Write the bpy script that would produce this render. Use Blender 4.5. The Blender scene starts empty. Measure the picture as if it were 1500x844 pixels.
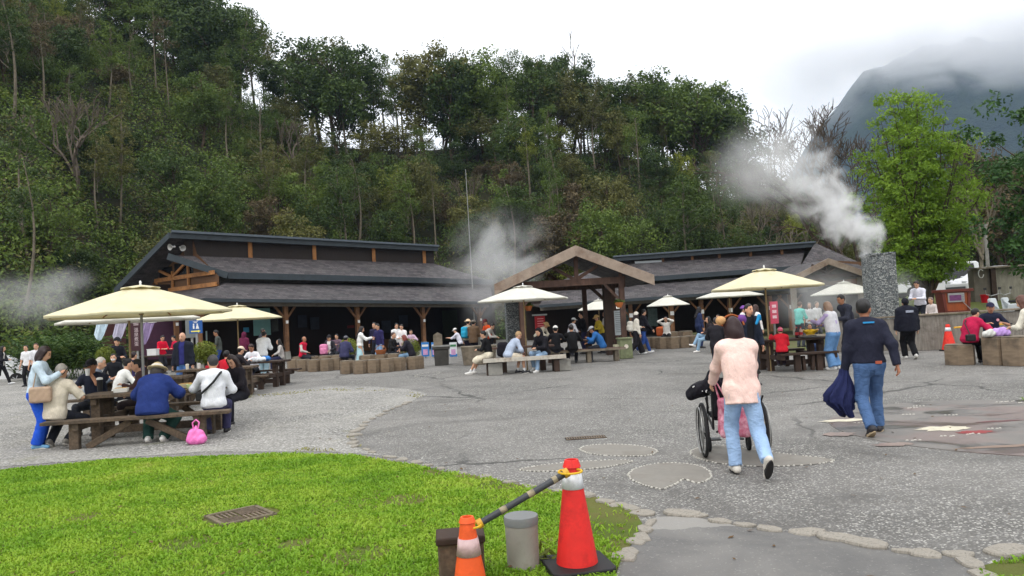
import bpy, math, random
import numpy as np
from mathutils import Vector, Matrix, Euler
rad = math.radians
SC = bpy.context.scene; COL = SC.collection
rng = random.Random(7); nr = np.random.default_rng(7)
# ---------------------------------------------------------------- camera frame (used to read positions off the photograph)
FPX, CX, CY, HC = 1083.0, 750.0, 422.0, 1.65
PITCH = math.atan(44/1083); ROLL = rad(3.1)
_F = Vector((0, math.cos(PITCH), math.sin(PITCH))); _U = Vector((0, -math.sin(PITCH), math.cos(PITCH))); _R = Vector((1, 0, 0))
CR = _R*math.cos(ROLL) - _U*math.sin(ROLL); CU = _U*math.cos(ROLL) + _R*math.sin(ROLL)
CAM = Vector((0, 0, HC))
def ray(px, py): return _F + CR*((px-CX)/FPX) + CU*((CY-py)/FPX)
def P(px, py, d): return CAM + ray(px, py)*d
def G(px, py, z=0.0):
    r = ray(px, py); t = (z-HC)/r.z
    return CAM + r*t
def D(px, py, d, z=0.0):
    p = P(px, py, d); p.z = z; return p
def plane_pick(A, B, off=0.0):
    """points of the vertical plane through A and B, moved back by off, along the sight line of a picture point"""
    u = Vector((B.x-A.x, B.y-A.y, 0)).normalized(); n = Vector((-u.y, u.x, 0))
    def W(px, py, o=0.0):
        r = ray(px, py); q = A + n*(off+o)
        t = (q-CAM).dot(n)/r.dot(n)
        return CAM + r*t
    W.u, W.n = u, n
    return W
# ---------------------------------------------------------------- objects
def tag(o, label=None, cat=None, group=None, kind=None):
    if label: o['label'] = label
    if cat: o['category'] = cat
    if group: o['group'] = group
    if kind: o['kind'] = kind
    return o
def empty(name, loc=(0, 0, 0), rz=0.0, label=None, cat=None, group=None):
    o = bpy.data.objects.new(name, None); COL.objects.link(o)
    o.empty_display_size = .1
    o.location = loc; o.rotation_euler = (0, 0, rz)
    return tag(o, label, cat, group)
def link_mesh(name, me, mats, parent=None, world=False):
    for m in (mats if isinstance(mats, (list, tuple)) else [mats]): me.materials.append(m)
    o = bpy.data.objects.new(name, me); COL.objects.link(o)
    if parent is not None:
        o.parent = parent
        if world:
            o.matrix_parent_inverse = (Matrix.Translation(parent.location) @ Euler(parent.rotation_euler).to_matrix().to_4x4()).inverted()
    return o
def np_mesh(name, V, F, smooth=False, mi=None):
    """fast mesh from arrays; F is (n,4) or (n,3)"""
    me = bpy.data.meshes.new(name); V = np.asarray(V, np.float32); F = np.asarray(F, np.int32); k = F.shape[1]
    me.vertices.add(len(V)); me.vertices.foreach_set('co', V.ravel())
    me.loops.add(F.size); me.loops.foreach_set('vertex_index', F.ravel())
    me.polygons.add(len(F)); me.polygons.foreach_set('loop_start', np.arange(0, F.size, k, dtype=np.int32))
    me.polygons.foreach_set('loop_total', np.full(len(F), k, np.int32))
    if smooth: me.polygons.foreach_set('use_smooth', np.ones(len(F), bool))
    if mi is not None: me.polygons.foreach_set('material_index', np.asarray(mi, np.int32))
    me.update(calc_edges=True); me.validate()
    return me
def dup(o, loc, rz=None, label=None, group=None, scale=None):
    def cp(src, par):
        c = src.copy(); COL.objects.link(c)
        if par is not None: c.parent = par
        for ch in src.children: cp(ch, c)
        return c
    c = cp(o, None); c.location = loc
    if rz is not None: c.rotation_euler = (0, 0, rz)
    if scale is not None: c.scale = (scale,)*3
    if label: c['label'] = label
    if group: c['group'] = group
    return c
def rotm(v):
    """3x3 with local z along v"""
    return Vector(v).normalized().to_track_quat('Z', 'Y').to_matrix()
class MB:
    def __init__(s): s.v = []; s.f = []; s.m = []; s.cur = 0
    def add(s, vs, fs):
        b = len(s.v); s.v += [tuple(v) for v in vs]; s.f += [tuple(i+b for i in f) for f in fs]; s.m += [s.cur]*len(fs); return s
    def box(s, c, d, R=None, taper=1.0):
        x, y, z = d[0]/2, d[1]/2, d[2]/2; t = taper
        vs = [Vector(p) for p in ((-x,-y,-z),(x,-y,-z),(x,y,-z),(-x,y,-z),(-x*t,-y*t,z),(x*t,-y*t,z),(x*t,y*t,z),(-x*t,y*t,z))]
        if R is not None:
            if not isinstance(R, Matrix): R = Euler(R).to_matrix()
            vs = [R @ v for v in vs]
        c = Vector(c)
        return s.add([v+c for v in vs], [(0,3,2,1),(4,5,6,7),(0,1,5,4),(1,2,6,5),(2,3,7,6),(3,0,4,7)])
    def bar(s, a, b, w, h, up=(0, 0, 1)):
        """rectangular beam from a to b, w wide (sideways), h high"""
        a, b = Vector(a), Vector(b); d = (b-a); L = d.length; d.normalize(); up = Vector(up)
        if abs(d.dot(up)) > .99: up = Vector((0, 1, 0))
        sx = d.cross(up).normalized(); sz = sx.cross(d).normalized()
        R = Matrix((sx, d, sz)).transposed()
        return s.box((a+b)/2, (w, L, h), R)
    def slab(s, pts, th, up=None):
        """polygon given thickness th downwards along its normal (or along up)"""
        pts = [Vector(p) for p in pts]; n = up
        if n is None:
            n = Vector((0, 0, 0))
            for i in range(len(pts)):
                a, b = pts[i], pts[(i+1) % len(pts)]
                n += Vector(((a.y-b.y)*(a.z+b.z), (a.z-b.z)*(a.x+b.x), (a.x-b.x)*(a.y+b.y)))
            n.normalize()
        n = Vector(n); k = len(pts)
        return s.add(pts+[p-n*th for p in pts], [tuple(range(k)), tuple(range(2*k-1, k-1, -1))]+[(i, i+k, (i+1) % k+k, (i+1) % k) for i in range(k)])
    def prism(s, poly, z0, z1, M=None):
        k = len(poly); vs = [Vector((p[0], p[1], z1)) for p in poly]+[Vector((p[0], p[1], z0)) for p in poly]
        if M is not None: vs = [M @ v for v in vs]
        return s.add(vs, [tuple(range(k)), tuple(range(2*k-1, k-1, -1))]+[(i, i+k, (i+1) % k+k, (i+1) % k) for i in range(k)])
    def tube(s, pts, r, n=8, cap=True):
        pts = [Vector(p) for p in pts]; rs = r if isinstance(r, (list, tuple)) else [r]*len(pts)
        vs = []; fs = []; prev = None
        for i, p in enumerate(pts):
            d = (pts[min(i+1, len(pts)-1)]-pts[max(i-1, 0)])
            d = d.normalized() if d.length > 1e-9 else Vector((0, 0, 1))
            if prev is None:
                a = d.orthogonal().normalized()
            else:
                a = prev - d*prev.dot(d); a = a.normalized() if a.length > 1e-6 else d.orthogonal().normalized()
            prev = a; b = d.cross(a)
            for j in range(n):
                t = 2*math.pi*j/n; vs.append(p+(a*math.cos(t)+b*math.sin(t))*rs[i])
        for i in range(len(pts)-1):
            for j in range(n):
                fs.append((i*n+j, i*n+(j+1) % n, (i+1)*n+(j+1) % n, (i+1)*n+j))
        if cap: fs += [tuple(range(n-1, -1, -1)), tuple(range((len(pts)-1)*n, len(pts)*n))]
        return s.add(vs, fs)
    def lathe(s, prof, n=24, c=(0, 0, 0), R=None, cap=True):
        c = Vector(c); vs = []; fs = []
        for r, z in prof:
            for j in range(n):
                t = 2*math.pi*j/n; v = Vector((r*math.cos(t), r*math.sin(t), z)); vs.append((R @ v if R is not None else v)+c)
        for i in range(len(prof)-1):
            for j in range(n): fs.append((i*n+j, i*n+(j+1) % n, (i+1)*n+(j+1) % n, (i+1)*n+j))
        if cap: fs += [tuple(range(n-1, -1, -1)), tuple(range((len(prof)-1)*n, len(prof)*n))]
        return s.add(vs, fs)
    def ball(s, c, r, n=10, R=None):
        r = r if isinstance(r, (tuple, list)) else (r, r, r)
        m = max(4, n//2+1); pr = []
        vs = []; fs = []; c = Vector(c)
        for i in range(m+1):
            a = math.pi*i/m
            for j in range(n):
                t = 2*math.pi*j/n
                v = Vector((r[0]*math.sin(a)*math.cos(t), r[1]*math.sin(a)*math.sin(t), -r[2]*math.cos(a)))
                vs.append((R @ v if R is not None else v)+c)
        for i in range(m):
            for j in range(n): fs.append((i*n+j, i*n+(j+1) % n, (i+1)*n+(j+1) % n, (i+1)*n+j))
        return s.add(vs, fs)
    def torus(s, c, R0, r0, n=32, m=8, M=None):
        vs = []; fs = []; c = Vector(c)
        for i in range(n):
            a = 2*math.pi*i/n
            for j in range(m):
                b = 2*math.pi*j/m; v = Vector(((R0+r0*math.cos(b))*math.cos(a), (R0+r0*math.cos(b))*math.sin(a), r0*math.sin(b)))
                vs.append((M @ v if M is not None else v)+c)
        for i in range(n):
            for j in range(m): fs.append((i*m+j, ((i+1) % n)*m+j, ((i+1) % n)*m+(j+1) % m, i*m+(j+1) % m))
        return s.add(vs, fs)
    def quad(s, *p): return s.add(p, [tuple(range(len(p)))])
    def build(s, name, mats, parent=None, world=False, smooth=None, bevel=0.0):
        me = bpy.data.meshes.new(name); me.from_pydata(s.v, [], s.f); me.polygons.foreach_set('material_index', s.m)
        if smooth is not None:
            me.polygons.foreach_set('use_smooth', [True]*len(me.polygons)); me.set_sharp_from_angle(angle=rad(smooth))
        me.update()
        o = link_mesh(name, me, mats, parent, world)
        if bevel:
            b = o.modifiers.new('bevel', 'BEVEL'); b.width = bevel; b.segments = 2; b.limit_method = 'ANGLE'; b.angle_limit = rad(40)
        return o
# ---------------------------------------------------------------- materials
_mats = {}
def lin(c):
    """sRGB 0-255 triple to linear"""
    f = lambda u: (u/255/12.92) if u/255 <= .04045 else ((u/255+.055)/1.055)**2.4
    return tuple(f(u) for u in c)
class NT:
    def __init__(s, m): s.t = m.node_tree; s.n = s.t.nodes; s.l = s.t.links
    def node(s, typ, **kw):
        n = s.n.new(typ)
        for k, v in kw.items(): setattr(n, k, v)
        return n
    def set(s, sock, v):
        if isinstance(v, bpy.types.NodeSocket): s.l.new(v, sock)
        elif isinstance(v, bpy.types.Node): s.l.new(v.outputs[0], sock)
        elif v is not None: sock.default_value = v
    def math(s, op, a, b=None, c=None, clamp=False):
        n = s.n.new('ShaderNodeMath'); n.operation = op; n.use_clamp = clamp
        for i, v in enumerate((a, b, c)):
            if v is not None: s.set(n.inputs[i], v)
        return n.outputs[0]
    def vmath(s, op, a, b=None, out=0):
        n = s.n.new('ShaderNodeVectorMath'); n.operation = op; s.set(n.inputs[0], a)
        if b is not None: s.set(n.inputs[1], b)
        return n.outputs[out]
    def noise(s, vec, scale, detail=4, rough=.55, dist=0, out='Fac'):
        n = s.n.new('ShaderNodeTexNoise'); s.set(n.inputs['Vector'], vec); n.inputs['Scale'].default_value = scale
        n.inputs['Detail'].default_value = detail; n.inputs['Roughness'].default_value = rough; n.inputs['Distortion'].default_value = dist
        return n.outputs[out]
    def voronoi(s, vec, scale, feature='F1', out='Distance', rnd=1.0):
        n = s.n.new('ShaderNodeTexVoronoi'); n.feature = feature; s.set(n.inputs['Vector'], vec); n.inputs['Scale'].default_value = scale
        n.inputs['Randomness'].default_value = rnd
        return n.outputs[out]
    def ramp(s, fac, stops, interp='LINEAR'):
        n = s.n.new('ShaderNodeValToRGB'); n.color_ramp.interpolation = interp; e = n.color_ramp.elements
        while len(e) < len(stops): e.new(.5)
        for el, (p, c) in zip(e, stops):
            el.position = p; el.color = (c, c, c, 1) if isinstance(c, (int, float)) else (*c[:3], 1)
        s.set(n.inputs[0], fac); return n.outputs[0]
    def mix(s, fac, a, b, mode='MIX'):
        n = s.n.new('ShaderNodeMix'); n.data_type = 'RGBA'; n.blend_type = mode
        cs = [i for i in n.inputs if i.type == 'RGBA']; s.set(n.inputs[0], fac)
        for sock, v in zip(cs, (a, b)):
            if isinstance(v, (tuple, list)): v = (*v[:3], 1)
            s.set(sock, v)
        return [o for o in n.outputs if o.type == 'RGBA'][0]
    def bump(s, h, strength=.3, dist=.01, normal=None):
        n = s.n.new('ShaderNodeBump'); s.set(n.inputs['Height'], h); n.inputs['Strength'].default_value = strength; n.inputs['Distance'].default_value = dist
        if normal is not None: s.set(n.inputs['Normal'], normal)
        return n.outputs[0]
    def mapping(s, vec, scale=(1, 1, 1), rot=(0, 0, 0)):
        n = s.n.new('ShaderNodeMapping'); s.set(n.inputs['Vector'], vec); n.inputs['Scale'].default_value = scale; n.inputs['Rotation'].default_value = rot
        return n.outputs[0]
def new_mat(name):
    m = bpy.data.materials.new(name); m.use_nodes = True; nt = NT(m); b = nt.n.get('Principled BSDF'); return m, nt, b
def mat(name, col, rough=.75, var=.15, sc=5.0, bump=.15, bsc=60.0, bdist=.004, col2=None, metal=0.0, stretch=None, spec=.35, sheen=0, dirt=None, dsc=2.0):
    if name in _mats: return _mats[name]
    m, nt, b = new_mat(name)
    tc = nt.node('ShaderNodeTexCoord').outputs['Object']
    v = nt.mapping(tc, stretch) if stretch else tc
    c1 = tuple(max(0, x*(1-var)) for x in col); c2 = tuple(min(1, x*(1+var)) for x in col) if col2 is None else col2
    f = nt.ramp(nt.noise(v, sc, 5, .6), [(.32, 0), (.68, 1)])
    c = nt.mix(f, c1, c2)
    if dirt is not None:
        g = nt.ramp(nt.noise(tc, dsc, 6, .65, .3), [(.48, 0), (.68, 1)])
        c = nt.mix(nt.math('MULTIPLY', g, .8), c, dirt)
    nt.set(b.inputs['Base Color'], c); b.inputs['Roughness'].default_value = rough; b.inputs['Metallic'].default_value = metal
    b.inputs['Specular IOR Level'].default_value = spec
    if sheen: b.inputs['Sheen Weight'].default_value = sheen
    if bump: nt.set(b.inputs['Normal'], nt.bump(nt.noise(v, bsc, 4, .6), bump, bdist))
    _mats[name] = m; return m
def cloth(c, rough=.85, knit=False):
    c = tuple(c); key = 'cloth_%d_%d_%d' % c
    if key in _mats: return _mats[key]
    m, nt, b = new_mat(key); l = lin(c)
    tc = nt.node('ShaderNodeTexCoord').outputs['Object']
    f = nt.ramp(nt.noise(tc, 9, 4, .6), [(.3, 0), (.7, 1)])
    nt.set(b.inputs['Base Color'], nt.mix(f, tuple(x*.82 for x in l), tuple(min(1, x*1.12+.002) for x in l)))
    b.inputs['Roughness'].default_value = rough; b.inputs['Specular IOR Level'].default_value = .2
    w = nt.math('ADD', nt.noise(nt.mapping(tc, (1, 1, .5)), 9, 3, .55, 1.6), nt.math('MULTIPLY', nt.noise(nt.mapping(tc, (1.4, 1.4, .7)), 30, 3, .6, 1.2), .35))
    nt.set(b.inputs['Normal'], nt.bump(w, .75, .022))
    _mats[key] = m; return m
def denim(c):
    key = 'denim_%d_%d_%d' % tuple(c)
    if key in _mats: return _mats[key]
    m, nt, b = new_mat(key); l = lin(c)
    tc = nt.node('ShaderNodeTexCoord').outputs['Object']
    f = nt.ramp(nt.noise(nt.mapping(tc, (1, 1, .5)), 7, 5, .65), [(.35, 0), (.7, 1)])
    col = nt.mix(f, tuple(x*.84 for x in l), tuple(min(1, x*1.12+.005) for x in l))
    nt.set(b.inputs['Base Color'], col); b.inputs['Roughness'].default_value = .9; b.inputs['Specular IOR Level'].default_value = .15
    w = nt.math('ADD', nt.noise(nt.mapping(tc, (1, 1, 2.0)), 7, 3, .6, 1.8), nt.math('MULTIPLY', nt.noise(nt.mapping(tc, (1, 1, 2.4)), 24, 3, .6, 1.0), .3))
    nt.set(b.inputs['Normal'], nt.bump(w, .8, .024))
    _mats[key] = m; return m
WOOD_OLD = mat('old_timber', lin((92, 78, 64)), .85, .35, 4, .5, 30, .004, stretch=(6, 1, 6), dirt=lin((52, 48, 42)), dsc=3)
WOOD_RED = mat('stained_timber', lin((86, 64, 54)), .75, .3, 3, .4, 30, .004, stretch=(3, 3, 1), dirt=lin((58, 42, 36)))
WOOD_BARGE = mat('weathered_barge_board', lin((152, 136, 122)), .8, .2, 3, .4, 25, .004, dirt=lin((112, 88, 72)), dsc=1.6)
WOOD_POST = mat('shed_post_timber', lin((120, 84, 56)), .75, .25, 3, .3, 25, .004, stretch=(4, 4, .7), dirt=lin((70, 50, 36)))
WOOD_LIGHT = mat('honey_timber', lin((158, 108, 62)), .7, .2, 3, .25, 25, .004, dirt=lin((110, 74, 44)))
WOOD_DARK = mat('dark_timber', lin((58, 44, 36)), .8, .3, 3, .35, 25, .004)
CONC_OLD = mat('mossy_concrete', lin((120, 110, 96)), .9, .25, 4, .6, 45, .006, dirt=lin((70, 64, 52)), dsc=3)
CONC = mat('grey_concrete', lin((140, 138, 132)), .9, .15, 4, .5, 50, .005, dirt=lin((95, 92, 86)), dsc=2.5)
METAL_GREY = mat('grey_metal', lin((150, 150, 148)), .4, .1, 6, .05, 60, .002, metal=.7)
METAL_DARK = mat('dark_fascia_metal', lin((48, 56, 62)), .55, .15, 3, .05, 40, .002, spec=.4)
BLACK = mat('black_rubber', (.012, .012, .013), .6, .2, 8, .1, 90, .002)
WHITE = mat('white_paint', (.75, .75, .74), .4, .05, 4, .03, 60, .002)
GOLDPOLE = mat('bronze_pole', lin((150, 128, 92)), .45, .1, 5, .03, 60, .002, metal=.4)
# ================================================================ ground
def chaikin(pts, n=2, closed=True):
    for _ in range(n):
        q = []; k = len(pts)
        for i in range(k if closed else k-1):
            a, b = pts[i], pts[(i+1) % k]; q += [a*.75+b*.25, a*.25+b*.75]
        pts = q if closed else [pts[0]]+q+[pts[-1]]
    return pts
def wob(pts, amp, step):
    """resample a polyline and roughen it a little"""
    out = []
    for i in range(len(pts)-1):
        a, b = pts[i], pts[i+1]; n = max(1, int((b-a).length/step))
        for j in range(n): out.append(a.lerp(b, j/n)+Vector((rng.uniform(-amp, amp), rng.uniform(-amp, amp), 0)))
    return out+[pts[-1]]
def sheet(name, pts, z, m, kind='structure'):
    from mathutils.geometry import tessellate_polygon
    vs = [Vector((p.x, p.y, z)) for p in pts]; tr = tessellate_polygon([vs])
    me = bpy.data.meshes.new(name); me.from_pydata([tuple(v) for v in vs], [], [tuple(t) for t in tr]); me.update()
    import bmesh
    bm = bmesh.new(); bm.from_mesh(me); bmesh.ops.recalc_face_normals(bm, faces=bm.faces)
    for f in bm.faces:
        if f.normal.z < 0: f.normal_flip()
    bm.to_mesh(me); bm.free()
    o = link_mesh(name, me, m)
    if kind: o['kind'] = kind
    return o
def aggregate_mat():
    m, nt, b = new_mat('exposed_aggregate'); tc = nt.node('ShaderNodeTexCoord').outputs['Object']
    vc = nt.n.new('ShaderNodeTexVoronoi'); nt.set(vc.inputs['Vector'], tc); vc.inputs['Scale'].default_value = 62
    dist, colr = vc.outputs['Distance'], vc.outputs['Color']
    sep = nt.node('ShaderNodeSeparateColor'); nt.set(sep.inputs[0], colr)
    tone = nt.ramp(sep.outputs[0], [(0, lin((86, 84, 82))), (.45, lin((104, 103, 100))), (.72, lin((125, 123, 120))), (.9, lin((171, 169, 163))), (1, lin((200, 198, 191)))])
    mort = nt.ramp(dist, [(.45, 0), (.75, 1)])
    c = nt.mix(mort, tone, lin((92, 90, 87)))
    big = nt.ramp(nt.noise(tc, .32, 5, .6, .6), [(.35, 0), (.66, 1)])
    c = nt.mix(nt.math('MULTIPLY', big, .5), c, lin((143, 140, 136)))
    wet = nt.ramp(nt.noise(nt.vmath('ADD', tc, (31, 7, 0)), .5, 6, .6, 1.2), [(.52, 0), (.66, 1)])
    c = nt.mix(nt.math('MULTIPLY', wet, .5), c, lin((77, 75, 72)))
    st = nt.ramp(nt.noise(tc, 2.6, 6, .7), [(.45, 0), (.75, 1)])
    c = nt.mix(nt.math('MULTIPLY', st, .3), c, lin((71, 68, 63)))
    # cracks
    wv = nt.vmath('ADD', tc, nt.vmath('MULTIPLY', nt.noise(tc, .9, 4, .6, out='Color'), (.9, .9, 0)))
    ce = nt.voronoi(wv, .19, 'DISTANCE_TO_EDGE')
    cr = nt.ramp(ce, [(.0, 1), (.0035, 1), (.006, 0)])
    cr = nt.math('MULTIPLY', cr, nt.ramp(nt.noise(tc, .22, 2), [(.45, 0), (.55, 1)]))
    c = nt.mix(nt.math('MULTIPLY', cr, .75), c, (.03, .03, .028))
    nt.set(b.inputs['Base Color'], c)
    nt.set(b.inputs['Roughness'], nt.math('SUBTRACT', .8, nt.math('MULTIPLY', wet, .15)))
    b.inputs['Specular IOR Level'].default_value = .3
    h = nt.math('SUBTRACT', nt.math('MULTIPLY', nt.math('SUBTRACT', 1, dist), .8), nt.math('MULTIPLY', cr, 1.5))
    nt.set(b.inputs['Normal'], nt.bump(h, .55, .008)); return m
def gravel_mat():
    m, nt, b = new_mat('crushed_gravel'); tc = nt.node('ShaderNodeTexCoord').outputs['Object']
    v1 = nt.n.new('ShaderNodeTexVoronoi'); nt.set(v1.inputs['Vector'], tc); v1.inputs['Scale'].default_value = 34
    sep = nt.node('ShaderNodeSeparateColor'); nt.set(sep.inputs[0], v1.outputs['Color'])
    tone = nt.ramp(sep.outputs[1], [(0, lin((112, 111, 109))), (.5, lin((146, 145, 142))), (.85, lin((172, 170, 166))), (1, lin((206, 204, 198)))])
    c = nt.mix(nt.ramp(v1.outputs['Distance'], [(.4, 0), (.8, 1)]), tone, lin((98, 96, 92)))
    big = nt.ramp(nt.noise(tc, .6, 6, .65, .5), [(.38, 0), (.66, 1)])
    c = nt.mix(nt.math('MULTIPLY', big, .55), c, lin((166, 163, 157)))
    gr = nt.ramp(nt.noise(nt.vmath('ADD', tc, (5, 17, 0)), 1.1, 6, .7), [(.6, 0), (.72, 1)])
    c = nt.mix(nt.math('MULTIPLY', gr, .4), c, lin((118, 118, 84)))
    nt.set(b.inputs['Base Color'], c); b.inputs['Roughness'].default_value = .92; b.inputs['Specular IOR Level'].default_value = .15
    nt.set(b.inputs['Normal'], nt.bump(nt.math('SUBTRACT', 1, v1.outputs['Distance']), .8, .014)); return m
def path_mat():
    m, nt, b = new_mat('smooth_path'); tc = nt.node('ShaderNodeTexCoord').outputs['Object']
    f = nt.ramp(nt.noise(tc, 1.3, 6, .6, .8), [(.35, 0), (.65, 1)])
    c = nt.mix(f, lin((112, 110, 107)), lin((88, 87, 86)))
    sep = nt.node('ShaderNodeSeparateXYZ'); nt.set(sep.inputs[0], tc)
    far = nt.ramp(nt.math('ADD', sep.outputs[1], nt.math('MULTIPLY', nt.noise(tc, 2, 3), .35)), [(.0, 0), (1, 1)])
    strip = nt.math('GREATER_THAN', nt.math('ADD', sep.outputs[1], nt.math('MULTIPLY', nt.noise(tc, 3, 3), .3)), 5.78)
    c = nt.mix(nt.math('MULTIPLY', strip, .8), c, lin((140, 137, 132)))
    sp = nt.ramp(nt.noise(tc, 45, 2), [(.62, 0), (.72, 1)])
    c = nt.mix(nt.math('MULTIPLY', sp, .35), c, lin((170, 168, 162)))
    nt.set(b.inputs['Base Color'], c); b.inputs['Roughness'].default_value = .8
    nt.set(b.inputs['Normal'], nt.bump(nt.noise(tc, 70, 5, .65), .4, .006)); return m
def soil_mat(name, a, b_, c_):
    m, nt, b = new_mat(name); tc = nt.node('ShaderNodeTexCoord').outputs['Object']
    f = nt.ramp(nt.noise(tc, 1.7, 6, .65), [(.35, 0), (.65, 1)])
    c = nt.mix(f, a, b_); g = nt.ramp(nt.noise(tc, .5, 5, .6), [(.5, 0), (.7, 1)])
    c = nt.mix(g, c, c_); nt.set(b.inputs['Base Color'], c); b.inputs['Roughness'].default_value = .95
    b.inputs['Specular IOR Level'].default_value = .1
    nt.set(b.inputs['Normal'], nt.bump(nt.noise(tc, 25, 5, .7), .6, .03)); return m
SOIL = soil_mat('lawn_soil', lin((92, 104, 48)), lin((104, 96, 62)), lin((70, 92, 34)))
AGG = aggregate_mat(); GRAV = gravel_mat(); PATH = path_mat()
far_ground = MB().quad((-1590, -95, -.3), (2640, -95, -.3), (2640, 2375, -.3), (-1590, 2375, -.3)).build('ground', soil_mat('open_ground', lin((92, 100, 62)), lin((110, 104, 80)), lin((70, 84, 44)))); far_ground['kind'] = 'structure'
plz = [Vector(p) for p in ((-75, -8, 0), (60, -8, 0), (60, 24.6, 0), (8.2, 24.6, 0), (12, 58, 0), (-75, 58, 0))]
sheet('plaza', plz, 0, AGG)
edge_gp = [G(*p) for p in ((560, 667), (523, 656), (514, 642), (527, 626), (549, 612), (577, 598), (603, 588), (626, 577))]
strip_edge = [G(*p) for p in ((626, 577), (600, 571), (560, 567), (480, 566), (400, 575), (345, 583))]
grv = [Vector((-30, 8, 0))]+[G(*p) for p in ((-80, 694), (0, 684), (300, 662), (480, 662))]+wob(edge_gp, .03, .3)+wob(strip_edge, .06, .4)[1:]+[G(*p) for p in ((330, 560), (200, 543), (0, 536), (-250, 545))]+[Vector((-40, 20, 0))]
sheet('gravel_yard', grv, .004, GRAV)
lawn_edge = [G(*p) for p in ((-500, 735), (-250, 706), (-100, 700), (0, 690), (150, 675), (300, 669), (430, 666), (500, 667), (560, 674), (640, 689), (720, 703), (800, 718), (870, 731), (925, 748), (944, 768), (931, 790), (917, 815), (906, 844), (893, 890))]
lawn = wob(lawn_edge, .03, .25)+[Vector((.5, 1.5, 0)), Vector((-12, 1.5, 0))]
sheet('lawn', lawn, .008, SOIL)
pth = [G(*p) for p in ((893, 890), (906, 844), (917, 815), (931, 790), (947, 768), (962, 758), (1010, 757), (1100, 775), (1200, 787), (1290, 806), (1350, 812), (1410, 818), (1432, 844), (1460, 890))]+[Vector((2.6, 1.5, 0)), Vector((.5, 1.5, 0))]
sheet('path', pth, .005, PATH)
crn = [G(*p) for p in ((1432, 832), (1470, 822), (1540, 815), (1700, 840), (1700, 900), (1470, 900))]
sheet('verge', crn, .006, SOIL)
# ---- grass blades on the lawn
def in_poly(x, y, poly):
    c = np.zeros(len(x), bool); n = len(poly)
    for i in range(n):
        a, b = poly[i], poly[(i+1) % n]
        k = ((a.y > y) != (b.y > y)) & (x < (b.x-a.x)*(y-a.y)/((b.y-a.y) or 1e-9)+a.x); c ^= k
    return c
def vnoise(x, y, s, seed):
    r = np.random.default_rng(seed); t = r.random((64, 64)); X = x*s; Y = y*s
    i = np.floor(X).astype(int); j = np.floor(Y).astype(int); u = X-i; v = Y-j; u = u*u*(3-2*u); v = v*v*(3-2*v)
    g = lambda a, b: t[a % 64, b % 64]
    return (g(i, j)*(1-u)+g(i+1, j)*u)*(1-v)+(g(i, j+1)*(1-u)+g(i+1, j+1)*u)*v
def leaf_mat(name, stops, trans=.3, nscale=.6, rough=.6, rnd=.25):
    """foliage: hue varies between clumps (noise in object space) and from one copy to the next"""
    m, nt, b = new_mat(name); tc = nt.node('ShaderNodeTexCoord').outputs['Object']
    oi = nt.node('ShaderNodeObjectInfo')
    off = nt.vmath('ADD', tc, nt.vmath('SCALE', oi.outputs['Location'], None))
    f = nt.noise(tc, nscale, 5, .7)
    f = nt.math('ADD', f, nt.math('MULTIPLY', nt.math('SUBTRACT', oi.outputs['Random'], .5), rnd))
    f2 = nt.noise(tc, nscale*9, 2, .6)
    f = nt.math('ADD', nt.math('MULTIPLY', f, .72), nt.math('MULTIPLY', f2, .28))
    c = nt.ramp(f, stops)
    nt.set(b.inputs['Base Color'], c); b.inputs['Roughness'].default_value = rough; b.inputs['Specular IOR Level'].default_value = .25
    tr = nt.node('ShaderNodeBsdfTranslucent'); nt.set(tr.inputs[0], c)
    mx = nt.node('ShaderNodeMixShader'); mx.inputs[0].default_value = trans
    nt.l.new(b.outputs[0], mx.inputs[1]); nt.l.new(tr.outputs[0], mx.inputs[2])
    nt.l.new(mx.outputs[0], nt.n['Material Output'].inputs[0]); return m
GRASS = leaf_mat('grass_blades', [(.3, lin((92, 134, 32))), (.45, lin((126, 166, 44))), (.6, lin((158, 186, 62))), (.74, lin((180, 174, 104)))], .35, .9, .55, 0)
def grass_on(name, poly, n, x0, x1, y0, y1, bare, hs=1.0):
    x = nr.uniform(x0, x1, n); y = y0+(y1-y0)*nr.random(n)**1.25
    k = in_poly(x, y, poly); k &= np.abs(x) < y*.76+.6
    th = vnoise(x, y, 1.3, 3)*.6+vnoise(x, y, 4.1, 4)*.4
    k &= ~bare(x, y, th); x, y, th = x[k], y[k], th[k]; n = len(x)
    a = nr.uniform(0, 2*math.pi, n); w = nr.uniform(.003, .0062, n)*(1+.07*y); h = nr.uniform(.010, .042, n)*(.45+.9*th)*hs; ln = nr.uniform(.3, 1.5, n)*h; b = nr.uniform(0, 2*math.pi, n)
    dx, dy = np.cos(a)*w, np.sin(a)*w; lx, ly = np.cos(b)*ln, np.sin(b)*ln; z0 = np.full(n, .006)
    V = np.stack([np.stack([x-dx, y-dy, z0], 1), np.stack([x+dx, y+dy, z0], 1), np.stack([x+dx*.9+lx*.5, y+dy*.9+ly*.5, z0+h*.75], 1), np.stack([x+lx, y+ly, z0+h*(1.0-.2*np.minimum(ln/h, 1))], 1), np.stack([x-dx*.9+lx*.5, y-dy*.9+ly*.5, z0+h*.75], 1)], 1).reshape(-1, 3)
    i = np.arange(n)*5
    F = np.concatenate([np.stack([i, i+1, i+2, i+4], 1), np.stack([i+4, i+2, i+3, i+3], 1)])
    T = np.concatenate([np.stack([i, i+1, i+2], 1), np.stack([i, i+2, i+4], 1), np.stack([i+4, i+2, i+3], 1)])
    o = link_mesh(name, np_mesh(name, V, T), GRASS); o['kind'] = 'stuff'; o['label'] = 'short bright green grass covering the lawn'; o['category'] = 'grass'; return o
dr = G(352, 758)
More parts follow.
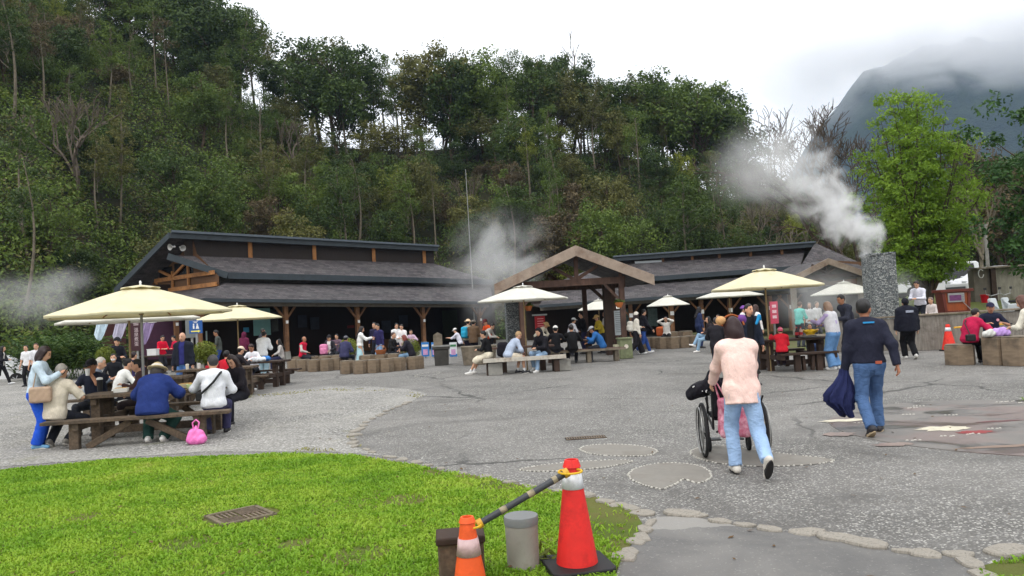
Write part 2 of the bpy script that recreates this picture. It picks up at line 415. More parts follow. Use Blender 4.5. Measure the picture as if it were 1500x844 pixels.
def bare(x, y, th):
    b = (np.hypot((x-dr.x)/1.05, (y-dr.y)/.9) < .27+.1*th)
    for px, py, r in ((735, 712, .28), (700, 697, .22), (905, 745, .5), (925, 765, .4), (934, 787, .25), (890, 736, .3), (915, 806, .15), (860, 736, .22), (800, 722, .16), (640, 692, .2), (270, 800, .22), (120, 760, .2), (430, 800, .15), (590, 735, .25), (520, 815, .22)):
        q = G(px, py); b |= (np.hypot(x-q.x, y-q.y) < r*(.4+th)) & (nr.random(len(x)) < .8)
    return b
grass_on('grass', lawn, 430000, -9, 2.2, 4.0, 11.5, bare)
g2 = grass_on('grass', crn, 26000, 2.5, 6.5, 4.2, 6.2, lambda x, y, t: t < .35); g2['label'] = 'sparse grass on the verge beside the path'
WEED = leaf_mat('dry_weeds', [(.3, lin((120, 124, 66))), (.5, lin((150, 146, 92))), (.7, lin((168, 158, 118)))], .2, 1.2, .7, 0)
# thin weeds along the gravel edge
wd = [G(*p) for p in ((345, 580), (480, 569), (560, 570), (610, 576), (625, 580), (610, 584), (560, 574), (480, 573), (345, 586))]
g3 = grass_on('weeds', wd, 60000, -12, -.5, 10, 20, lambda x, y, t: (t < .5) | (nr.random(len(x)) < .55), .8); g3.data.materials[0] = WEED; g3['label'] = 'thin yellowish weeds along the edge of the gravel'; g3['category'] = 'weeds'
wd2 = [G(*p) for p in ((430, 662), (470, 646), (515, 640), (530, 655), (500, 662))]
g4 = grass_on('weeds', wd2, 60000, -5, 0, 8, 14, lambda x, y, t: (t < .55) | (nr.random(len(x)) < .6), .8); g4.data.materials[0] = WEED; g4['label'] = 'thin weeds where lawn meets gravel'; g4['category'] = 'weeds'
# ---- flat edging stones
STONE = mat('edging_stone', lin((150, 144, 134)), .85, .2, 5, .5, 40, .006, dirt=lin((92, 88, 80)), dsc=5)
def stone_mesh(seed):
    r = random.Random(seed); n = 9; pr = []
    rr = [1+r.uniform(-.3, .25) for _ in range(n)]
    rings = [(.97, -.03), (1, .008), (.94, .022), (.72, .025)]
    vs = []; fs = []
    for s, z in rings:
        for j in range(n):
            a = 2*math.pi*j/n; vs.append((s*rr[j]*math.cos(a), s*rr[j]*math.sin(a)*.62, z+r.uniform(-.004, .004)))
    for i in range(3):
        for j in range(n): fs.append((i*n+j, i*n+(j+1) % n, (i+1)*n+(j+1) % n, (i+1)*n+j))
    fs.append(tuple(range(3*n, 4*n))); me = bpy.data.meshes.new('edging_stone'); me.from_pydata(vs, [], fs)
    me.update(); me.materials.append(STONE); return me
smesh = [stone_mesh(i) for i in range(6)]
def stones(pix, step, size, label, group, jit=.3):
    pts = [G(*p) for p in pix]; tot = []
    for i in range(len(pts)-1):
        a, b = pts[i], pts[i+1]; n = max(1, round((b-a).length/step))
        for j in range(n):
            p = a.lerp(b, (j+rng.uniform(-jit, jit)*.5+.5)/n); d = b-a
            o = bpy.data.objects.new('edging_stone', rng.choice(smesh)); COL.objects.link(o)
            s = size*rng.uniform(.7, 1.25); o.location = (p.x+rng.uniform(-.03, .03), p.y+rng.uniform(-.03, .03), .004)
            o.scale = (s, s*rng.uniform(.75, 1.35), rng.uniform(.5, 1.0)); o.rotation_euler = (rng.uniform(-.04, .04), rng.uniform(-.04, .04), math.atan2(d.y, d.x)+rng.uniform(-.35, .35))
            tag(o, label, 'stone', group)
stones([(560, 667), (640, 686), (720, 703), (800, 718), (870, 731)], .33, .085, 'flat grey stone edging the curve of the lawn', 'stones edging the lawn')
stones([(880, 733), (915, 743), (948, 755)], .17, .12, 'flat stone at the lawn corner beside the path', 'stones at the lawn corner')
stones([(952, 764), (940, 782), (925, 803), (914, 822)], .15, .115, 'pale flat stone between the lawn and the smooth path', 'stones between lawn and path')
stones([(962, 750), (1010, 755), (1100, 773), (1200, 785), (1290, 803)], .21, .13, 'flat cracked stone in the row where path meets plaza', 'stones across the head of the path')
stones([(1300, 806), (1350, 811), (1412, 816)], .15, .095, 'small brownish stone at the right end of the path row', 'stones at the right of the path')
stones([(1418, 820), (1432, 834), (1440, 850)], .16, .1, 'grey stone stepping down beside the grassy verge', 'stones beside the verge')
stones([(1468, 812), (1500, 806)], .2, .12, 'rounded grey stone at the corner of the grassy verge', 'stones beside the verge corner')
stones([(560, 667), (523, 656), (514, 642), (527, 626), (549, 612), (577, 598), (603, 588)], .36, .12, 'worn brown stone along the curved edge of the gravel', 'stones edging the gravel')
# ---- fallen leaves
_n = 260; _y = 4.3+nr.random(_n)**1.5*11; _x = nr.uniform(-.75, .75, _n)*_y; _a = nr.uniform(0, 6.28, _n); _l = nr.uniform(.014, .034, _n)
_c = np.stack([_x, _y, np.full(_n, .012)+nr.random(_n)*.006+np.where(in_poly(_x, _y, lawn), .022, 0)], 1); _t = np.stack([np.cos(_a), np.sin(_a), nr.uniform(-.2, .2, _n)], 1)*_l[:, None]; _b = np.stack([-np.sin(_a), np.cos(_a), nr.uniform(-.3, .3, _n)], 1)*_l[:, None]*.45
fl_ = link_mesh('fallen_leaves', np_mesh('fallen_leaves', np.stack([_c-_t, _c+_b, _c+_t, _c-_b], 1).reshape(-1, 3), np.arange(_n*4).reshape(-1, 4)), mat('dry_leaf', lin((120, 92, 52)), .8, .4, 2, 0, col2=lin((86, 62, 40)))); tag(fl_, 'small dry fallen leaves scattered over lawn and paving', 'leaves', None, 'stuff')
# ---- leaf-shaped inlays and the wet round paving
INLAY = mat('smooth_inlay', lin((128, 124, 117)), .75, .12, 2.2, .25, 50, .004, dirt=lin((112, 106, 98)))
PEB = mat('white_pebble', lin((182, 179, 170)), .7, .2, 30, .1, 60, .002)
def inlay(pix, label, fill=True, step=.045, dens=1.0):
    pts = chaikin([G(*p) for p in pix], 2); c = sum(pts, Vector())/len(pts)
    e = empty('paving_inlay', (c.x, c.y, 0), 0, label, 'paving inlay')
    if fill:
        o = sheet('concrete_infill', [p-c for p in pts], .006, INLAY, None); o.parent = e
    mb = MB(); loop = pts+[pts[0]]; acc = 0
    for i in range(len(pts)):
        a, b = loop[i], loop[i+1]; L = (b-a).length; t = acc
        while t < L:
            if rng.random() < dens:
                p = a.lerp(b, t/L)-c; mb.ball((p.x+rng.uniform(-.008, .008), p.y+rng.uniform(-.008, .008), .004), (rng.uniform(.010, .018), rng.uniform(.010, .015), .010), 6)
            t += step*rng.uniform(.85, 1.2)
        acc = t-L
    mb.build('pebble_border', PEB, e, smooth=60)['kind'] = 'stuff'; return e
inlay([(845, 657), (872, 651), (930, 652), (966, 659), (955, 669), (905, 669), (862, 666)], 'small oval paving inlay outlined in white pebbles behind the red cone')
inlay([(752, 688), (830, 677), (940, 673), (900, 684), (840, 690), (780, 692)], 'narrow leaf-shaped paving inlay outlined in white pebbles left of the red cone top')
inlay([(918, 698), (926, 689), (950, 681), (985, 678), (1025, 682), (1044, 694), (1040, 703), (1022, 710), (1003, 702), (998, 704), (984, 713), (970, 718), (958, 715), (934, 709)], 'heart-shaped paving inlay outlined in white pebbles beside the wheelchair wheel')
inlay([(1005, 664), (1028, 654), (1062, 652), (1140, 665), (1236, 674), (1190, 682), (1110, 685), (1040, 679)], 'long paving inlay with worn pebble outline under the wheelchair', dens=.75)
inlay([(604, 551), (625, 546), (647, 545), (640, 549), (615, 553)], 'faint pebble outline in the paving in front of the block seats', fill=False, step=.09, dens=.6)
def wet_mat():
    m, nt, b = new_mat('wet_concrete'); tc = nt.node('ShaderNodeTexCoord').outputs['Object']
    n1 = nt.noise(nt.mapping(tc, (.8, 1.6, 1)), 1.1, 5, .6, .8); pud = nt.ramp(n1, [(.47, 0), (.58, 1)])
    dry = nt.mix(nt.noise(tc, 2.2, 6, .65), lin((96, 93, 90)), lin((130, 125, 120)))
    c = nt.mix(pud, dry, lin((72, 68, 66)))
    pk = nt.ramp(nt.noise(nt.vmath('ADD', tc, (9, 3, 0)), .7, 2), [(.5, 0), (.56, 1)])
    c = nt.mix(nt.math('MULTIPLY', pk, .3), c, lin((132, 104, 98)))
    nt.set(b.inputs['Base Color'], c); nt.set(b.inputs['Roughness'], nt.ramp(pud, [(0, .75), (.6, .5), (1, .28)]))
    nt.set(b.inputs['Normal'], nt.bump(nt.math('MULTIPLY', nt.noise(tc, 60, 4), nt.math('SUBTRACT', 1, pud)), .3, .005)); return m
dc = Vector((6.35, 9.3, 0)); e = empty('round_paving', dc, 0, 'large round patch of wet smooth concrete in the plaza', 'paving')
mb = MB(); mb.lathe([(2.3, -.02), (2.3, .007)], 64); mb.build('concrete_disc', wet_mat(), e)
mb = MB()
for i in range(26):
    a = rng.uniform(0, 6.28); r = 2.1*math.sqrt(rng.random())
    for k in range(4): mb.ball((r*math.cos(a)+(k-1.5)*.045, r*math.sin(a)+rng.uniform(-.02, .02), .008), (.02, .014, .01), 6)
mb.build('set_pebbles', PEB, e, smooth=60)['kind'] = 'stuff'
for px, py, sx, sy, nm, cc in ((1238, 617, .32, .11, 'cream_patch', (205, 198, 176)), (1382, 629, .3, .17, 'cream_patch', (208, 200, 178)), (1430, 634, .22, .1, 'red_patch', (140, 40, 44)), (1465, 618, .3, .05, 'red_patch', (96, 50, 52)), (1310, 652, .22, .1, 'pink_patch', (140, 122, 114)), (1230, 637, .2, .14, 'pink_patch', (136, 118, 110)), (1470, 655, .5, .06, 'pink_patch', (134, 112, 98))):
    q = G(px, py)-dc; mb = MB(); n = 18
    mb.quad(*[(q.x+sx*math.cos(t*2*math.pi/n)*(1+.25*math.sin(3*t+px)), q.y+sy*math.sin(t*2*math.pi/n)*(1+.25*math.cos(2.3*t)), .010+.0008*(px % 5)) for t in range(n)])
    mb.build(nm, mat('inlaid_'+nm+str(px), lin(cc), .4, .15, 8, .1, 60, .002), e)
# ---- drains
STEEL = mat('drain_steel', lin((112, 98, 84)), .7, .3, 8, .2, 60, .002, metal=.2)
HOLE = mat('drain_hole', (.01, .01, .01), .9, .1, 5, 0)
e = empty('drain_cover', (dr.x, dr.y, .006), rad(40), 'square slotted drain cover set in the lawn', 'drain cover'); e.scale = (.74, .74, 1)
mb = MB().box((0, 0, -.02), (.56, .56, .03)); mb.build('pit', HOLE, e)
mb = MB()
for k in range(4): a = k*math.pi/2; mb.box((.3*math.cos(a), .3*math.sin(a), .005), (.05, .66, .04), (0, 0, a))
mb.build('rim', mat('earthy_rim', lin((112, 102, 84)), .9, .3, 6, .4, 40, .005, dirt=lin((78, 72, 50)), dsc=6), e, bevel=.006)
mb = MB()
for q in range(2):
    for r in range(2):
        for i in range(5):
            o_ = -.23+i*.056; c = ((-.14+q*.28)+(o_+.115 if (q+r) % 2 else 0), (-.14+r*.28)+(0 if (q+r) % 2 else o_+.115), .006)
            mb.box(c, (.022, .25, .02) if (q+r) % 2 else (.25, .022, .02))
mb.build('grate', STEEL, e)
p = G(858, 642); e = empty('drain_grate', (p.x, p.y, 0), rad(3), 'narrow rectangular drain grate in the plaza paving', 'drain')
MB().box((0, 0, .004), (.54, .16, .008)).build('pit', HOLE, e)
mb = MB(); [mb.box((-.25+i*.033, 0, .010), (.014, .14, .008)) for i in range(16)]; mb.box((0, -.075, .010), (.54, .018, .009)); mb.box((0, .075, .010), (.54, .018, .009)); mb.build('grate', STEEL, e)
# ================================================================ hill, forest, mountain
def interp(x, tab): return float(np.interp(x, [t[0] for t in tab], [t[1] for t in tab]))
CREST = [(-400, 80), (0, 58), (200, 47), (380, 34), (480, 27.5), (600, 26), (800, 27), (900, 25.5), (1000, 22), (1100, 15.5), (1200, 10), (1290, 6.5), (1390, 7), (1450, 13), (1500, 18), (1700, 30)]
FOOT = [(-400, 38), (60, 42), (170, 52), (700, 62), (1000, 60), (1230, 56), (1350, 60), (1700, 60)]
def terrain(x, y):
    px = 750+1083*x/np.maximum(y, 1)
    hc = np.interp(px, *zip(*CREST)); d0 = np.interp(px, *zip(*FOOT))
    t = np.clip((y-d0)/(108-d0), 0, 1); z = hc*t**.92
    z = np.where(y > 108, hc*(1-.4*np.clip((y-108)/70, 0, 1)), z)
    z = z+np.clip(t*6, 0, 1)*(vnoise(x+200, y+200, .11, 11)-.5)*2.4
    s = np.clip((px-1262)/50, 0, 1); s = s*s*(3-2*s)
    bank = s*np.interp(y, [25.5, 28, 40, 56, 80], [.55, .95, 1.55, 1.7, 1.9])
    base = np.where((px > 1255) & (y > 25.6), bank-.02, -.35)
    return np.where(t > 0, np.maximum(z, base), base)
xs = np.arange(-150, 130.1, 1.6); ys = np.arange(25, 200, 1.6)
X, Y = np.meshgrid(xs, ys); Z = terrain(X, Y)
V = np.stack([X, Y, Z], -1).reshape(-1, 3); nx_, ny_ = len(xs), len(ys)
i = np.arange(nx_*ny_).reshape(ny_, nx_); F = np.stack([i[:-1, :-1], i[:-1, 1:], i[1:, 1:], i[1:, :-1]], -1).reshape(-1, 4)
HILLM = soil_mat('hill_undergrowth_soil', (.022, .028, .012), (.035, .03, .018), (.016, .026, .01))
bankm = soil_mat('bank_grass', lin((98, 112, 50)), lin((88, 84, 60)), lin((74, 90, 40)))
px_f = 750+1083*(X[:-1, :-1]/Y[:-1, :-1]); mi = ((px_f > 1230) & (Y[:-1, :-1] < 62)).astype(int).ravel()
o = link_mesh('hill', np_mesh('hill', V, F, True, mi), [HILLM, bankm]); o['kind'] = 'structure'
def Tz(x, y): return float(terrain(np.array([x]), np.array([y]))[0])
# ---- leaves
def leaf_cloud(C, R, n, size, rg, flat=.75, up=.5, aspect=.5, droop=0.0):
    C = np.asarray(C, float); R = np.asarray(R, float); k = len(C)
    d = rg.normal(size=(k*n, 3)); d /= np.linalg.norm(d, axis=1)[:, None]
    rr = np.repeat(R, n)*rg.random(k*n)**.42
    p = np.repeat(C, n, 0)+d*rr[:, None]*np.array([1, 1, flat])
    nrm = d*.7+rg.normal(size=(k*n, 3))*.6+np.array([0, 0, up]); nrm /= np.linalg.norm(nrm, axis=1)[:, None]
    t = np.cross(nrm, rg.normal(size=(k*n, 3))); t /= np.linalg.norm(t, axis=1)[:, None]+1e-9
    t[:, 2] -= droop; t /= np.linalg.norm(t, axis=1)[:, None]
    b = np.cross(nrm, t); L = size*rg.uniform(.6, 1.35, k*n)[:, None]
    V = np.stack([p-t*L*.5, p+b*L*aspect*.5-t*L*.05, p+t*L*.5, p-b*L*aspect*.5-t*L*.05], 1).reshape(-1, 3)
    return V, np.arange(k*n*4).reshape(-1, 4)
def tube_np(mb, pts, r0, r1, n=5):
    k = len(pts); mb.tube(pts, [r0+(r1-r0)*i/max(1, k-1) for i in range(k)], n, cap=False)
def bend(a, b, rg, amt, k=4):
    a, b = np.asarray(a, float), np.asarray(b, float); L = np.linalg.norm(b-a); o = []
    w = rg.normal(size=3)*amt*L; w[2] *= .3
    for i in range(k+1):
        t = i/k; o.append(Vector(a+(b-a)*t+w*math.sin(math.pi*t)))
    return o
BARKP = mat('pale_bark', lin((104, 96, 82)), .9, .3, 3, .4, 20, .01)
BARKD = mat('brown_bark', lin((74, 62, 50)), .9, .3, 3, .4, 20, .01)
BARKG = mat('grey_twigs', lin((98, 88, 78)), .9, .25, 3, .2, 20, .01)
def g(*s): return [(p, c) for p, c in s]
LV = {
 'dark': leaf_mat('leaves_dark', g((.28, (0.021, 0.040, 0.011)), (.5, (0.050, 0.085, 0.019)), (.72, (0.108, 0.162, 0.029))), .22, .35),
 'mid': leaf_mat('leaves_mid', g((.28, (0.038, 0.065, 0.014)), (.5, (0.088, 0.137, 0.025)), (.72, (0.177, 0.243, 0.041))), .25, .35),
 'olive': leaf_mat('leaves_olive', g((.28, (0.050, 0.057, 0.017)), (.5, (0.114, 0.118, 0.033)), (.72, (0.208, 0.202, 0.057))), .22, .35),
 'yellow': leaf_mat('leaves_yellowgreen', g((.28, (0.084, 0.111, 0.019)), (.5, (0.177, 0.213, 0.032)), (.72, (0.333, 0.345, 0.055))), .28, .4),
 'brown': leaf_mat('leaves_brown', g((.28, (0.041, 0.034, 0.016)), (.5, (0.106, 0.079, 0.039)), (.72, (0.189, 0.146, 0.072))), .15, .35),
 'bright': leaf_mat('leaves_bright', g((.3, (0.071, 0.137, 0.014)), (.5, (0.179, 0.298, 0.029)), (.7, (0.327, 0.466, 0.057))), .38, .5, rnd=0),
 'deep': leaf_mat('leaves_deep', g((.3, (0.017, 0.044, 0.013)), (.5, (0.038, 0.094, 0.023)), (.7, (0.094, 0.182, 0.034))), .2, .8, rnd=0),
}
def crown_tree(seed, H, trunk_frac, rx, rz, nclump, cr, nl, size, rtrunk, topheavy=0.0, lean=.05, pn=.5):
    rg = np.random.default_rng(seed); mb = MB()
    top = np.array([rg.normal()*lean*H, rg.normal()*lean*H, H*.93]); tr = bend((0, 0, -.4), top, rg, .05, 7)
    tube_np(mb, tr, rtrunk, rtrunk*.22, 6)
    C = []; R = []
    zc = H*(trunk_frac+(1-trunk_frac)/2)
    lob = rg.normal(size=(5, 3)); lob /= np.linalg.norm(lob, axis=1)[:, None]; la = rg.uniform(.05, .4, 5)
    for j in range(nclump):
        d = rg.normal(size=3); d /= np.linalg.norm(d); r = rg.random()**.45
        s = 1+sum(a*max(0, d @ l_)**3 for a, l_ in zip(la, lob))-.15
        z = zc+d[2]*r*rz*s; t = np.clip(z/(H*.93), 0, 1); ax = top*t
        c = np.array([ax[0]+d[0]*r*rx*s, ax[1]+d[1]*r*rx*s, z]); C.append(c); R.append(cr*rg.uniform(.6, 1.3))
        if j % 2 == 0:
            z0 = max(H*trunk_frac*.6, z-rx*.7*rg.uniform(.5, 1.2)); a = top*(z0/(H*.93)); a[2] = z0
            tube_np(mb, bend(a, c, rg, .08, 3), rtrunk*.32, rtrunk*.06, 4)
    v, f = leaf_cloud(C, R, nl, size, rg)
    cm = np_mesh('crown', v, f); tm = bpy.data.meshes.new('trunk'); tm.from_pydata(mb.v, [], mb.f); tm.polygons.foreach_set('use_smooth', [True]*len(tm.polygons)); tm.update()
    return cm, tm, H
def bare_tree(seed, H, depth=5, r0=.16, spread=.6, leaves=0, size=.2, fork=3, up=.25, gn=4, rmin=.03):
    rg = np.random.default_rng(seed); mb = MB(); tips = []
    def grow(p, d, L, r, k):
        d = d/np.linalg.norm(d); e = p+d*L
        tube_np(mb, bend(p, e, rg, .06, 3), max(r, rmin), max(r*.68, rmin*.8), 5 if k == depth else (4 if k > 2 else 3))
        if k == 0: tips.append(e); return
        n = fork if k < depth else fork+1
        for q in range(n):
            s = rg.normal(size=3); s -= d*(s @ d); s /= np.linalg.norm(s)
            nd = d+s*spread*rg.uniform(.5, 1.3)+np.array([0, 0, up]); st = p+d*L*(rg.uniform(.55, 1.0) if q else 1.0)
            grow(st, nd, L*rg.uniform(.58, .82), r*.62, k-1)
            if k <= 3: tips.append(st)
    grow(np.array([0, 0, -.3]), np.array([rg.normal()*.05, rg.normal()*.05, 1.0]), H*.34, r0, depth)
    v = np.array(mb.v); s = H/max(v[:, 2].max(), .1); vs = v*np.array([s, s, s])
    tm = bpy.data.meshes.new('trunk'); tm.from_pydata(vs.tolist(), [], mb.f); tm.update()
    cm = None
    if leaves:
        T = np.array(tips)*s; v2, f2 = leaf_cloud(T, np.full(len(T), .45), leaves, size, rg); cm = np_mesh('crown', v2, f2)
    return cm, tm, H
VAR = {}
for s in range(4): VAR.setdefault('dense', []).append(crown_tree(10+s, 9, .26, 2.7, 3.6, 58, .95, 105, .27, .17))
for s in range(3): VAR.setdefault('tall', []).append(crown_tree(30+s, 13, .42, 1.9, 4.2, 36, .8, 78, .23, .16, lean=.03))
for s in range(3): VAR.setdefault('thin', []).append(crown_tree(50+s, 12, .5, 1.3, 3.2, 17, .62, 64, .21, .12, lean=.05))
for s in range(3): VAR.setdefault('bush', []).append(crown_tree(70+s, 4.6, .05, 2.4, 2.3, 46, .8, 95, .24, .1))
for s in range(2): VAR.setdefault('spread', []).append(crown_tree(80+s, 8, .45, 3.4, 2.3, 48, .9, 95, .26, .16, lean=.08))
for s in range(3): VAR.setdefault('bare', []).append(bare_tree(90+s, 9, 4, .16, .55, 3, .18, 3, rmin=.035))
for kind, lst in VAR.items():
    for cm, tm, H in lst:
        if cm: cm.materials.append(LV['mid'])
        tm.materials.append(BARKP if kind in ('tall', 'thin') else (BARKG if kind == 'bare' else BARKD))
ZONE = [(120, 'above the arching plants'), (250, 'behind the shed gable'), (400, 'above the horn loudspeakers'), (540, 'above the long shed middle'), (660, 'above the long shed right end'), (770, 'behind the tall white pole'), (890, 'behind the pavilion'), (1010, 'above the far shed left half'), (1130, 'above the far shed right half'), (1250, 'behind the chimney steam'), (1400, 'behind the bright green tree'), (9999, 'behind the concrete tank')]
KIND = {'dense': 'dense round tree', 'tall': 'tall pale-trunked tree', 'thin': 'thin sparse tree', 'bush': 'low bushy tree', 'spread': 'wide flat-crowned tree', 'bare': 'bare twiggy tree'}
CN = {'dark': 'dark green', 'mid': 'green', 'olive': 'olive', 'yellow': 'yellow-green', 'brown': 'brownish'}
def put_tree(kind, col, x, y, H, label=None, name=None, var=None):
    cm, tm, h0 = VAR[kind][var if var is not None else rng.randrange(len(VAR[kind]))]; s = H/h0
    z = Tz(x, y); px = 750+1083*x/y
    if label is None:
        zn = [n for lim, n in ZONE if px < lim][0]
        t = 'skyline' if y > 97 else ('high slope' if y > 84 else ('mid slope' if y > 70 else 'low slope'))
        label = f'{CN[col]} {KIND[kind]}, {t}, {zn}'
    e = empty({'bush': 'bush', 'bare': 'bare_tree'}.get(kind, 'hillside_tree'), (x, y, z-.1), rng.uniform(0, 6.28), label, 'bush' if kind == 'bush' else 'tree', 'trees on the hillside: '+label)
    e.scale = (s*rng.uniform(.88, 1.15), s*rng.uniform(.88, 1.15), s)
    for nm, me in (('crown', cm), ('trunk', tm)):
        if me is None: continue
        o = bpy.data.objects.new(nm, me); COL.objects.link(o); o.parent = e
        if nm == 'crown': o.material_slots[0].link = 'OBJECT'; o.material_slots[0].material = LV[col]
    return e
SKYL = [(-80, -80), (375, -30), (398, 15), (425, 75), (450, 55), (480, 48), (520, 52), (555, 70), (600, 66), (640, 60), (690, 95), (720, 70), (760, 62), (800, 72), (850, 82), (890, 110), (930, 92), (960, 100), (1000, 104), (1040, 108), (1075, 122), (1098, 190), (1125, 240), (1170, 262), (1230, 300)]
def hor(px): return 466-.054*(px-750)
px = -60.0; k = 0
while px < 1215:
    y = rng.uniform(98, 110); x = (px-750)/1083*y; z = Tz(x, y)
    top = interp(px, SKYL)+rng.uniform(-6, 26)
    H = (hor(px)-top)*y/1083+HC-z
    H = min(max(H, 3.5), 17)
    kind = ('tall' if rng.random() < .45 else 'dense') if not 575 < px < 625 else 'tall'
    if 880 < px < 1100: kind = rng.choice(['dense', 'spread', 'dense', 'tall'])
    if 420 < px < 700 and rng.random() < .3: kind = 'thin'
    if px > 1110: kind = rng.choice(['bush', 'dense', 'bare'])
    if 655 < px < 722: kind = 'dense'
    put_tree(kind, rng.choice(['dark', 'dark', 'mid', 'olive', 'mid']), x, y, H)
    px += rng.uniform(11, 20); k += 1
pts = []
tries = 0
while len(pts) < 196 and tries < 16000:
    tries += 1; px = rng.uniform(-60, 1262); d0 = interp(px, FOOT); y = d0+2+(100-d0)*rng.random()**.85; x = (px-750)/1083*y
    if any((x-a)**2+(y-b)**2 < 2.25**2 for a, b in pts): continue
    pts.append((x, y))
    kind = rng.choices(['dense', 'tall', 'thin', 'bush', 'spread', 'bare'], [30, 19, 14, 20, 11, 6])[0]
    if 655 < px < 722 and kind in ('tall', 'thin'): kind = 'bush'
    col = rng.choices(['dark', 'mid', 'olive', 'yellow', 'brown'], [34, 34, 20, 6, 6])[0]
    if kind == 'bare': col = rng.choice(['brown', 'olive'])
    H = {'dense': rng.uniform(6, 9.5), 'tall': rng.uniform(8, 12.5), 'thin': rng.uniform(7, 12), 'bush': rng.uniform(2.8, 5), 'spread': rng.uniform(5.5, 8.5), 'bare': rng.uniform(5, 9)}[kind]
    if px > 1100: H *= .72
    put_tree(kind, col, x, y, H)
for px in np.linspace(1262, 1620, 26):     # wood beyond the bank at the right
    y = rng.uniform(60, 95); x = (px-750)/1083*y
    top = interp(px, [(1240, 330), (1300, 330), (1400, 300), (1440, 240), (1500, 190), (1640, 150)])+rng.uniform(0, 40)
    H = min(max((hor(px)-top)*y/1083+HC-Tz(x, y), 4), 12)
    put_tree(rng.choice(['dense', 'dense', 'spread', 'bush', 'bare']), rng.choice(['dark', 'mid', 'olive', 'brown']), x, y, H)
# undergrowth that covers the slope between the trees
def undergrowth(name, n, seed, m, label, pxr=(-90, 1620), sz=.3, nl=46):
    rg = np.random.default_rng(seed); px = rg.uniform(pxr[0], pxr[1], n); d0 = np.interp(px, *zip(*FOOT)); y = d0+(114-d0)*rg.random(n)**1.2; x = (px-750)/1083*y
    z = terrain(x, y)+rg.uniform(.1, 1.3, n)
    v, f = leaf_cloud(np.stack([x, y, z], 1), rg.uniform(.7, 1.7, n), nl, sz, rg, .8)
    o = link_mesh(name, np_mesh(name, v, f), m); tag(o, label, 'undergrowth', None, 'stuff'); return o
undergrowth('undergrowth', 1900, 5, LV['dark'], 'dark dense undergrowth covering the forested slope')
undergrowth('undergrowth', 1100, 6, LV['olive'], 'olive scrub growing over the forested slope')
undergrowth('undergrowth', 700, 8, LV['mid'], 'green scrub growing over the forested slope')
undergrowth('undergrowth', 1900, 15, LV['mid'], 'green undergrowth covering the high left part of the slope', (-90, 520), .3, 52)
undergrowth('vine_thicket', 500, 9, LV['brown'], 'dry brown vines tangled over the forested slope', sz=.22, nl=60)
# single trees the photograph shows
def own_tree(name, label, cat, x, y, mesh3, lm, bm_, rz=0, z=None, sx=1.0):
    cm, tm, H = mesh3; e = empty(name, (x, y, Tz(x, y)-.1 if z is None else z), rz, label, cat); e.scale = (sx, sx, 1)
    tm.materials.clear(); o = link_mesh('trunk', tm, bm_, e)
    if cm: cm.materials.clear(); o = link_mesh('crown', cm, lm, e)
    return e
def at_px(px, d): return (px-750)/1083*d
d = 40; x = at_px(1196, 60)
own_tree('bare_tree', 'large dark leafless tree spreading against the sky behind the steam plume', 'tree', at_px(1212, 60), 60, bare_tree(301, 18.0, 6, .3, .72, 0, .2, 3), None, BARKD)
own_tree('bare_tree', 'bare reddish-brown tree with twisted limbs beside the bright green tree', 'tree', at_px(1250, 58), 58, bare_tree(305, 14.5, 6, .24, .8, 0, .2, 3, up=.1), None, BARKD)
own_tree('bare_tree', 'pale dead tree standing behind the ridge of the far shed', 'tree', at_px(1145, 60), 60, bare_tree(311, 7.5, 4, .14, .8, 0, .2, 3, up=.05), None, BARKP)
own_tree('bare_tree', 'tall thin leafless tree rising highest on the skyline', 'tree', at_px(868, 106), 106, bare_tree(322, 19.0, 5, .2, .38, 0, .2, 2, up=.5, rmin=.045), None, BARKD)
own_tree('bare_tree', 'thin pale tree with few brown leaves behind the concrete tank', 'tree', at_px(1442, 50), 50, bare_tree(331, 11.2, 5, .15, .42, 5, .16, 3, up=.35), LV['brown'], BARKP)
own_tree('bush', 'bright yellow-green bush just left of the pavilion roof peak', 'bush', at_px(826, 66), 66, crown_tree(341, 5.2, .05, 2.7, 2.4, 60, .8, 70, .24, .1), LV['yellow'], BARKD)
own_tree('bush', 'fresh green bush at the foot of the slope above the steam at left', 'bush', at_px(70, 50), 50, crown_tree(342, 4.8, .05, 2.6, 2.3, 60, .7, 70, .22, .1), LV['mid'], BARKD)
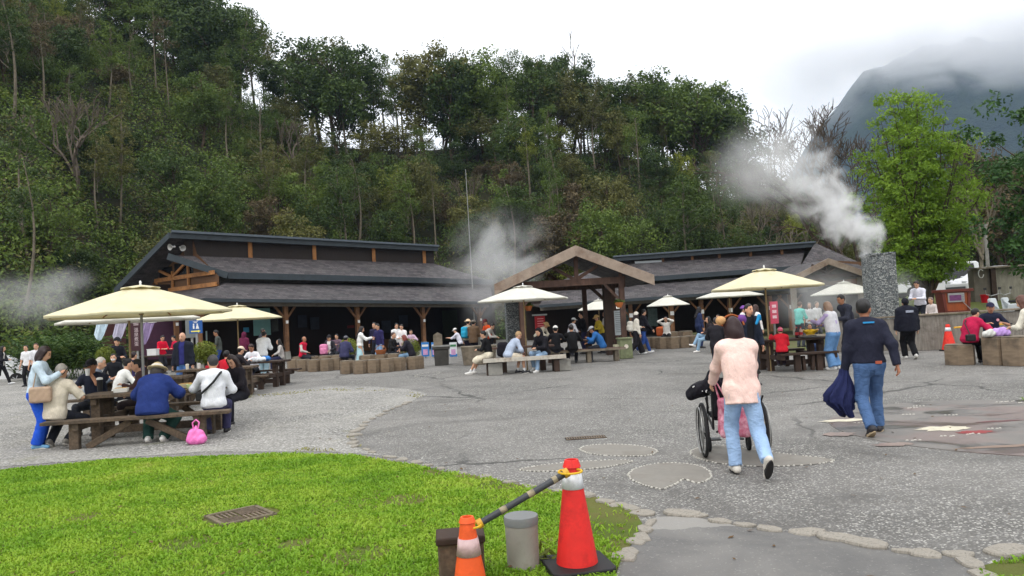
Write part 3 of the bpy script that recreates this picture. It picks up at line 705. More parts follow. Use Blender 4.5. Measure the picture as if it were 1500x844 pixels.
# the bright green tree: many ascending limbs and feathery leaves
def vase_tree(seed, H, R, nb, nl, size, zlow):
    rg = np.random.default_rng(seed); mb = MB(); C = []; Rr = []
    for b in range(nb):
        a = 2*math.pi*b/nb+rg.normal()*.25; r = R*rg.uniform(.12, 1.0)**.8; h = H*(1-.50*(r/R)**1.5)*rg.uniform(.86, 1.0)
        base = np.array([rg.normal()*.08, rg.normal()*.08, -.3]); e = np.array([math.cos(a)*r, math.sin(a)*r, h])
        m1 = np.array([math.cos(a)*r*.28, math.sin(a)*r*.28, h*.42])
        pts = [Vector(base)]
        for t in np.linspace(.1, 1, 9): pts.append(Vector((1-t)**2*base+2*t*(1-t)*m1+t*t*e+rg.normal(size=3)*.05))
        tube_np(mb, pts, .085, .012, 5)
        for t in np.linspace(.18, 1, 13):
            p = (1-t)**2*base+2*t*(1-t)*m1+t*t*e
            for q in range(3):
                dd = rg.normal(size=3); dd[2] = abs(dd[2])*.5-.25; dd /= np.linalg.norm(dd); L = rg.uniform(.3, 1.15)*(1.2-.5*t)
                c = p+dd*L
                if c[2] < zlow or math.hypot(c[0], c[1]) > R*1.12: continue
                mb.tube([Vector(p), Vector(c)], [.014, .004], 3, cap=False); C.append(c); Rr.append(rg.uniform(.22, .52))
    v, f = leaf_cloud(C, Rr, nl, size, rg, .7, .45, .42, .25)
    cm = np_mesh('crown', v, f); tm = bpy.data.meshes.new('trunk'); tm.from_pydata(mb.v, [], mb.f); tm.polygons.foreach_set('use_smooth', [True]*len(tm.polygons)); tm.update()
    return cm, tm, H
yb = 33.0; own_tree('broadleaf_tree', 'bright green many-stemmed tree behind the wooden lectern', 'tree', at_px(1352, yb), yb, vase_tree(402, 10.4, 2.8, 32, 40, .17, 1.3), LV['bright'], BARKD)
own_tree('broadleaf_tree', 'dark glossy green tree cut off by the right edge of the view', 'tree', at_px(1545, 29), 29, crown_tree(412, 7.6, .1, 2.5, 3.6, 90, .62, 110, .2, .16), LV['deep'], BARKD)
# far mountain
xs = np.arange(-1500, 2600, 22.0); ys = np.arange(620, 2300, 22.0); X, Y = np.meshgrid(xs, ys)
rid = np.interp(X/1500*1083+750, [200, 900, 1000, 1080, 1120, 1165, 1200, 1225, 1260, 1300, 1350, 1420, 1550, 1700, 2300], [20, 60, 90, 150, 205, 290, 340, 378, 408, 420, 432, 440, 440, 445, 420])
prof = np.clip((Y-640)/860, 0, 1)**1.15*np.where(Y > 1500, 1-.5*(Y-1500)/800, 1)
nz = (vnoise(X+5000, Y+3000, 1/260, 21)-.5)*.5+(vnoise(X+5000, Y+3000, 1/90, 22)-.5)*.22+(vnoise(X+5000, Y+3000, 1/36, 23)-.5)*.09
Z = rid*prof*(1+nz*.85)-6+(vnoise(X+5000, Y+3000, 1/30, 25)-.5)*9
i = np.arange(X.size).reshape(X.shape); F = np.stack([i[:-1, :-1], i[:-1, 1:], i[1:, 1:], i[1:, :-1]], -1).reshape(-1, 4)
mm, nt, b = new_mat('forested_mountain'); tc = nt.node('ShaderNodeTexCoord').outputs['Object']
f = nt.ramp(nt.noise(tc, .012, 8, .7), [(.35, 0), (.65, 1)]); nt.set(b.inputs['Base Color'], nt.mix(f, (.010, .020, .012), (.05, .072, .034))); b.inputs['Roughness'].default_value = 1
b.inputs['Specular IOR Level'].default_value = 0
nt.set(b.inputs['Normal'], nt.bump(nt.noise(tc, .06, 8, .75), 1.0, 18))
o = link_mesh('mountain', np_mesh('mountain', np.stack([X, Y, Z], -1).reshape(-1, 3), F, True), mm); o['kind'] = 'structure'
# ================================================================ buildings
def shingle_mat(name, ca, cb, rows, bw):
    m, nt, b = new_mat(name); tc = nt.node('ShaderNodeTexCoord').outputs['UV']
    br = nt.n.new('ShaderNodeTexBrick'); nt.set(br.inputs['Vector'], tc); br.inputs['Scale'].default_value = 1; br.inputs['Row Height'].default_value = rows; br.inputs['Brick Width'].default_value = bw
    br.inputs['Mortar Size'].default_value = .012; br.inputs['Color1'].default_value = (.15, .15, .15, 1); br.inputs['Color2'].default_value = (.95, .95, .95, 1); br.inputs['Mortar'].default_value = (0, 0, 0, 1)
    n1 = nt.noise(tc, .9, 5, .65); n2 = nt.noise(nt.mapping(tc, (.5, 3, 1)), 3.0, 5, .65)
    f = nt.math('ADD', nt.math('MULTIPLY', br.outputs['Color'], .45), nt.math('MULTIPLY', n2, .55))
    c = nt.mix(nt.ramp(f, [(.25, 0), (.75, 1)]), ca, cb)
    c = nt.mix(nt.math('MULTIPLY', nt.ramp(n1, [(.45, 0), (.68, 1)]), .5), c, lin((88, 86, 85)))
    li = nt.ramp(nt.noise(tc, 14, 3), [(.66, 0), (.74, 1)])
    c = nt.mix(nt.math('MULTIPLY', li, .5), c, lin((150, 146, 140)))
    nt.set(b.inputs['Base Color'], c); b.inputs['Roughness'].default_value = .7; b.inputs['Specular IOR Level'].default_value = .3
    sp = nt.node('ShaderNodeSeparateXYZ'); nt.set(sp.inputs[0], tc)
    saw = nt.math('FRACT', nt.math('DIVIDE', sp.outputs[1], rows))
    nt.set(b.inputs['Normal'], nt.bump(nt.math('ADD', nt.math('MULTIPLY', saw, -.7), nt.math('MULTIPLY', br.outputs['Color'], .4)), .8, .03)); return m
SHINGLE = shingle_mat('dark_shingles', lin((32, 31, 34)), lin((88, 82, 84)), .24, .32)
def roof_plane(name, pts, parent, th=.1, m=None, ud=None):
    """a roof slab with UVs: u along its first edge, v up the slope"""
    pts = [Vector(p) for p in pts]; mb = MB(); mb.slab(pts, th, Vector((0, 0, 1))); o = mb.build(name, m or SHINGLE, parent, True)
    u = (pts[1]-pts[0]).normalized() if ud is None else ud; n = (pts[1]-pts[0]).cross(pts[-1]-pts[0]).normalized(); v = n.cross(u)
    uv = o.data.uv_layers.new(name='UVMap')
    for l in o.data.loops:
        q = o.data.vertices[l.vertex_index].co-pts[0]; uv.data[l.index].uv = (q.dot(u), q.dot(v))
    return o
def plank_mat(name, a, b_): return mat(name, a, .85, .2, 4, .3, 25, .004, col2=b_, stretch=(9, 9, .6))
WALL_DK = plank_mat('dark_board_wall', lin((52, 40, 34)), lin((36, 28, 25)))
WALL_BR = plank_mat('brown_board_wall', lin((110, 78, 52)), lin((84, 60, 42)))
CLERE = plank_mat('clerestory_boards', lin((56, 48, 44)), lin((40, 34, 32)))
GLASSDK = mat('dark_glass', (.01, .011, .012), .15, .1, 2, 0, spec=.5)
def lathe_post(mb, a, b, r0, r1): mb.tube([a, b], [r0, r1], 10)
# ---- long shed (left)
A = D(300, 436, 36); B = D(720, 441, 48); W = plane_pick(A, B)
base = A.copy(); S = empty('long_shed', base, 0, 'long dark timber food hall with two-tier shingled roof and open front', 'building')
n, u = W.n, W.u
def Wz(p, z): return Vector((p.x, p.y, z))
L0 = W(298, 437); L1 = W(722, 442)
m0 = W(334, 402, 2.3); m1 = W(722, 412, 2.3)
lt0 = m0-Vector((0, 0, .42))+n*.25; lt1 = m1-Vector((0, 0, .42))+n*.25
roof_plane('roof', [L0, L1, lt1, lt0], S, .12)
Lb = L0+n*5.5-u*1.2; Lb.z = L0.z; Lt = W(249, 420, 3.4); Lt.z = lt0.z
roof_plane('roof', [Lb, L0, lt0, lt0+n*4.5-u*1.0], S, .12)
MB().bar(L0-Vector((0, 0, .09)), L1-Vector((0, 0, .09)), .09, .17).build('gutter', METAL_DARK, S, True)
MB().bar(Lb-Vector((0, 0, .09)), L0-Vector((0, 0, .09)), .09, .17).build('gutter', METAL_DARK, S, True)
eb = MB(); eb.bar(L0+n*.5-Vector((0, 0, .24)), L1+n*.5-Vector((0, 0, .24)), .14, .22)
eb.build('eave_beam', mat('grey_eave_beam', lin((104, 98, 88)), .8, .2, 4, .2), S, True)
# upper skirt roof
k0 = W(246, 374, 4.5); k1 = W(634, 386, 4.5)
roof_plane('roof', [m0, m1, k1, k0], S, .12)
MB().bar(m0-Vector((0, 0, .06)), m1-Vector((0, 0, .06)), .12, .34).build('fascia', METAL_DARK, S, True)
MB().bar(k0-Vector((0, 0, .06)), m0-Vector((0, 0, .06)), .12, .34).build('fascia', METAL_DARK, S, True)
roof_plane('roof', [m1, m1+n*6, k1+n*3.2, k1], S, .12)
# clerestory
r0 = W(250, 341, 4.3); r1 = W(641, 362, 4.3)
c0 = W(270, 372, 4.7); c1 = W(636, 384, 4.7)
mb = MB(); mb.quad(Wz(c0, c0.z-.3), Wz(c1, c1.z-.3), Wz(c1, r1.z-.05), Wz(c0, r0.z-.05)); mb.build('clerestory_wall', CLERE, S, True)
for px in (367, 461, 548, 622):
    a = W(px, 374+(px-250)*.03, 4.6); t = (px-250)/390
    MB().bar(Wz(a, a.z-.25), Wz(a, r0.z+(r1.z-r0.z)*t-.15), .2, .14).build('clerestory_post', WOOD_LIGHT, S, True)
mb = MB(); mb.bar(r0-Vector((0, 0, .14)), r1-Vector((0, 0, .14)), .14, .3); mb.build('fascia', METAL_DARK, S, True)
mb = MB(); mb.bar(r0-n*.12+Vector((0, 0, .06)), r1-n*.12+Vector((0, 0, .06)), .2, .12); mb.build('fascia_trim', mat('grey_flashing', lin((84, 92, 100)), .5, .1, 4, .05, metal=.3), S, True)
nG = Vector((-.79, .613, 0)); b0 = r0+nG*6.5+Vector((0, 0, -2.55)); b1 = r1+nG*6.5+Vector((0, 0, -2.55))
roof_plane('roof', [b1, b0, r0, r1], S, .14)
MB().bar(r0-u*.05-Vector((0, 0, .14)), b0-u*.05-Vector((0, 0, .14)), .12, .32).build('rake_board', METAL_DARK, S, True)
# gable end wall with timber frame
gC = m0-u*-.25; Wg = plane_pick(gC+n*8, gC)
g0 = lt0-u*.5-n*.3; gz = lt0.z-.2
mb = MB(); q = lambda o_, z: Vector((g0.x+nG.x*o_, g0.y+nG.y*o_, z))
mb.quad(q(8.2, gz), q(0, gz), q(0, m0.z-.1), q(2.1, k0.z+.1), q(2.4, r0.z-.35), q(8.2, b0.z-.25)); mb.build('gable_wall', WALL_BR, S, True)
mb = MB(); f = lambda o_, z: q(o_, z)-u*.09
for a, b in (((.1, gz+.12), (7.6, gz+.12)), ((.3, gz+.75), (6.6, gz+.75))): mb.bar(f(*a), f(*b), .1, .22)
mb.build('tie_beam', WOOD_LIGHT, S, True)
for o_ in (2.9, 4.6, 6.4): MB().bar(f(o_, gz+.2), f(o_, gz+1.55-(.28*max(0, o_-3.2))), .1, .16, n).build('king_post', WOOD_LIGHT, S, True)
for a, b in (((3.0, gz+1.5), (4.5, gz+.85)), ((4.6, gz+.85), (6.0, gz+1.3))): MB().bar(f(*a)-u*.03, f(*b)-u*.03, .1, .14).build('strut', WOOD_LIGHT, S, True)
for zz, (oa, ob) in ((gz+1.25, (2.5, 4.5)), (gz+1.15, (4.75, 6.2))):
    MB().quad(q(oa, gz+.9)-u*.02, q(ob, gz+.9)-u*.02, q(ob, zz+.3)-u*.02, q(oa, zz+.3)-u*.02).build('gable_window', GLASSDK, S, True)
# posts with braces, inner walls
for px in (203, 292, 419, 524, 620, 703):
    if px >= 292: p = W(px, 480, .95)
    else: p = L0+n*{203: 3.6}[px]-u*.2
    h = L0.z+(L1.z-L0.z)*max(0, min(1, (px-300)/420))-.2
    e_ = MB(); e_.box((p.x, p.y, h/2+.25), (.22, .22, h-.5), (0, 0, math.atan2(u.y, u.x))); e_.build('post', WOOD_POST, S, True, bevel=.01)
    MB().box((p.x, p.y, .26), (.32, .32, .52), (0, 0, math.atan2(u.y, u.x)), .8).build('post_base', CONC, S, True)
    for sg in (-1, 1):
        MB().bar(Vector((p.x, p.y, h-.75))+u*sg*.06, Vector((p.x, p.y, h-.05))+u*sg*.62, .1, .12, n).build('brace', WOOD_POST, S, True)
    MB().box((p.x-n.x*.16, p.y-n.y*.16, h-.95), (.12, .06, .16), (0, 0, math.atan2(u.y, u.x))).build('socket_box', WHITE, S, True)
bw = W(208, 470, 7.2); be = W(725, 470, 7.2)
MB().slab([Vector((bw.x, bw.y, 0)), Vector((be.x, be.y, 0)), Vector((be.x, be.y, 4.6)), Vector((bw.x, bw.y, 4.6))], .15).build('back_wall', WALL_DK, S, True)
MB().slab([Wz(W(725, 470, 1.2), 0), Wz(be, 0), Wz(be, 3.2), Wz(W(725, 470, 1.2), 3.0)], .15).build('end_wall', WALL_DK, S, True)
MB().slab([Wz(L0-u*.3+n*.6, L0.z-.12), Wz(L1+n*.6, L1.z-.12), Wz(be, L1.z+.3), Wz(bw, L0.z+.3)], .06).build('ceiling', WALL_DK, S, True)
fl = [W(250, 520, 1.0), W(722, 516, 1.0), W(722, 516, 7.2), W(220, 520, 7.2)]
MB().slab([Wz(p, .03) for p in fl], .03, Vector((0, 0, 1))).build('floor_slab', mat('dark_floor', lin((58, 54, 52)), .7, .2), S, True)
bwall = lambda px, py, off=7.1: W(px, py, off)
def panel(name, px0, py0, px1, py1, off, m, parent=S, th=.04, Wf=None):
    Wf = Wf or W; a, b = Wf(px0, py1, off), Wf(px1, py1, off); zt = Wf(px0, py0, off).z; zb = a.z
    return MB().slab([Wz(a, zb), Wz(b, zb), Wz(b, zt), Wz(a, zt)], th).build(name, m, parent, True)
panel('awning_banner', 206, 462, 268, 528, 4.5, mat('purple_curtain', lin((92, 52, 76)), .8, .3, 2, .2, col2=lin((58, 34, 52))))
panel('menu_panel', 372, 452, 397, 492, 6.5, mat('pale_cyan_board', lin((150, 205, 200)), .6, .08, 2))
panel('shop_front', 150, 468, 186, 530, 5.0, mat('maroon_front', lin((64, 34, 32)), .8, .2, 2))
panel('window', 398, 452, 408, 486, 6.9, GLASSDK); panel('blue_poster', 357, 480, 365, 487, 6.6, mat('cyan_poster', lin((70, 160, 200)), .5, .1, 3))
panel('light_tube', 302, 485, 304, 499, 5.5, mat('pale_lightbox', lin((200, 220, 215)), .5, .02, 3))
panel('red_sign', 509, 477, 519, 481, 6.8, mat('dim_red_sign', lin((120, 28, 26)), .6, .1, 3))
panel('counter', 480, 503, 616, 522, 5.6, WALL_BR); panel('green_board', 650, 455, 672, 500, 6.6, mat('dim_green_board', lin((46, 52, 30)), .8, .2, 2))
for px, py in ((437, 462), (455, 465), (560, 470), (585, 462)): panel('wall_sign', px, py, px+13, py+18, 6.9, mat('dim_wall_sign', lin((54, 56, 66)), .7, .2, 3))
# loudspeakers on the gable peak
for px, py, aim in ((252, 362, (-.4, -.85, -.1)), (266, 363, (.75, -.6, -.25))):
    p = W(px, py, 3.9); e = empty('loudspeaker', p, 0, 'grey horn loudspeaker under the shed gable peak facing ' + ('left' if px < 260 else 'right'), 'loudspeaker', None)
    R = rotm(aim); mb = MB(); mb.lathe([(.035, -.2), (.05, -.14), (.04, -.08), (.07, 0), (.15, .13), (.17, .14), (.15, .135), (.04, 0)], 18, (0, 0, 0), R); mb.build('horn', mat('horn_grey', lin((150, 148, 144)), .5, .06), e, smooth=40)
    MB().bar((0, 0, 0), (0, .35, .12), .04, .04).build('bracket', METAL_DARK, e)
# ---- far shed (right)
A2 = D(880, 440, 45.5); B2 = D(1230, 430, 43.5); W2 = plane_pick(A2, B2); n2, u2 = W2.n, W2.u
S2 = empty('far_shed', A2, 0, 'long dark shingled shed behind the pavilion with clerestory strip and open front', 'building')
e0 = W2(790, 447); e1 = W2(1185, 419); mm0 = W2(940, 410, 2.2); mm1 = W2(1172, 391, 2.2)
mm0b = mm0-u2*6
roof_plane('roof', [e0, e1, mm1-Vector((0, 0, .4)), mm0b-Vector((0, 0, .4))], S2, .12)
MB().bar(e0-Vector((0, 0, .08)), e1-Vector((0, 0, .08)), .1, .18).build('gutter', METAL_DARK, S2, True)
MB().bar(e0+n2*.5-Vector((0, 0, .22)), e1+n2*.5-Vector((0, 0, .22)), .14, .26).build('eave_beam', mat('grey_eave_beam', lin((104, 98, 88))), S2, True)
q0 = W2(915, 386, 5.0); q1 = W2(1178, 370, 5.0)
roof_plane('roof', [mm0b, mm1, q1, q0-u2*1.5], S2, .12)
MB().bar(mm0b-Vector((0, 0, .06)), mm1-Vector((0, 0, .06)), .12, .3).build('fascia', METAL_DARK, S2, True)
t0 = W2(898, 377.5, 4.7); t1 = W2(1194, 356, 4.7)
MB().quad(Wz(q0+n2*.05-u2*1.2, q0.z-.2), Wz(q1+n2*.05, q1.z-.2), Wz(q1+n2*.05, t1.z-.1), Wz(q0+n2*.05-u2*1.2, t0.z-.1)).build('clerestory_wall', CLERE, S2, True)
for px in (971, 1014, 1054, 1100, 1146): 
    a = W2(px, 380, 4.95); MB().box((a.x, a.y, t0.z-.45), (.16, .1, .7)).build('clerestory_post', WOOD_POST, S2, True)
MB().slab([W2(930, 383, 4.9), W2(969, 381, 4.9), W2(969, 385.5, 4.9), W2(930, 388, 4.9)], .03).build('clerestory_window', mat('pale_pane', lin((170, 176, 180)), .3, .05), S2, True)
MB().bar(t0-Vector((0, 0, .12)), t1-Vector((0, 0, .12)), .16, .28).build('fascia', METAL_DARK, S2, True)
MB().bar(t0-n2*.12+Vector((0, 0, .06)), t1-n2*.12+Vector((0, 0, .06)), .2, .1).build('fascia_trim', _mats['grey_flashing'], S2, True)
roof_plane('roof', [t1+n2*6-Vector((0, 0, 2.2)), t0+n2*6-Vector((0, 0, 2.2)), t0, t1], S2, .14)
tr = W2(1262, 386, 4.7); roof_plane('roof', [mm1, tr-Vector((0, 0, .5))-n2*2, tr, t1], S2, .12)
MB().slab([W2(1180, 420, 3.2), W2(1268, 415, 3.2), W2(1268, 384, 3.2), W2(1180, 380, 3.2)], .1).build('end_wall', WALL_BR, S2, True)
ba, bb = W2(770, 460, 6.5), W2(1290, 440, 6.5)
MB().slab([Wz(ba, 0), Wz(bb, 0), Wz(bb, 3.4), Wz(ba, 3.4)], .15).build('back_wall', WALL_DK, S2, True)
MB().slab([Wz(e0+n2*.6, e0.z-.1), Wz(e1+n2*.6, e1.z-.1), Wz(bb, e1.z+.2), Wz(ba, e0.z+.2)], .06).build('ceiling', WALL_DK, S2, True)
for px in (925, 985, 1029, 1071, 1130, 1160):
    p = W2(px, 480, .9); h = e0.z-.2
    MB().box((p.x, p.y, h/2), (.24, .24, h)).build('post', WOOD_POST, S2, True, bevel=.01)
    for sg in (-1, 1): MB().bar(Vector((p.x, p.y, h-.8))+u2*sg*.06, Vector((p.x, p.y, h-.02))+u2*sg*.7, .1, .13, n2).build('brace', WOOD_POST, S2, True)
    MB().box((p.x, p.y-.16, h-.75), (.22, .05, .24)).build('lamp_box', WHITE, S2, True)
for k, (px, w_) in enumerate(((893, 12), (917, 8), (950, 9), (958, 6))): panel('shop_window', px, 452, px+w_, 478, 3.5, mat('blue_green_window', lin((120, 146, 142)), .3, .45, 9, 0, col2=lin((58, 84, 78))), S2, .04, W2)
# ---- gabled porch beside the stone chimney
A3 = D(1168, 415, 37); B3 = D(1280, 405, 37); W3 = plane_pick(A3, B3)
S3 = empty('gabled_porch', D(1215, 400, 37), 0, 'small timber gable porch in steam left of the stone chimney', 'porch')
def gable(S_, Wf, L, T, R_, depth, bw_, mroof, th=.12, drop=.0):
    l, t, r = Wf(*L), Wf(*T), Wf(*R_); nn = Wf.n*depth
    t = Vector(((l.x+r.x)/2 if False else t.x, t.y, t.z))
    roof_plane('roof', [l+nn, l, t, t+nn], S_, th, mroof); roof_plane('roof', [r, r+nn, t+nn, t], S_, th, mroof)
    for a, b in ((l, t), (r, t)):
        MB().slab([a-Wf.n*.06+Vector((0, 0, .06)), b-Wf.n*.06+Vector((0, 0, .06)), b-Wf.n*.06-Vector((0, 0, bw_)), a-Wf.n*.06-Vector((0, 0, bw_))], .08, -Wf.n).build('barge_board', WOOD_BARGE, S_, True, bevel=.008)
    return l, t, r
l, t, r = gable(S3, W3, (1166, 404), (1213, 380), (1276, 402), 5, .26, SHINGLE)
for px in (1163, 1262):
    p = W3(px, 440, .4); MB().box((p.x, p.y, 1.55), (.24, .24, 3.1)).build('post', mat('grey_post', lin((128, 120, 110)), .85, .2), S3, True, bevel=.01)
MB().bar(Wz(l, l.z-.1)+W3.n*.3, Wz(r, l.z-.1)+W3.n*.3, .16, .2).build('tie_beam', WOOD_DARK, S3, True)
MB().bar(Wz(t, l.z)+W3.n*.3, Wz(t, t.z-.1)+W3.n*.3, .14, .14, W3.n).build('king_post', WOOD_DARK, S3, True)
for sg in (-1, 1): MB().bar(Wz(t, l.z+.05)+W3.n*.25, Wz(t, l.z+.5)+W3.n*.25+W3.u*sg*.75, .1, .12).build('strut', WOOD_DARK, S3, True)
# ---- timber pavilion
A4 = D(725, 420, 27.6); B4 = D(957, 408, 27.6); W4 = plane_pick(A4, B4); n4, u4 = W4.n, W4.u
S4 = empty('pavilion', D(840, 420, 27.6), 0, 'open timber pavilion with weathered gable roof in the middle of the plaza', 'pavilion')
l, t, r = gable(S4, W4, (724, 419), (843, 362), (958, 405), 6.5, .34, SHINGLE, .14)
BZ = W4(845, 413).z
MB().bar(Wz(W4(765, 416, .55), BZ), Wz(W4(915, 409, .55), BZ), .16, .26).build('tie_beam', WOOD_RED, S4, True, bevel=.01)
MB().bar(Wz(W4(765, 416, 5.2), BZ), Wz(W4(915, 409, 5.2), BZ), .16, .26).build('tie_beam', WOOD_RED, S4, True, bevel=.01)
MB().bar(Wz(W4(843, 390, .55), BZ), Wz(W4(843, 370, .55), t.z-.12), .16, .16, n4).build('king_post', WOOD_RED, S4, True)
for sg in (-1, 1):
    c = Wz(W4(843, 400, .55), BZ+.12); MB().bar(c+u4*sg*.05, c+u4*sg*.85+Vector((0, 0, .48)), .12, .13, n4).build('strut', WOOD_RED, S4, True)
    MB().bar(c+n4*4.65+u4*sg*.05, c+n4*4.65+u4*sg*.85+Vector((0, 0, .48)), .12, .13, n4).build('strut', WOOD_RED, S4, True)
for px, off in ((766, .55), (913, .55), (764, 4.6), (900, 4.6), (858, 5.2)):
    p = W4(px, 470, off); MB().box((p.x, p.y, BZ/2+.05), (.2, .2, BZ-.1), (0, 0, math.atan2(u4.y, u4.x))).build('post', WOOD_RED, S4, True, bevel=.012)
    if off < 1: MB().bar(Vector((p.x, p.y, BZ-.85)), Vector((p.x, p.y, BZ-.05))+u4*(.7 if px < 800 else -.7), .1, .13, n4).build('brace', WOOD_RED, S4, True)
for px in (766, 913):
    p = W4(px, 470, .55); q_ = W4(px, 470, 5.4); MB().bar(Wz(p, BZ+.18), Wz(q_, BZ+.18), .16, .2).build('plate_beam', WOOD_RED, S4, True)
p = W4(893, 500, 1.6); MB().box((p.x, p.y, BZ/2), (.3, .3, BZ), (0, 0, .1)).build('post', WOOD_DARK, S4, True, bevel=.012)
MB().bar(Vector((p.x, p.y, BZ-.8)), Vector((p.x, p.y, BZ))-u4*.8, .12, .14, n4).build('brace', WOOD_DARK, S4, True)
# things hung in the pavilion
def sign(name, label, p, w, h, face, rz=0, legs=True, th=.05, cat='sign', frame=None, post=METAL_GREY):
    e = empty(name, (p.x, p.y, 0), rz, label, cat); zc = p.z
    MB().box((0, 0, zc), (w, th, h)).build('panel', face, e, bevel=.004)
    if frame:
        mb = MB(); [mb.box((sx*(w/2+.02), 0, zc), (.05, th+.03, h+.09)) for sx in (-1, 1)]; [mb.box((0, 0, zc+sz*(h/2+.02)), (w, th+.03, .05)) for sz in (-1, 1)]; mb.build('frame', frame, e)
    if legs: MB().box((0, .05, zc/2-h/4), (.07, .05, zc-h/2)).build('post', post, e)
    return e
def text_mesh(body, size, m, parent, loc, rot=(rad(90), 0, 0), ext=.002, name='lettering', align='CENTER'):
    cu = bpy.data.curves.new('lettering', 'FONT'); cu.body = body; cu.size = size; cu.align_x = align; cu.align_y = 'CENTER'; cu.extrude = ext; cu.resolution_u = 2
    t_ = bpy.data.objects.new('tmp_text', cu); COL.objects.link(t_); dgx = bpy.context.evaluated_depsgraph_get(); dgx.update()
    me = bpy.data.meshes.new_from_object(t_.evaluated_get(dgx)); bpy.data.objects.remove(t_)
    me.materials.clear(); o = link_mesh(name, me, m, parent); o.location = loc; o.rotation_euler = rot; return o
p = P(791, 474, 31); e = sign('notice_case', 'red wooden notice case inside the pavilion', p, .42, .62, mat('notice_red', lin((170, 26, 34)), .5, .1), 0, True, .18, 'notice case', None, WOOD_DARK)
MB().box((0, 0, p.z+.36), (.62, .32, .06)).build('roof', METAL_GREY, e)
for k in range(4): MB().box((.02, -.095, p.z+.2-k*.1), (.26, .006, .03)).build('text_line', mat('notice_text', lin((226, 150, 150)), .6, 0), e)
p = P(906, 473, 29.2); e = sign('information_board', 'tall white information board beside the right pavilion post', p, .34, .98, mat('board_white', lin((196, 204, 206)), .6, .08, 6), 0, True, .05, 'board', WOOD_RED, WOOD_RED)
for k in range(11): MB().box((rng.uniform(-.01, .01), -.03, p.z+.4-k*.075), (.24, .004, .022)).build('text_line', mat('board_text', lin((112, 118, 124)), .7, 0), e)
def hanging_basket(px, py, d, label):
    p = P(px, py, d); e = empty('hanging_basket', (p.x, p.y, p.z), 0, label, 'plant pot')
    mb = MB(); mb.lathe([(.08, -.12), (.16, .05), (.16, .07), (.13, .06)], 14); mb.build('pot', mat('terracotta', lin((168, 96, 48)), .8, .15), e, smooth=50)
    v, f_ = leaf_cloud([(0, 0, .12), (.08, 0, .1), (-.08, .03, .08)], [.14, .12, .12], 45, .1, np.random.default_rng(int(px)), .8); link_mesh('foliage', np_mesh('foliage', v, f_), LV['mid'], e)
    mb = MB(); mb.tube([(0, 0, .06), (0, 0, .5)], .006, 4); mb.build('cord', BLACK, e)
hanging_basket(907, 446, 27.0, 'orange hanging pot of greenery on the right pavilion post'); hanging_basket(774, 451, 28.6, 'orange hanging pot of greenery on the left pavilion post')
# ---- stone chimneys
def pebble_wall():
    m, nt, b = new_mat('split_stone'); tc = nt.node('ShaderNodeTexCoord').outputs['Object']
    tcm = nt.mapping(tc, (1, 1, 1.9)); vv = nt.n.new('ShaderNodeTexVoronoi'); nt.set(vv.inputs['Vector'], tcm); vv.inputs['Scale'].default_value = 17
    sp = nt.node('ShaderNodeSeparateColor'); nt.set(sp.inputs[0], vv.outputs['Color'])
    c = nt.ramp(sp.outputs[0], [(0, lin((96, 104, 108))), (.5, lin((146, 152, 152))), (1, lin((205, 208, 204)))])
    ed = nt.ramp(nt.voronoi(tcm, 17, 'DISTANCE_TO_EDGE'), [(.0, 1), (.16, 0)])
    c = nt.mix(ed, c, (.018, .019, .02)); nt.set(b.inputs['Base Color'], c); b.inputs['Roughness'].default_value = .8
    nt.set(b.inputs['Normal'], nt.bump(nt.math('SUBTRACT', 1, ed), 1.0, .03)); return m
STONEW = pebble_wall()
def chimney(px, d, z0, z1, w_, label, rz=0):
    p = D(px, 430, d, 0); e = empty('stone_chimney', (p.x, p.y, z0), rz, label, 'chimney'); h = z1-z0; t_ = .17
    mb = MB()
    for sx in (-1, 1): mb.box((sx*(w_/2-t_/2), 0, h/2), (t_, w_, h))
    for sy in (-1, 1): mb.box((0, sy*(w_/2-t_/2), h/2), (w_-2*t_, t_, h))
    for k in range(150):   # ragged rim stones
        a = rng.uniform(-.5, .5)*w_; s_ = rng.choice([-1, 1]); q_ = (a, s_*(w_/2-.07)) if rng.random() < .5 else (s_*(w_/2-.07), a)
        mb.box((q_[0], q_[1], h+rng.uniform(-.02, .02)), (rng.uniform(.08, .2), rng.uniform(.06, .14), rng.uniform(.03, .08)), (rng.uniform(-.2, .2), rng.uniform(-.2, .2), rng.uniform(0, 3)))
    mb.build('shaft', STONEW, e, bevel=.01)
    MB().box((0, 0, h-.35), (w_-2*t_-.01, w_-2*t_-.01, .05)).build('flue', HOLE, e); return e
ch = P(1291, 372, 24.0); chimney(1290, 24.4, .0, ch.z, .76, 'square grey stone chimney pouring white steam behind the pit wall', .06)
chimney(752, 33, 0, 2.75, .8, 'grey stone chimney half hidden behind the white umbrella', .1)
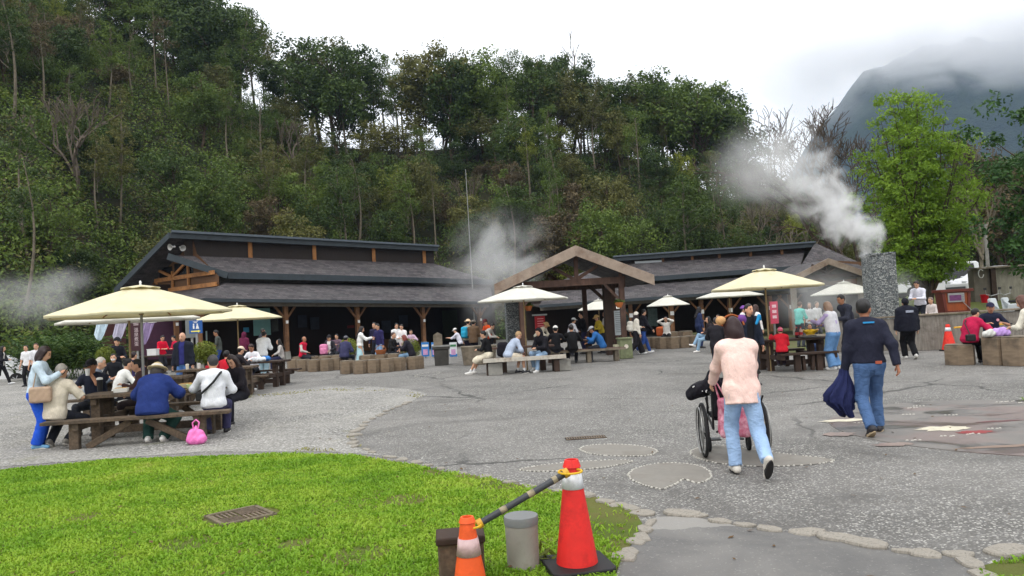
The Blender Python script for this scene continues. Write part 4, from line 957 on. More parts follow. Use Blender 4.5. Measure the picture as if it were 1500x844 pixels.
# ---- pit wall at right
BOARDC = mat('board_formed_concrete', lin((128, 122, 114)), .9, .25, 3, .5, 30, .008, stretch=(7, 7, .8), dirt=lin((82, 76, 68)), dsc=2.2)
pw = [G(*p_) for p_ in ((1215, 516), (1285, 514), (1350, 514), (1420, 511), (1500, 506), (1600, 498))]
zt = [.95, 1.0, 1.04, 1.05, 1.06, 1.06]
e = empty('pit_wall', pw[2], 0, 'waist-high board-formed concrete wall around the hot spring pit', 'wall')
for i in range(len(pw)-1):
    a, b = pw[i], pw[i+1]; nn = Vector((-(b-a).y, (b-a).x, 0)).normalized(); nseg = max(1, int((b-a).length/1.5))
    for j in range(nseg):
        a_, b_ = a.lerp(b, j/nseg), a.lerp(b, (j+1)/nseg-.006); z_ = zt[i]+rng.uniform(-.02, .02)
        MB().slab([a_, b_, Wz(b_, z_), Wz(a_, z_)], .22).build('wall_panel', BOARDC, e, True, bevel=.015)
    MB().slab([Wz(a-nn*.05, zt[i]+.06), Wz(b-nn*.05, zt[i+1]+.06), Wz(b+nn*.4, zt[i+1]+.06), Wz(a+nn*.4, zt[i]+.06)], .055, Vector((0, 0, 1))).build('coping', CONC_OLD, e, True, bevel=.012)
MB().slab([Wz(p_ + Vector((.2, .45, 0)), .5) for p_ in pw]+[Vector((pw[-1].x, 26.2, .5)), Vector((pw[0].x, 26.2, .5))], .05, Vector((0, 0, 1))).build('pit_floor', CONC_OLD, e, True)
# ================================================================ furniture and street things
def canvas_mat(name, c, dirt):
    m, nt, b = new_mat(name); tc = nt.node('ShaderNodeTexCoord').outputs['Object']; l = lin(c)
    f = nt.ramp(nt.noise(tc, 2.2, 5, .65), [(.35, 0), (.7, 1)]); col = nt.mix(f, tuple(x*.92 for x in l), tuple(min(.9, x*1.06) for x in l))
    g_ = nt.ramp(nt.noise(nt.vmath('ADD', tc, (3, 1, 2)), 5, 6, .7), [(.56, 0), (.8, 1)]); col = nt.mix(nt.math('MULTIPLY', g_, .5), col, lin(dirt))
    nt.set(b.inputs['Base Color'], col); b.inputs['Roughness'].default_value = .85; b.inputs['Specular IOR Level'].default_value = .15
    nt.set(b.inputs['Normal'], nt.bump(nt.noise(tc, 6, 3, .5, .6), .25, .02))
    tr = nt.node('ShaderNodeBsdfTranslucent'); nt.set(tr.inputs[0], col); mx = nt.node('ShaderNodeMixShader'); mx.inputs[0].default_value = .32
    nt.l.new(b.outputs[0], mx.inputs[1]); nt.l.new(tr.outputs[0], mx.inputs[2]); nt.l.new(mx.outputs[0], nt.n['Material Output'].inputs[0]); return m
CREAM = canvas_mat('cream_canvas', (238, 230, 198), (202, 188, 144)); WCAN = canvas_mat('white_canvas', (232, 230, 220), (196, 192, 176))
def umbrella(label, px, d, pytop, pyrim, span, cmat, rz=.2, pole_m=GOLDPOLE, tilt=(0, 0), xoff=0):
    b = D(px, pyrim, d); zt = P(px, pytop, d).z; zr = P(px, pyrim, d).z; h = zt-zr
    e = empty('umbrella', (b.x, b.y, 0), rz, label, 'umbrella', 'parasols over the picnic tables'); R_ = span/2; N = 8
    zt -= .07
    def ring(r, zz, sag):
        o_ = []
        for k in range(N*2):
            a = math.pi*k/N; rr = r*(math.cos(math.pi/N)*(1-.02) if k % 2 else 1); o_.append(Vector((rr*math.cos(a), rr*math.sin(a), zz-(sag if k % 2 else 0))))
        return o_
    hh = zt-zr
    rs = [ring(.12*R_, zt-.1*hh, 0), ring(.45*R_, zr+hh*.585, .012), ring(.75*R_, zr+hh*.265, .02), ring(R_, zr, .015), ring(R_*1.002, zr-.045, .0)]
    mb = MB(); vs = sum(rs, []); K = N*2; fs = [(i*K+j, i*K+(j+1) % K, (i+1)*K+(j+1) % K, (i+1)*K+j) for i in range(4) for j in range(K)]
    mb.add(vs, fs); c = mb.build('canopy', cmat, e, smooth=18); sm = c.modifiers.new('thickness', 'SOLIDIFY'); sm.thickness = .006; sm.offset = 0
    mb = MB(); a_ = ring(.03, zt, 0); b_ = ring(.22*R_, zr+hh*.845, .0); b_ = [v+Vector((0, 0, .035 if i % 2 else .012)) for i, v in enumerate(b_)]
    mb.add(a_+b_, [(j, (j+1) % K, K+(j+1) % K, K+j) for j in range(K)]); v_ = mb.build('vent', cmat, c, smooth=18); sm = v_.modifiers.new('thickness', 'SOLIDIFY'); sm.thickness = .006
    mb = MB(); mb.lathe([(.028, zt-.03), (.03, zt), (.016, zt+.02), (.022, zt+.045), (.016, zt+.07), (.004, zt+.085)], 10); mb.build('finial', WHITE, e, smooth=50)
    mb = MB(); mb.tube([(0, 0, 0), (0, 0, zt)], .023, 10); mb.build('pole', pole_m, e, smooth=50)
    hub = zr+.02
    for k in range(N):
        a = 2*math.pi*k/N; t_ = Vector((math.cos(a), math.sin(a), 0))
        MB().bar(t_*.05+Vector((0, 0, zt-.1)), t_*(R_-.02)+Vector((0, 0, zr-.012)), .014, .02).build('rib', WOOD_LIGHT if cmat is CREAM else GOLDPOLE, e)
        MB().bar(t_*.04+Vector((0, 0, hub)), t_*(R_*.5)+Vector((0, 0, zr+hh*.5-.03)), .012, .016).build('strut', WOOD_LIGHT if cmat is CREAM else GOLDPOLE, e)
    mb = MB(); mb.lathe([(.04, hub-.05), (.045, hub), (.04, hub+.04)], 10); mb.build('runner', GOLDPOLE, e)
    return e, b
u1, u1b = umbrella('largest cream umbrella over the crowded picnic table at front left', 207, 13.0, 412, 459, 3.08, CREAM, .12, METAL_GREY)
umbrella('white umbrella seen edge-on behind the largest cream umbrella', 189, 16.6, 438, 469, 2.95, WCAN, .3)
umbrella('mid-sized cream umbrella in front of the blue toilet sign', 348, 25.5, 444, 467, 2.95, CREAM, .2)
umbrella('white umbrella left of the pavilion over the young people on the bench', 767, 23.3, 415, 439, 2.95, WCAN, .25)
umbrella('small white umbrella seen through the pavilion posts', 877, 41, 437, 453, 2.5, WCAN, .3)
umbrella('small white umbrella in front of the far shed, just right of the pavilion', 979, 41, 431, 447, 2.45, WCAN, .1)
umbrella('flat-looking white umbrella behind the right-hand cream umbrella', 1068, 31, 419, 434, 2.85, WCAN, .2)
umbrella('cream umbrella with gold underside over the table with two children', 1121, 18.3, 389, 421, 2.78, CREAM, .15)
umbrella('white umbrella partly hidden by the stone chimney at right', 1237, 32.5, 410, 430, 2.8, WCAN, .3)
# ---- picnic tables with heavy legs and attached benches
def picnic(label, c, rz, TL, TW, BL, wood, gap=.95, bt=.055, leg=.14, th=.77, group='picnic tables'):
    e = empty('picnic_table', (c.x, c.y, 0), rz, label, 'picnic table', group)
    nb = 5; w = TW/nb; BLF = min(BL, TL+.15)
    mb = MB()
    for k in range(nb): mb.box((rng.uniform(-.01, .01), -TW/2+w*(k+.5), th-bt/2+rng.uniform(-.003, .003)), (TL, w-.012, bt))
    mb.build('tabletop', wood, e, bevel=.006)
    for s in (-1, 1):
        mb = MB()
        for k in range(2): mb.box((rng.uniform(-.02, .02)-(BL-BLF)*.3*(s > 0), s*gap+(k-.5)*.145, .45-.025), (BLF if s > 0 else BL, .135, .05))
        mb.build('bench', wood, e, bevel=.006)
    for sx in (-1, 1):
        x = sx*(TL/2-.22)
        for s in (-1, 1):
            MB().box((x, s*TW*.28, (th-bt)/2), (leg, leg, th-bt)).build('leg', wood, e, bevel=.008)
            bl = (BLF if s > 0 else BL); MB().box((sx*(bl/2-.45), s*gap, .2), (leg, leg*.8, .4)).build('bench_leg', wood, e, bevel=.008)
            MB().bar((sx*(bl/2-.62), s*(gap-.01), .02), (sx*.12, s*(gap-.01), .37), .07, .1).build('diagonal_brace', wood, e, bevel=.006)
        MB().bar((x, -gap-.1, .345), (x, gap+.1, .345), .09, .11).build('cross_beam', wood, e, bevel=.006)
        MB().bar((x, -TW/2+.05, th-bt-.06), (x, TW/2-.05, th-bt-.06), .09, .1).build('top_bearer', wood, e, bevel=.006)
    MB().bar((-TL/2+.22, 0, .16), (TL/2-.22, 0, .16), .1, .12).build('stretcher', wood, e, bevel=.006)
    return e
T1 = D(232, 580, 12.45); T1RZ = rad(8)
picnic('weathered brown picnic table with long benches at front left, crowded with people', T1, T1RZ, 2.2, .85, 2.75, WOOD_OLD)
T2 = D(300, 505, 19.2); picnic('picnic table behind the front left one, beside the standing bald man', D(205, 505, 16.4), rad(4), 2.0, .85, 2.3, WOOD_OLD)
T2b = D(318, 500, 19.4); picnic('picnic table under the potted round bush behind the man in white', T2b, rad(3), 1.9, .8, 2.0, WOOD_OLD)
T3 = D(378, 520, 22.2); picnic('dark picnic table under the mid-sized cream umbrella', T3, rad(-6), 1.7, .85, 1.9, WOOD_DARK)
T8 = D(1158, 512, 18.6); picnic('dark round-cornered picnic table where the two children sit', T8, rad(6), 1.75, .85, 1.45, WOOD_DARK, .85)
# white slab bench under the white umbrella
c = D(768, 530, 22.4); e = empty('slab_bench', (c.x, c.y, 0), rad(5), 'long white-edged slab bench on stone blocks under the white umbrella', 'bench')
mb = MB(); mb.box((-.05, -.42, .46), (2.45, .5, .05)); mb.build('seat', WOOD_RED, e, bevel=.008)
MB().box((-.05, -.69, .44), (2.45, .04, .12)).build('white_edge', mat('chipped_white', lin((190, 184, 172)), .7, .15, 5, dirt=lin((130, 112, 96)), dsc=5), e, bevel=.006)
MB().box((-.92, -.45, .18), (.42, .34, .36)).build('stone_support', CONC, e, bevel=.015); MB().box((.9, -.4, .19), (.16, .5, .38)).build('post_support', WOOD_DARK, e, bevel=.01); MB().box((1.12, -.45, .18), (.4, .32, .34)).build('stone_support', CONC, e, bevel=.015)
MB().box((-1.13, -.4, .2), (.08, .4, .4)).build('post_support', WOOD_DARK, e)
mb = MB(); [mb.box((0, .1+k*.15, .75), (1.9, .14, .05)) for k in range(4)]; mb.build('tabletop', WOOD_RED, e, bevel=.006)
for sx in (-.6, .6): MB().box((sx, .33, .36), (.16, .3, .72)).build('leg', WOOD_DARK, e)
c = D(862, 520, 25.2); e = empty('slab_bench', (c.x, c.y, 0), rad(4), 'low dark bench in the pavilion where backs are turned', 'bench')
MB().box((-.2, 0, .44), (2.9, .42, .05)).build('seat', WOOD_RED, e, bevel=.008); MB().box((-.2, -.22, .42), (2.9, .03, .07)).build('edge', CONC_OLD, e)
for x in (-1.1, .0, .95): MB().box((x, 0, .2), (.14, .34, .4)).build('leg', CONC_OLD, e, bevel=.01)
mb = MB(); [mb.box((-.5, .62+k*.16, .74), (2.0, .15, .05)) for k in range(4)]; mb.build('tabletop', WOOD_RED, e, bevel=.006)
for x in (-1.2, .2): MB().box((x, .9, .36), (.16, .3, .71)).build('leg', WOOD_DARK, e)
# ---- hexagonal concrete block seats
BLKC = mat('wood_marked_concrete', lin((124, 108, 90)), .9, .25, 3, .5, 30, .006, stretch=(1.2, 1.2, 4), dirt=lin((78, 70, 60)), dsc=2.5)
hexa = [(math.cos(rad(60*k+30)), math.sin(rad(60*k+30))) for k in range(6)]
def block(px, d, r, h, label, group=None, rz=None, hexd=True):
    p = D(px, 520, d); rz = rng.uniform(-.3, .3) if rz is None else rz
    e = empty('concrete_block', (p.x, p.y, 0), rz, label, 'block seat', group)
    MB().prism([(x*r, y*r) for x, y in hexa], 0, h).build('side', BLKC, e, bevel=.012)
    MB().prism([(x*(r-.02), y*(r-.02)) for x, y in hexa], h, h+.03).build('top', CONC_OLD, e, bevel=.01); return e
for k, (px, d) in enumerate(((430, 29.8), (444, 29.2), (460, 28.6), (477, 28.6), (493, 28.9))): block(px, d, .28, .44, 'weathered concrete block seat in the low row left of the white dress', 'block seats left of the white dress', .5)
for px, d in ((438, 30.8), (456, 30.6), (476, 30.4), (494, 30.4)): block(px, d, .3, .5, 'low concrete block behind the front row of block seats at left', 'rear blocks at left', .5)
for px, d in ((508, 26.2), (527, 25.8), (546, 25.9), (565, 26.0), (583, 26.4)): block(px, d, .27, .44, 'weathered concrete block seat in the row in front of the white dress', 'block seats in front of the white dress', .5)
for px, d in ((604, 26.7), (611, 26.9)): block(px, d, .24, .43, 'concrete block seat under the red-haired person', 'block seats at the right end', .5)
for px, d in ((538, 27.2), (558, 27.4), (577, 27.3)): block(px, d, .32, .55, 'taller concrete block serving as table behind the front row', 'table blocks', .5)
for px, d in ((972, 31.5), (988, 31.2), (1003, 31.4), (1016, 31.9), (985, 33.2), (1006, 33.4)): block(px, d, .33, .62 if d > 33 else .46, 'concrete block seat beside the woman shading her eyes', 'block seats right of the pavilion', .5)
for px, d in ((868+50, 31), (945, 32), (960, 32.4)): block(px, d, .26, .45, 'grey block seat behind the walking couple', 'block seats behind the couple', .5)
block(1052, 26.5, .26, .44, 'block seat under the person in light jeans at centre right')
block(1406, 17.3, .34, .45, 'single concrete block seat under the woman in crimson', None, .4)
block(1463, 16.8, .36, .62, 'tall concrete table block with food beside the woman in crimson', None, .45); block(1492, 16.4, .36, .62, 'tall concrete table block beside the woman in white at the right edge', None, .5)
block(1452, 18.6, .34, .45, 'concrete block seat under the man in the navy polo', None, .4)
# planter trough, stone bin, square bin
p = D(701, 515, 27.6); e = empty('stone_trough', (p.x, p.y, 0), .1, 'dark stone trough in front of the people with the orange jacket', 'trough'); MB().box((0, 0, .33), (1.15, .8, .66), None, 1.12).build('body', CONC_OLD, e, bevel=.02); MB().box((0, 0, .665), (1.3, .92, .05)).build('rim', CONC_OLD, e, bevel=.01)
p = D(647, 527, 28.2); e = empty('stone_bin', (p.x, p.y, 0), .05, 'dark stone litter bin with flat shelf and pointed back slab', 'litter bin')
MB().box((0, 0, .3), (.5, .45, .6), None, 1.1).build('body', mat('dark_stone', lin((66, 64, 60)), .85, .25, 4, .4), e, bevel=.02); MB().box((0, 0, .66), (.66, .55, .1)).build('shelf', _mats['dark_stone'], e, bevel=.015); MB().box((0, 0, .735), (.7, .58, .045)).build('lid', METAL_GREY, e)
MB().prism([(-.17, 0), (.17, 0), (.17, .42), (0, .52), (-.17, .42)], -.05, .05, Matrix.Translation((-.12, .2, .74)) @ Matrix.Rotation(rad(90), 4, 'X')).build('back_slab', CONC_OLD, e)
p = D(916, 524, 26.2); e = empty('square_bin', (p.x, p.y, 0), rad(6), 'mossy square concrete bin with a pale round emblem at the pavilion post', 'litter bin')
MB().box((0, 0, .36), (.46, .46, .7), None, .94).build('body', mat('moss_concrete', lin((116, 122, 92)), .9, .25, 4, .5, 40, .005, dirt=lin((76, 82, 56))), e, bevel=.012); MB().box((0, 0, .72), (.5, .5, .05)).build('rim', _mats['moss_concrete'], e, bevel=.01)
mb = MB(); mb.lathe([(.075, 0), (.075, .012)], 16, (0, -.235, .44), rotm((0, -1, .03))); mb.build('emblem', mat('pale_emblem', lin((206, 196, 182)), .6, .1), e); MB().box((-.3, .04, .26), (.16, .3, .5)).build('side_box', mat('cream_side', lin((176, 172, 146)), .8, .12), e, bevel=.01)
# blue banners on the counter
for k, (px, w_, lb) in enumerate(((623, .36, 'blue counter banner with pink figures, left of the stone bin'), (636, .26, 'narrow blue banner half hidden by the stone bin'), (664, .34, 'white and blue banner right of the stone bin'))):
    p = P(px, 512, 34.5); e = sign('banner', lb, p, w_, .66, mat('banner_blue', lin((52, 120, 190)), .6, .1) if k < 2 else mat('banner_white', lin((214, 218, 222)), .6, .06), .05, True, .03, 'banner')
    MB().box((0, -.02, p.z+.18), (w_*.8, .01, .1)).build('heading', WHITE if k < 2 else mat('banner_green', lin((70, 130, 90)), .6, .1), e); MB().box((0, -.02, p.z-.12), (w_*.6, .01, .26)).build('picture', mat('banner_pink', lin((196, 150, 190)), .6, .2, 20), e)
    if k == 2: MB().box((0, -.018, p.z-.27), (w_, .012, .12)).build('foot', _mats['banner_blue'], e)
# blue toilet sign on grey board
p = P(288, 479, 24); e = sign('toilet_sign', 'blue toilet sign with two white figures and a yellow arrow', P(287, 479, 24), .42, .42, mat('sign_blue', lin((36, 84, 150)), .5, .08), 0, True, .05, 'sign', None, METAL_GREY)
for sx in (-.06, .06):
    mb = MB(); mb.lathe([(.024, 0), (.024, .006)], 12, (sx, -.028, p.z+.085), rotm((0, -1, 0))); w2 = .034 if sx < 0 else .05
    mb.box((sx, -.031, p.z-.0), (.05, .006, .11)) if sx < 0 else mb.prism([(-.055, -.06), (.055, -.06), (.022, .055), (-.022, .055)], -.003, .003, Matrix.Translation((sx, -.031, p.z)) @ Matrix.Rotation(rad(90), 4, 'X'))
    mb.build('figure', WHITE, e)
mb = MB(); mb.prism([(-.15, -.02), (.08, -.02), (.08, -.045), (.16, 0), (.08, .045), (.08, .02), (-.15, .02)], -.003, .003, Matrix.Translation((0, -.031, p.z-.14)) @ Matrix.Rotation(rad(90), 4, 'X')); mb.build('arrow', mat('arrow_yellow', lin((226, 214, 96)), .5, .05), e)
for k in range(2): MB().box((0, -.03, p.z+.17-.03*k), (.16 if k == 0 else .1, .004, .014)).build('heading', WHITE, e)
sign('notice_board', 'plain grey board behind the blue toilet sign', P(280, 481, 24.3), .36, .62, mat('plain_grey_board', lin((112, 116, 116)), .6, .1), 0, True, .05, 'board')
p = P(200, 492, 27); e = sign('banner_sign', 'tall dark maroon banner with a column of pale writing, left of the umbrella pole', p, .44, 1.1, mat('maroon_banner', lin((58, 30, 36)), .7, .15), 0, True, .03, 'banner')
text_mesh('溫\n泉\n煮\n蛋', .17, mat('pale_lettering', lin((184, 168, 170)), .7, .1), e, (0, -.018, p.z-.05))
for k in range(2): MB().box((0, -.017, p.z+.46-.06*k), (.2-.02*k, .004, .028)).build('small_print', _mats['pale_lettering'], e)
p = P(1134, 458, 27.5); e = sign('banner_sign', 'pink and red upright sign in the steam behind the child in red', p, .3, .82, mat('pinkred_sign', lin((196, 66, 92)), .6, .15, 5), .1, True, .04, 'sign')
for k in range(3): MB().box((0, -.024, p.z+.24-.2*k), (.16, .004, .11)).build('white_mark', mat('sign_pale', lin((224, 190, 196)), .6, .2, 30), e)
# flags and bunting at the shed's left end
for k, (px, py, c_, lb) in enumerate(((153, 478, (190, 208, 220), 'pale blue cloth flag hanging at the left end of the shed'), (180, 480, (176, 172, 190), 'pale grey cloth flag hanging left of the maroon banner'), (218, 484, (150, 132, 168), 'lilac cloth flag hanging beside the umbrella pole'))):
    p = P(px, py, 29); e = empty('flag', p, .2, lb, 'flag'); mb = MB(); pts_ = [Vector((-.22+.44*t/6, .05*math.sin(t*2.1), .3+.04*math.sin(t))) for t in range(7)]; pb = [Vector((-.3+.4*t/6-.1, .06*math.cos(t*1.7), -.3-.25*math.sin(t/6*3.1))) for t in range(7)]
    mb.add(pts_+pb, [(i, i+1, i+8, i+7) for i in range(6)]); o = mb.build('cloth', cloth(c_), e); sm = o.modifiers.new('thickness', 'SOLIDIFY'); sm.thickness = .008; MB().tube([(-.3, 0, .3), (.3, 0, .3)], .012, 5).build('rod', METAL_GREY, e)
# ---- cones, barrier pole, bollards
def cone(label, p, h, r0, r1, base, rz, col, band=(.74, .88), tip=True, base_m=BLACK, group=None, worn=False):
    e = empty('traffic_cone', (p.x, p.y, p.z), rz, label, 'traffic cone', group)
    m_ = mat('cone_'+'_'.join(map(str, col)), lin(col), .55, .12, 6, .12, 50, .003, dirt=tuple(x*.55 for x in lin(col)), dsc=6)
    R = lambda t: r0+(r1-r0)*t
    mb = MB(); mb.lathe([(r0, .03), (r0*.985, .05), (R(band[0]), h*band[0]), (R(band[1]), h*band[1]), (R(.93), h*.93), (R(.935)*1.18, h*.935), (R(1), h), (R(1)*.75, h), (R(1)*.7, h*.93)], 40, cap=False); mb.build('body', m_, e, smooth=40)
    mb = MB(); mb.lathe([(R(band[0])+.004, h*band[0]), (R(band[1])+.004, h*band[1])], 40, cap=False); o = mb.build('reflective_band', mat('reflective_'+('worn' if worn else 'white'), lin((196, 166, 166) if worn else (214, 216, 220)), .4, .12, 9, .1, dirt=lin((140, 110, 108) if worn else (176, 178, 182)), dsc=8), e, smooth=40); s_ = o.modifiers.new('t', 'SOLIDIFY'); s_.thickness = .004
    mb = MB(); k = 4; mb.prism([(base/2*x, base/2*y) for x, y in ((-1, -.8), (-.8, -1), (.8, -1), (1, -.8), (1, .8), (.8, 1), (-.8, 1), (-1, .8))], 0, .045); mb.build('base', base_m, e, bevel=.008); return e
pc = G(846, 833); cone('large red traffic cone with white band on the lawn edge', pc, .705, .137, .045, .42, rad(12), (222, 44, 40))
p1 = Vector((-.31, 4.42, -.02)); q1_ = P(684, 757, 4.52); p1 = Vector((q1_.x, q1_.y, -.02)); cone('smaller orange traffic cone with worn pinkish band at the bottom of the view', p1, q1_.z+.02, .108, .04, .3, .3, (235, 92, 40), (.52, .74), worn=True)
e = empty('barrier_pole', (0, 0, 0), 0, 'black and yellow taped barrier pole slung between the two cones', 'barrier pole')
pa = P(690, 770, 4.55)+Vector((.045, .02, 0)); pb_ = P(831, 692, 4.72); tape = mat('tape_silver', lin((150, 138, 112)), .5, .35, 14, .1, dirt=lin((80, 76, 66)), dsc=12)
e.location = pa; v_ = pb_-pa
MB().tube([(0, 0, 0), v_], .021, 12).build('pole', mat('dark_pole', lin((58, 60, 64)), .5, .15), e, smooth=50)
for a, b in ((.24, .31), (.55, .62), (.83, .88)): MB().tube([v_*a, v_*b], .0225, 12).build('tape', tape, e, smooth=50)
for a in (0.0, .97): MB().tube([v_*(a-.012), v_*(a+.04)], .03, 12).build('end_cap', mat('ochre_cap', lin((196, 152, 50)), .5, .1), e, smooth=50)
for c_, R_ in (((-.045, -.02, .0), .062), (tuple(v_+Vector((.02, .02, 0))), .075)):
    MB().torus(c_, R_, .007, 24, 6).build('ring', mat('yellow_ring', lin((222, 176, 40)), .5, .05), e, smooth=60)
p = G(767, 831); h_ = P(767, 752, 4.95).z; e = empty('grey_bollard', (p.x, p.y, 0), 0, 'short grey plastic cylinder with darker cap between the cones', 'bollard')
mb = MB(); mb.lathe([(.106, 0), (.110, h_-.045)], 36); mb.build('body', mat('grey_plastic', lin((150, 146, 138)), .6, .08, 5, .08, dirt=lin((128, 122, 108)), dsc=5), e, smooth=40)
mb = MB(); mb.lathe([(.113, h_-.055), (.115, h_-.01), (.111, h_), (.02, h_+.002)], 36); mb.build('cap', mat('grey_cap', lin((118, 120, 120)), .55, .06), e, smooth=40)
q_ = P(674, 785, 4.75); e = empty('wooden_block', (q_.x, q_.y, 0), .1, 'mossy timber post block behind the smaller orange cone', 'timber block'); mb = MB()
for x, y in ((-.085, -.05), (-.085, .06), (.085, -.05), (.085, .06)): mb.box((x, y, q_.z/2), (.12, .1, q_.z))
mb.build('posts', WOOD_OLD, e, bevel=.01); MB().box((0, 0, q_.z), (.31, .24, .05)).build('cap', WOOD_DARK, e, bevel=.012)
p = G(796, 826); e = empty('seedling', (p.x, p.y, 0), 0, 'small yellowing leaf shoot at the foot of the large red cone', 'seedling')
v, f_ = leaf_cloud([(0, 0, .08), (.03, 0, .05)], [.06, .06], 7, .09, np.random.default_rng(4), 1, .2, .3, .5); link_mesh('leaves', np_mesh('leaves', v, f_), LV['yellow'], e); MB().tube([(0, 0, 0), (.02, 0, .1)], .004, 4).build('stem', LV['yellow'], e)
pr = G(1391, 513); cone('red traffic cone in front of the board-marked pit wall, left of a pair', G(1391, 514), .78, .2, .045, .42, .2, (226, 50, 36))
cone('red traffic cone standing behind its twin at the pit wall', G(1405, 509), .78, .2, .045, .42, .1, (206, 44, 34))
e = empty('barrier_pole', P(1398, 480, 19.6), 0, 'yellow and black striped pole resting on the pair of red cones', 'barrier pole'); v_ = P(1482, 474, 20.8)-e.location
for k in range(8): MB().tube([v_*(k/8), v_*((k+1)/8)], .022, 8).build('yellow_stripe' if k % 2 == 0 else 'black_stripe', mat('stripe_yellow', lin((226, 170, 40)), .5, .1) if k % 2 == 0 else BLACK, e)
# ---- lectern on the pit wall
d_ = 22.6; zb = 1.1; p = D(1396, 440, d_, zb); e = empty('lectern', (p.x, p.y, zb), rad(-4), 'varnished wooden lectern with display panel standing on the pit wall', 'lectern')
ztop = P(1396, 424, d_).z-zb; VAR_ = mat('varnished_wood', lin((136, 66, 28)), .4, .15, 2, .1, 25, .002, stretch=(6, 6, .8)); VARD = mat('dark_varnish', lin((92, 38, 26)), .4, .15, 2, .1)
MB().prism([(-.31, 0), (.31, 0), (.37, ztop-.09), (-.37, ztop-.09)], -.2, .2, Matrix.Rotation(rad(90), 4, 'X')).build('body', VAR_, e, bevel=.006)
for s in (-1, 1): MB().slab([(s*.29, -.23, 0), (s*.36, -.23, 0), (s*.42, -.23, ztop-.09), (s*.34, -.23, ztop-.09)], .46, (0, -1, 0)).build('side_panel', VARD, e)
MB().box((0, 0, ztop-.04), (.96, .56, .09)).build('top', VARD, e, bevel=.008); MB().box((0, -.22, .02), (.64, .06, .06)).build('plinth', VARD, e)
zz = ztop*.64; MB().box((-.02, -.225, zz), (.48, .04, .28)).build('display_frame', METAL_GREY, e, bevel=.004); MB().box((-.05, -.25, zz-.01), (.34, .012, .17)).build('screen', mat('purple_screen', lin((96, 52, 92)), .3, .3, 15, 0), e)
for k in range(4): MB().box((.165, -.25, zz+.07-.05*k), (.06, .012, .02)).build('button', mat('panel_mark', lin((120, 116, 124)), .5, .2, 20), e)
MB().tube([(.14, -.26, zz-.12), (.36, -.3, zz-.4)], .012, 6).build('handle', METAL_GREY, e)
# ---- concrete tank, utility pole, bucket, vehicles on the bank
d_ = 34; a = P(1428, 432, d_); b = P(1600, 420, d_+1.5); z0 = Tz(a.x, a.y)-.1; zt_ = P(1432, 393, d_).z; e = empty('concrete_tank', (a.x, a.y, z0), 0, 'old grey concrete tank wall with a round white mark on the bank', 'tank')
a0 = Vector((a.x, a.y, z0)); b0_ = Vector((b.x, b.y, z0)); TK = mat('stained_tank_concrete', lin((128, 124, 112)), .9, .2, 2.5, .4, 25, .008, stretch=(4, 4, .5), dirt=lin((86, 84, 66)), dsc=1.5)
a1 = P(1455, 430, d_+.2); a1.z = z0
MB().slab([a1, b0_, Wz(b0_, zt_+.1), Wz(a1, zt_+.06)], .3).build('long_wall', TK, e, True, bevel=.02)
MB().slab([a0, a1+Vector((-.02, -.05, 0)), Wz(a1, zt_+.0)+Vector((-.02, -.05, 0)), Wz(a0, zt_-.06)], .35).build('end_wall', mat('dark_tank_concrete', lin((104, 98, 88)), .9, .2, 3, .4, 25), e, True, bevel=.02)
MB().bar(Wz(a1, z0)+Vector((-.06, -.16, 0)), Wz(a1, zt_+.02)+Vector((-.06, -.16, 0)), .22, .12).build('pier', WOOD_DARK, e, True)
MB().bar(Wz(a0, zt_-.02)+Vector((-.05, -.1, 0)), Wz(b0_, zt_+.14)+Vector((0, -.1, 0)), .45, .08).build('cap', CONC_OLD, e, True)
c_ = P(1437, 401, d_-.25)-a0; mb = MB()
for k in range(11):
    a_ = rad(40+k*28); b_ = rad(40+(k+1)*28); mb.bar((c_.x+.12*math.cos(a_), c_.y, c_.z+.19*math.sin(a_)), (c_.x+.12*math.cos(b_), c_.y, c_.z+.19*math.sin(b_)), .015, .045, (0, 1, 0))
mb.build('round_mark', WHITE, e)
p = P(1442, 432, 33.2); z_ = Tz(p.x, p.y); e = empty('bucket', (p.x, p.y, z_), 0, 'red plastic bucket at the corner of the concrete tank', 'bucket'); mb = MB(); mb.lathe([(.13, 0), (.17, .36), (.18, .37), (.16, .36), (.12, .03)], 20); mb.build('body', mat('red_plastic', lin((206, 26, 44)), .4, .08), e, smooth=50); MB().torus((0, 0, .36), .178, .01, 20, 6).build('rim', _mats['red_plastic'], e)
p = P(1448, 400, 38); e = empty('utility_pole', (p.x, p.y, Tz(p.x, p.y)), 0, 'slim grey concrete utility pole behind the tank', 'pole'); zt_ = P(1447, 330, 38).z-e.location.z; MB().tube([(0, 0, -.2), (0, 0, zt_)], [.1, .075], 12).build('shaft', CONC, e, smooth=50); MB().box((0, 0, zt_+.02), (.18, .18, .05)).build('cap', METAL_GREY, e)
p = P(682, 248, 50); q_ = P(692, 410, 50); e = empty('lightning_mast', (q_.x, q_.y, 0), 0, 'tall thin white mast rising behind the long shed', 'mast'); dv = Vector((p.x-q_.x, p.y-q_.y, 0))
zt_ = p.z; MB().tube([(0, 0, 0), dv*.45+Vector((0, 0, zt_*.45))], [.045, .04], 8).build('lower_section', METAL_GREY, e); MB().tube([dv*.45+Vector((0, 0, zt_*.45)), dv+Vector((0, 0, zt_))], [.032, .02], 8).build('upper_section', METAL_GREY, e)
CARW = mat('white_car_paint', (.62, .63, .64), .25, .03, 2, 0, spec=.6); TYRE = mat('tyre', (.015, .015, .016), .8, .1, 5, .1); RIM = mat('alloy', lin((168, 170, 172)), .3, .05, 4, 0, metal=.8)
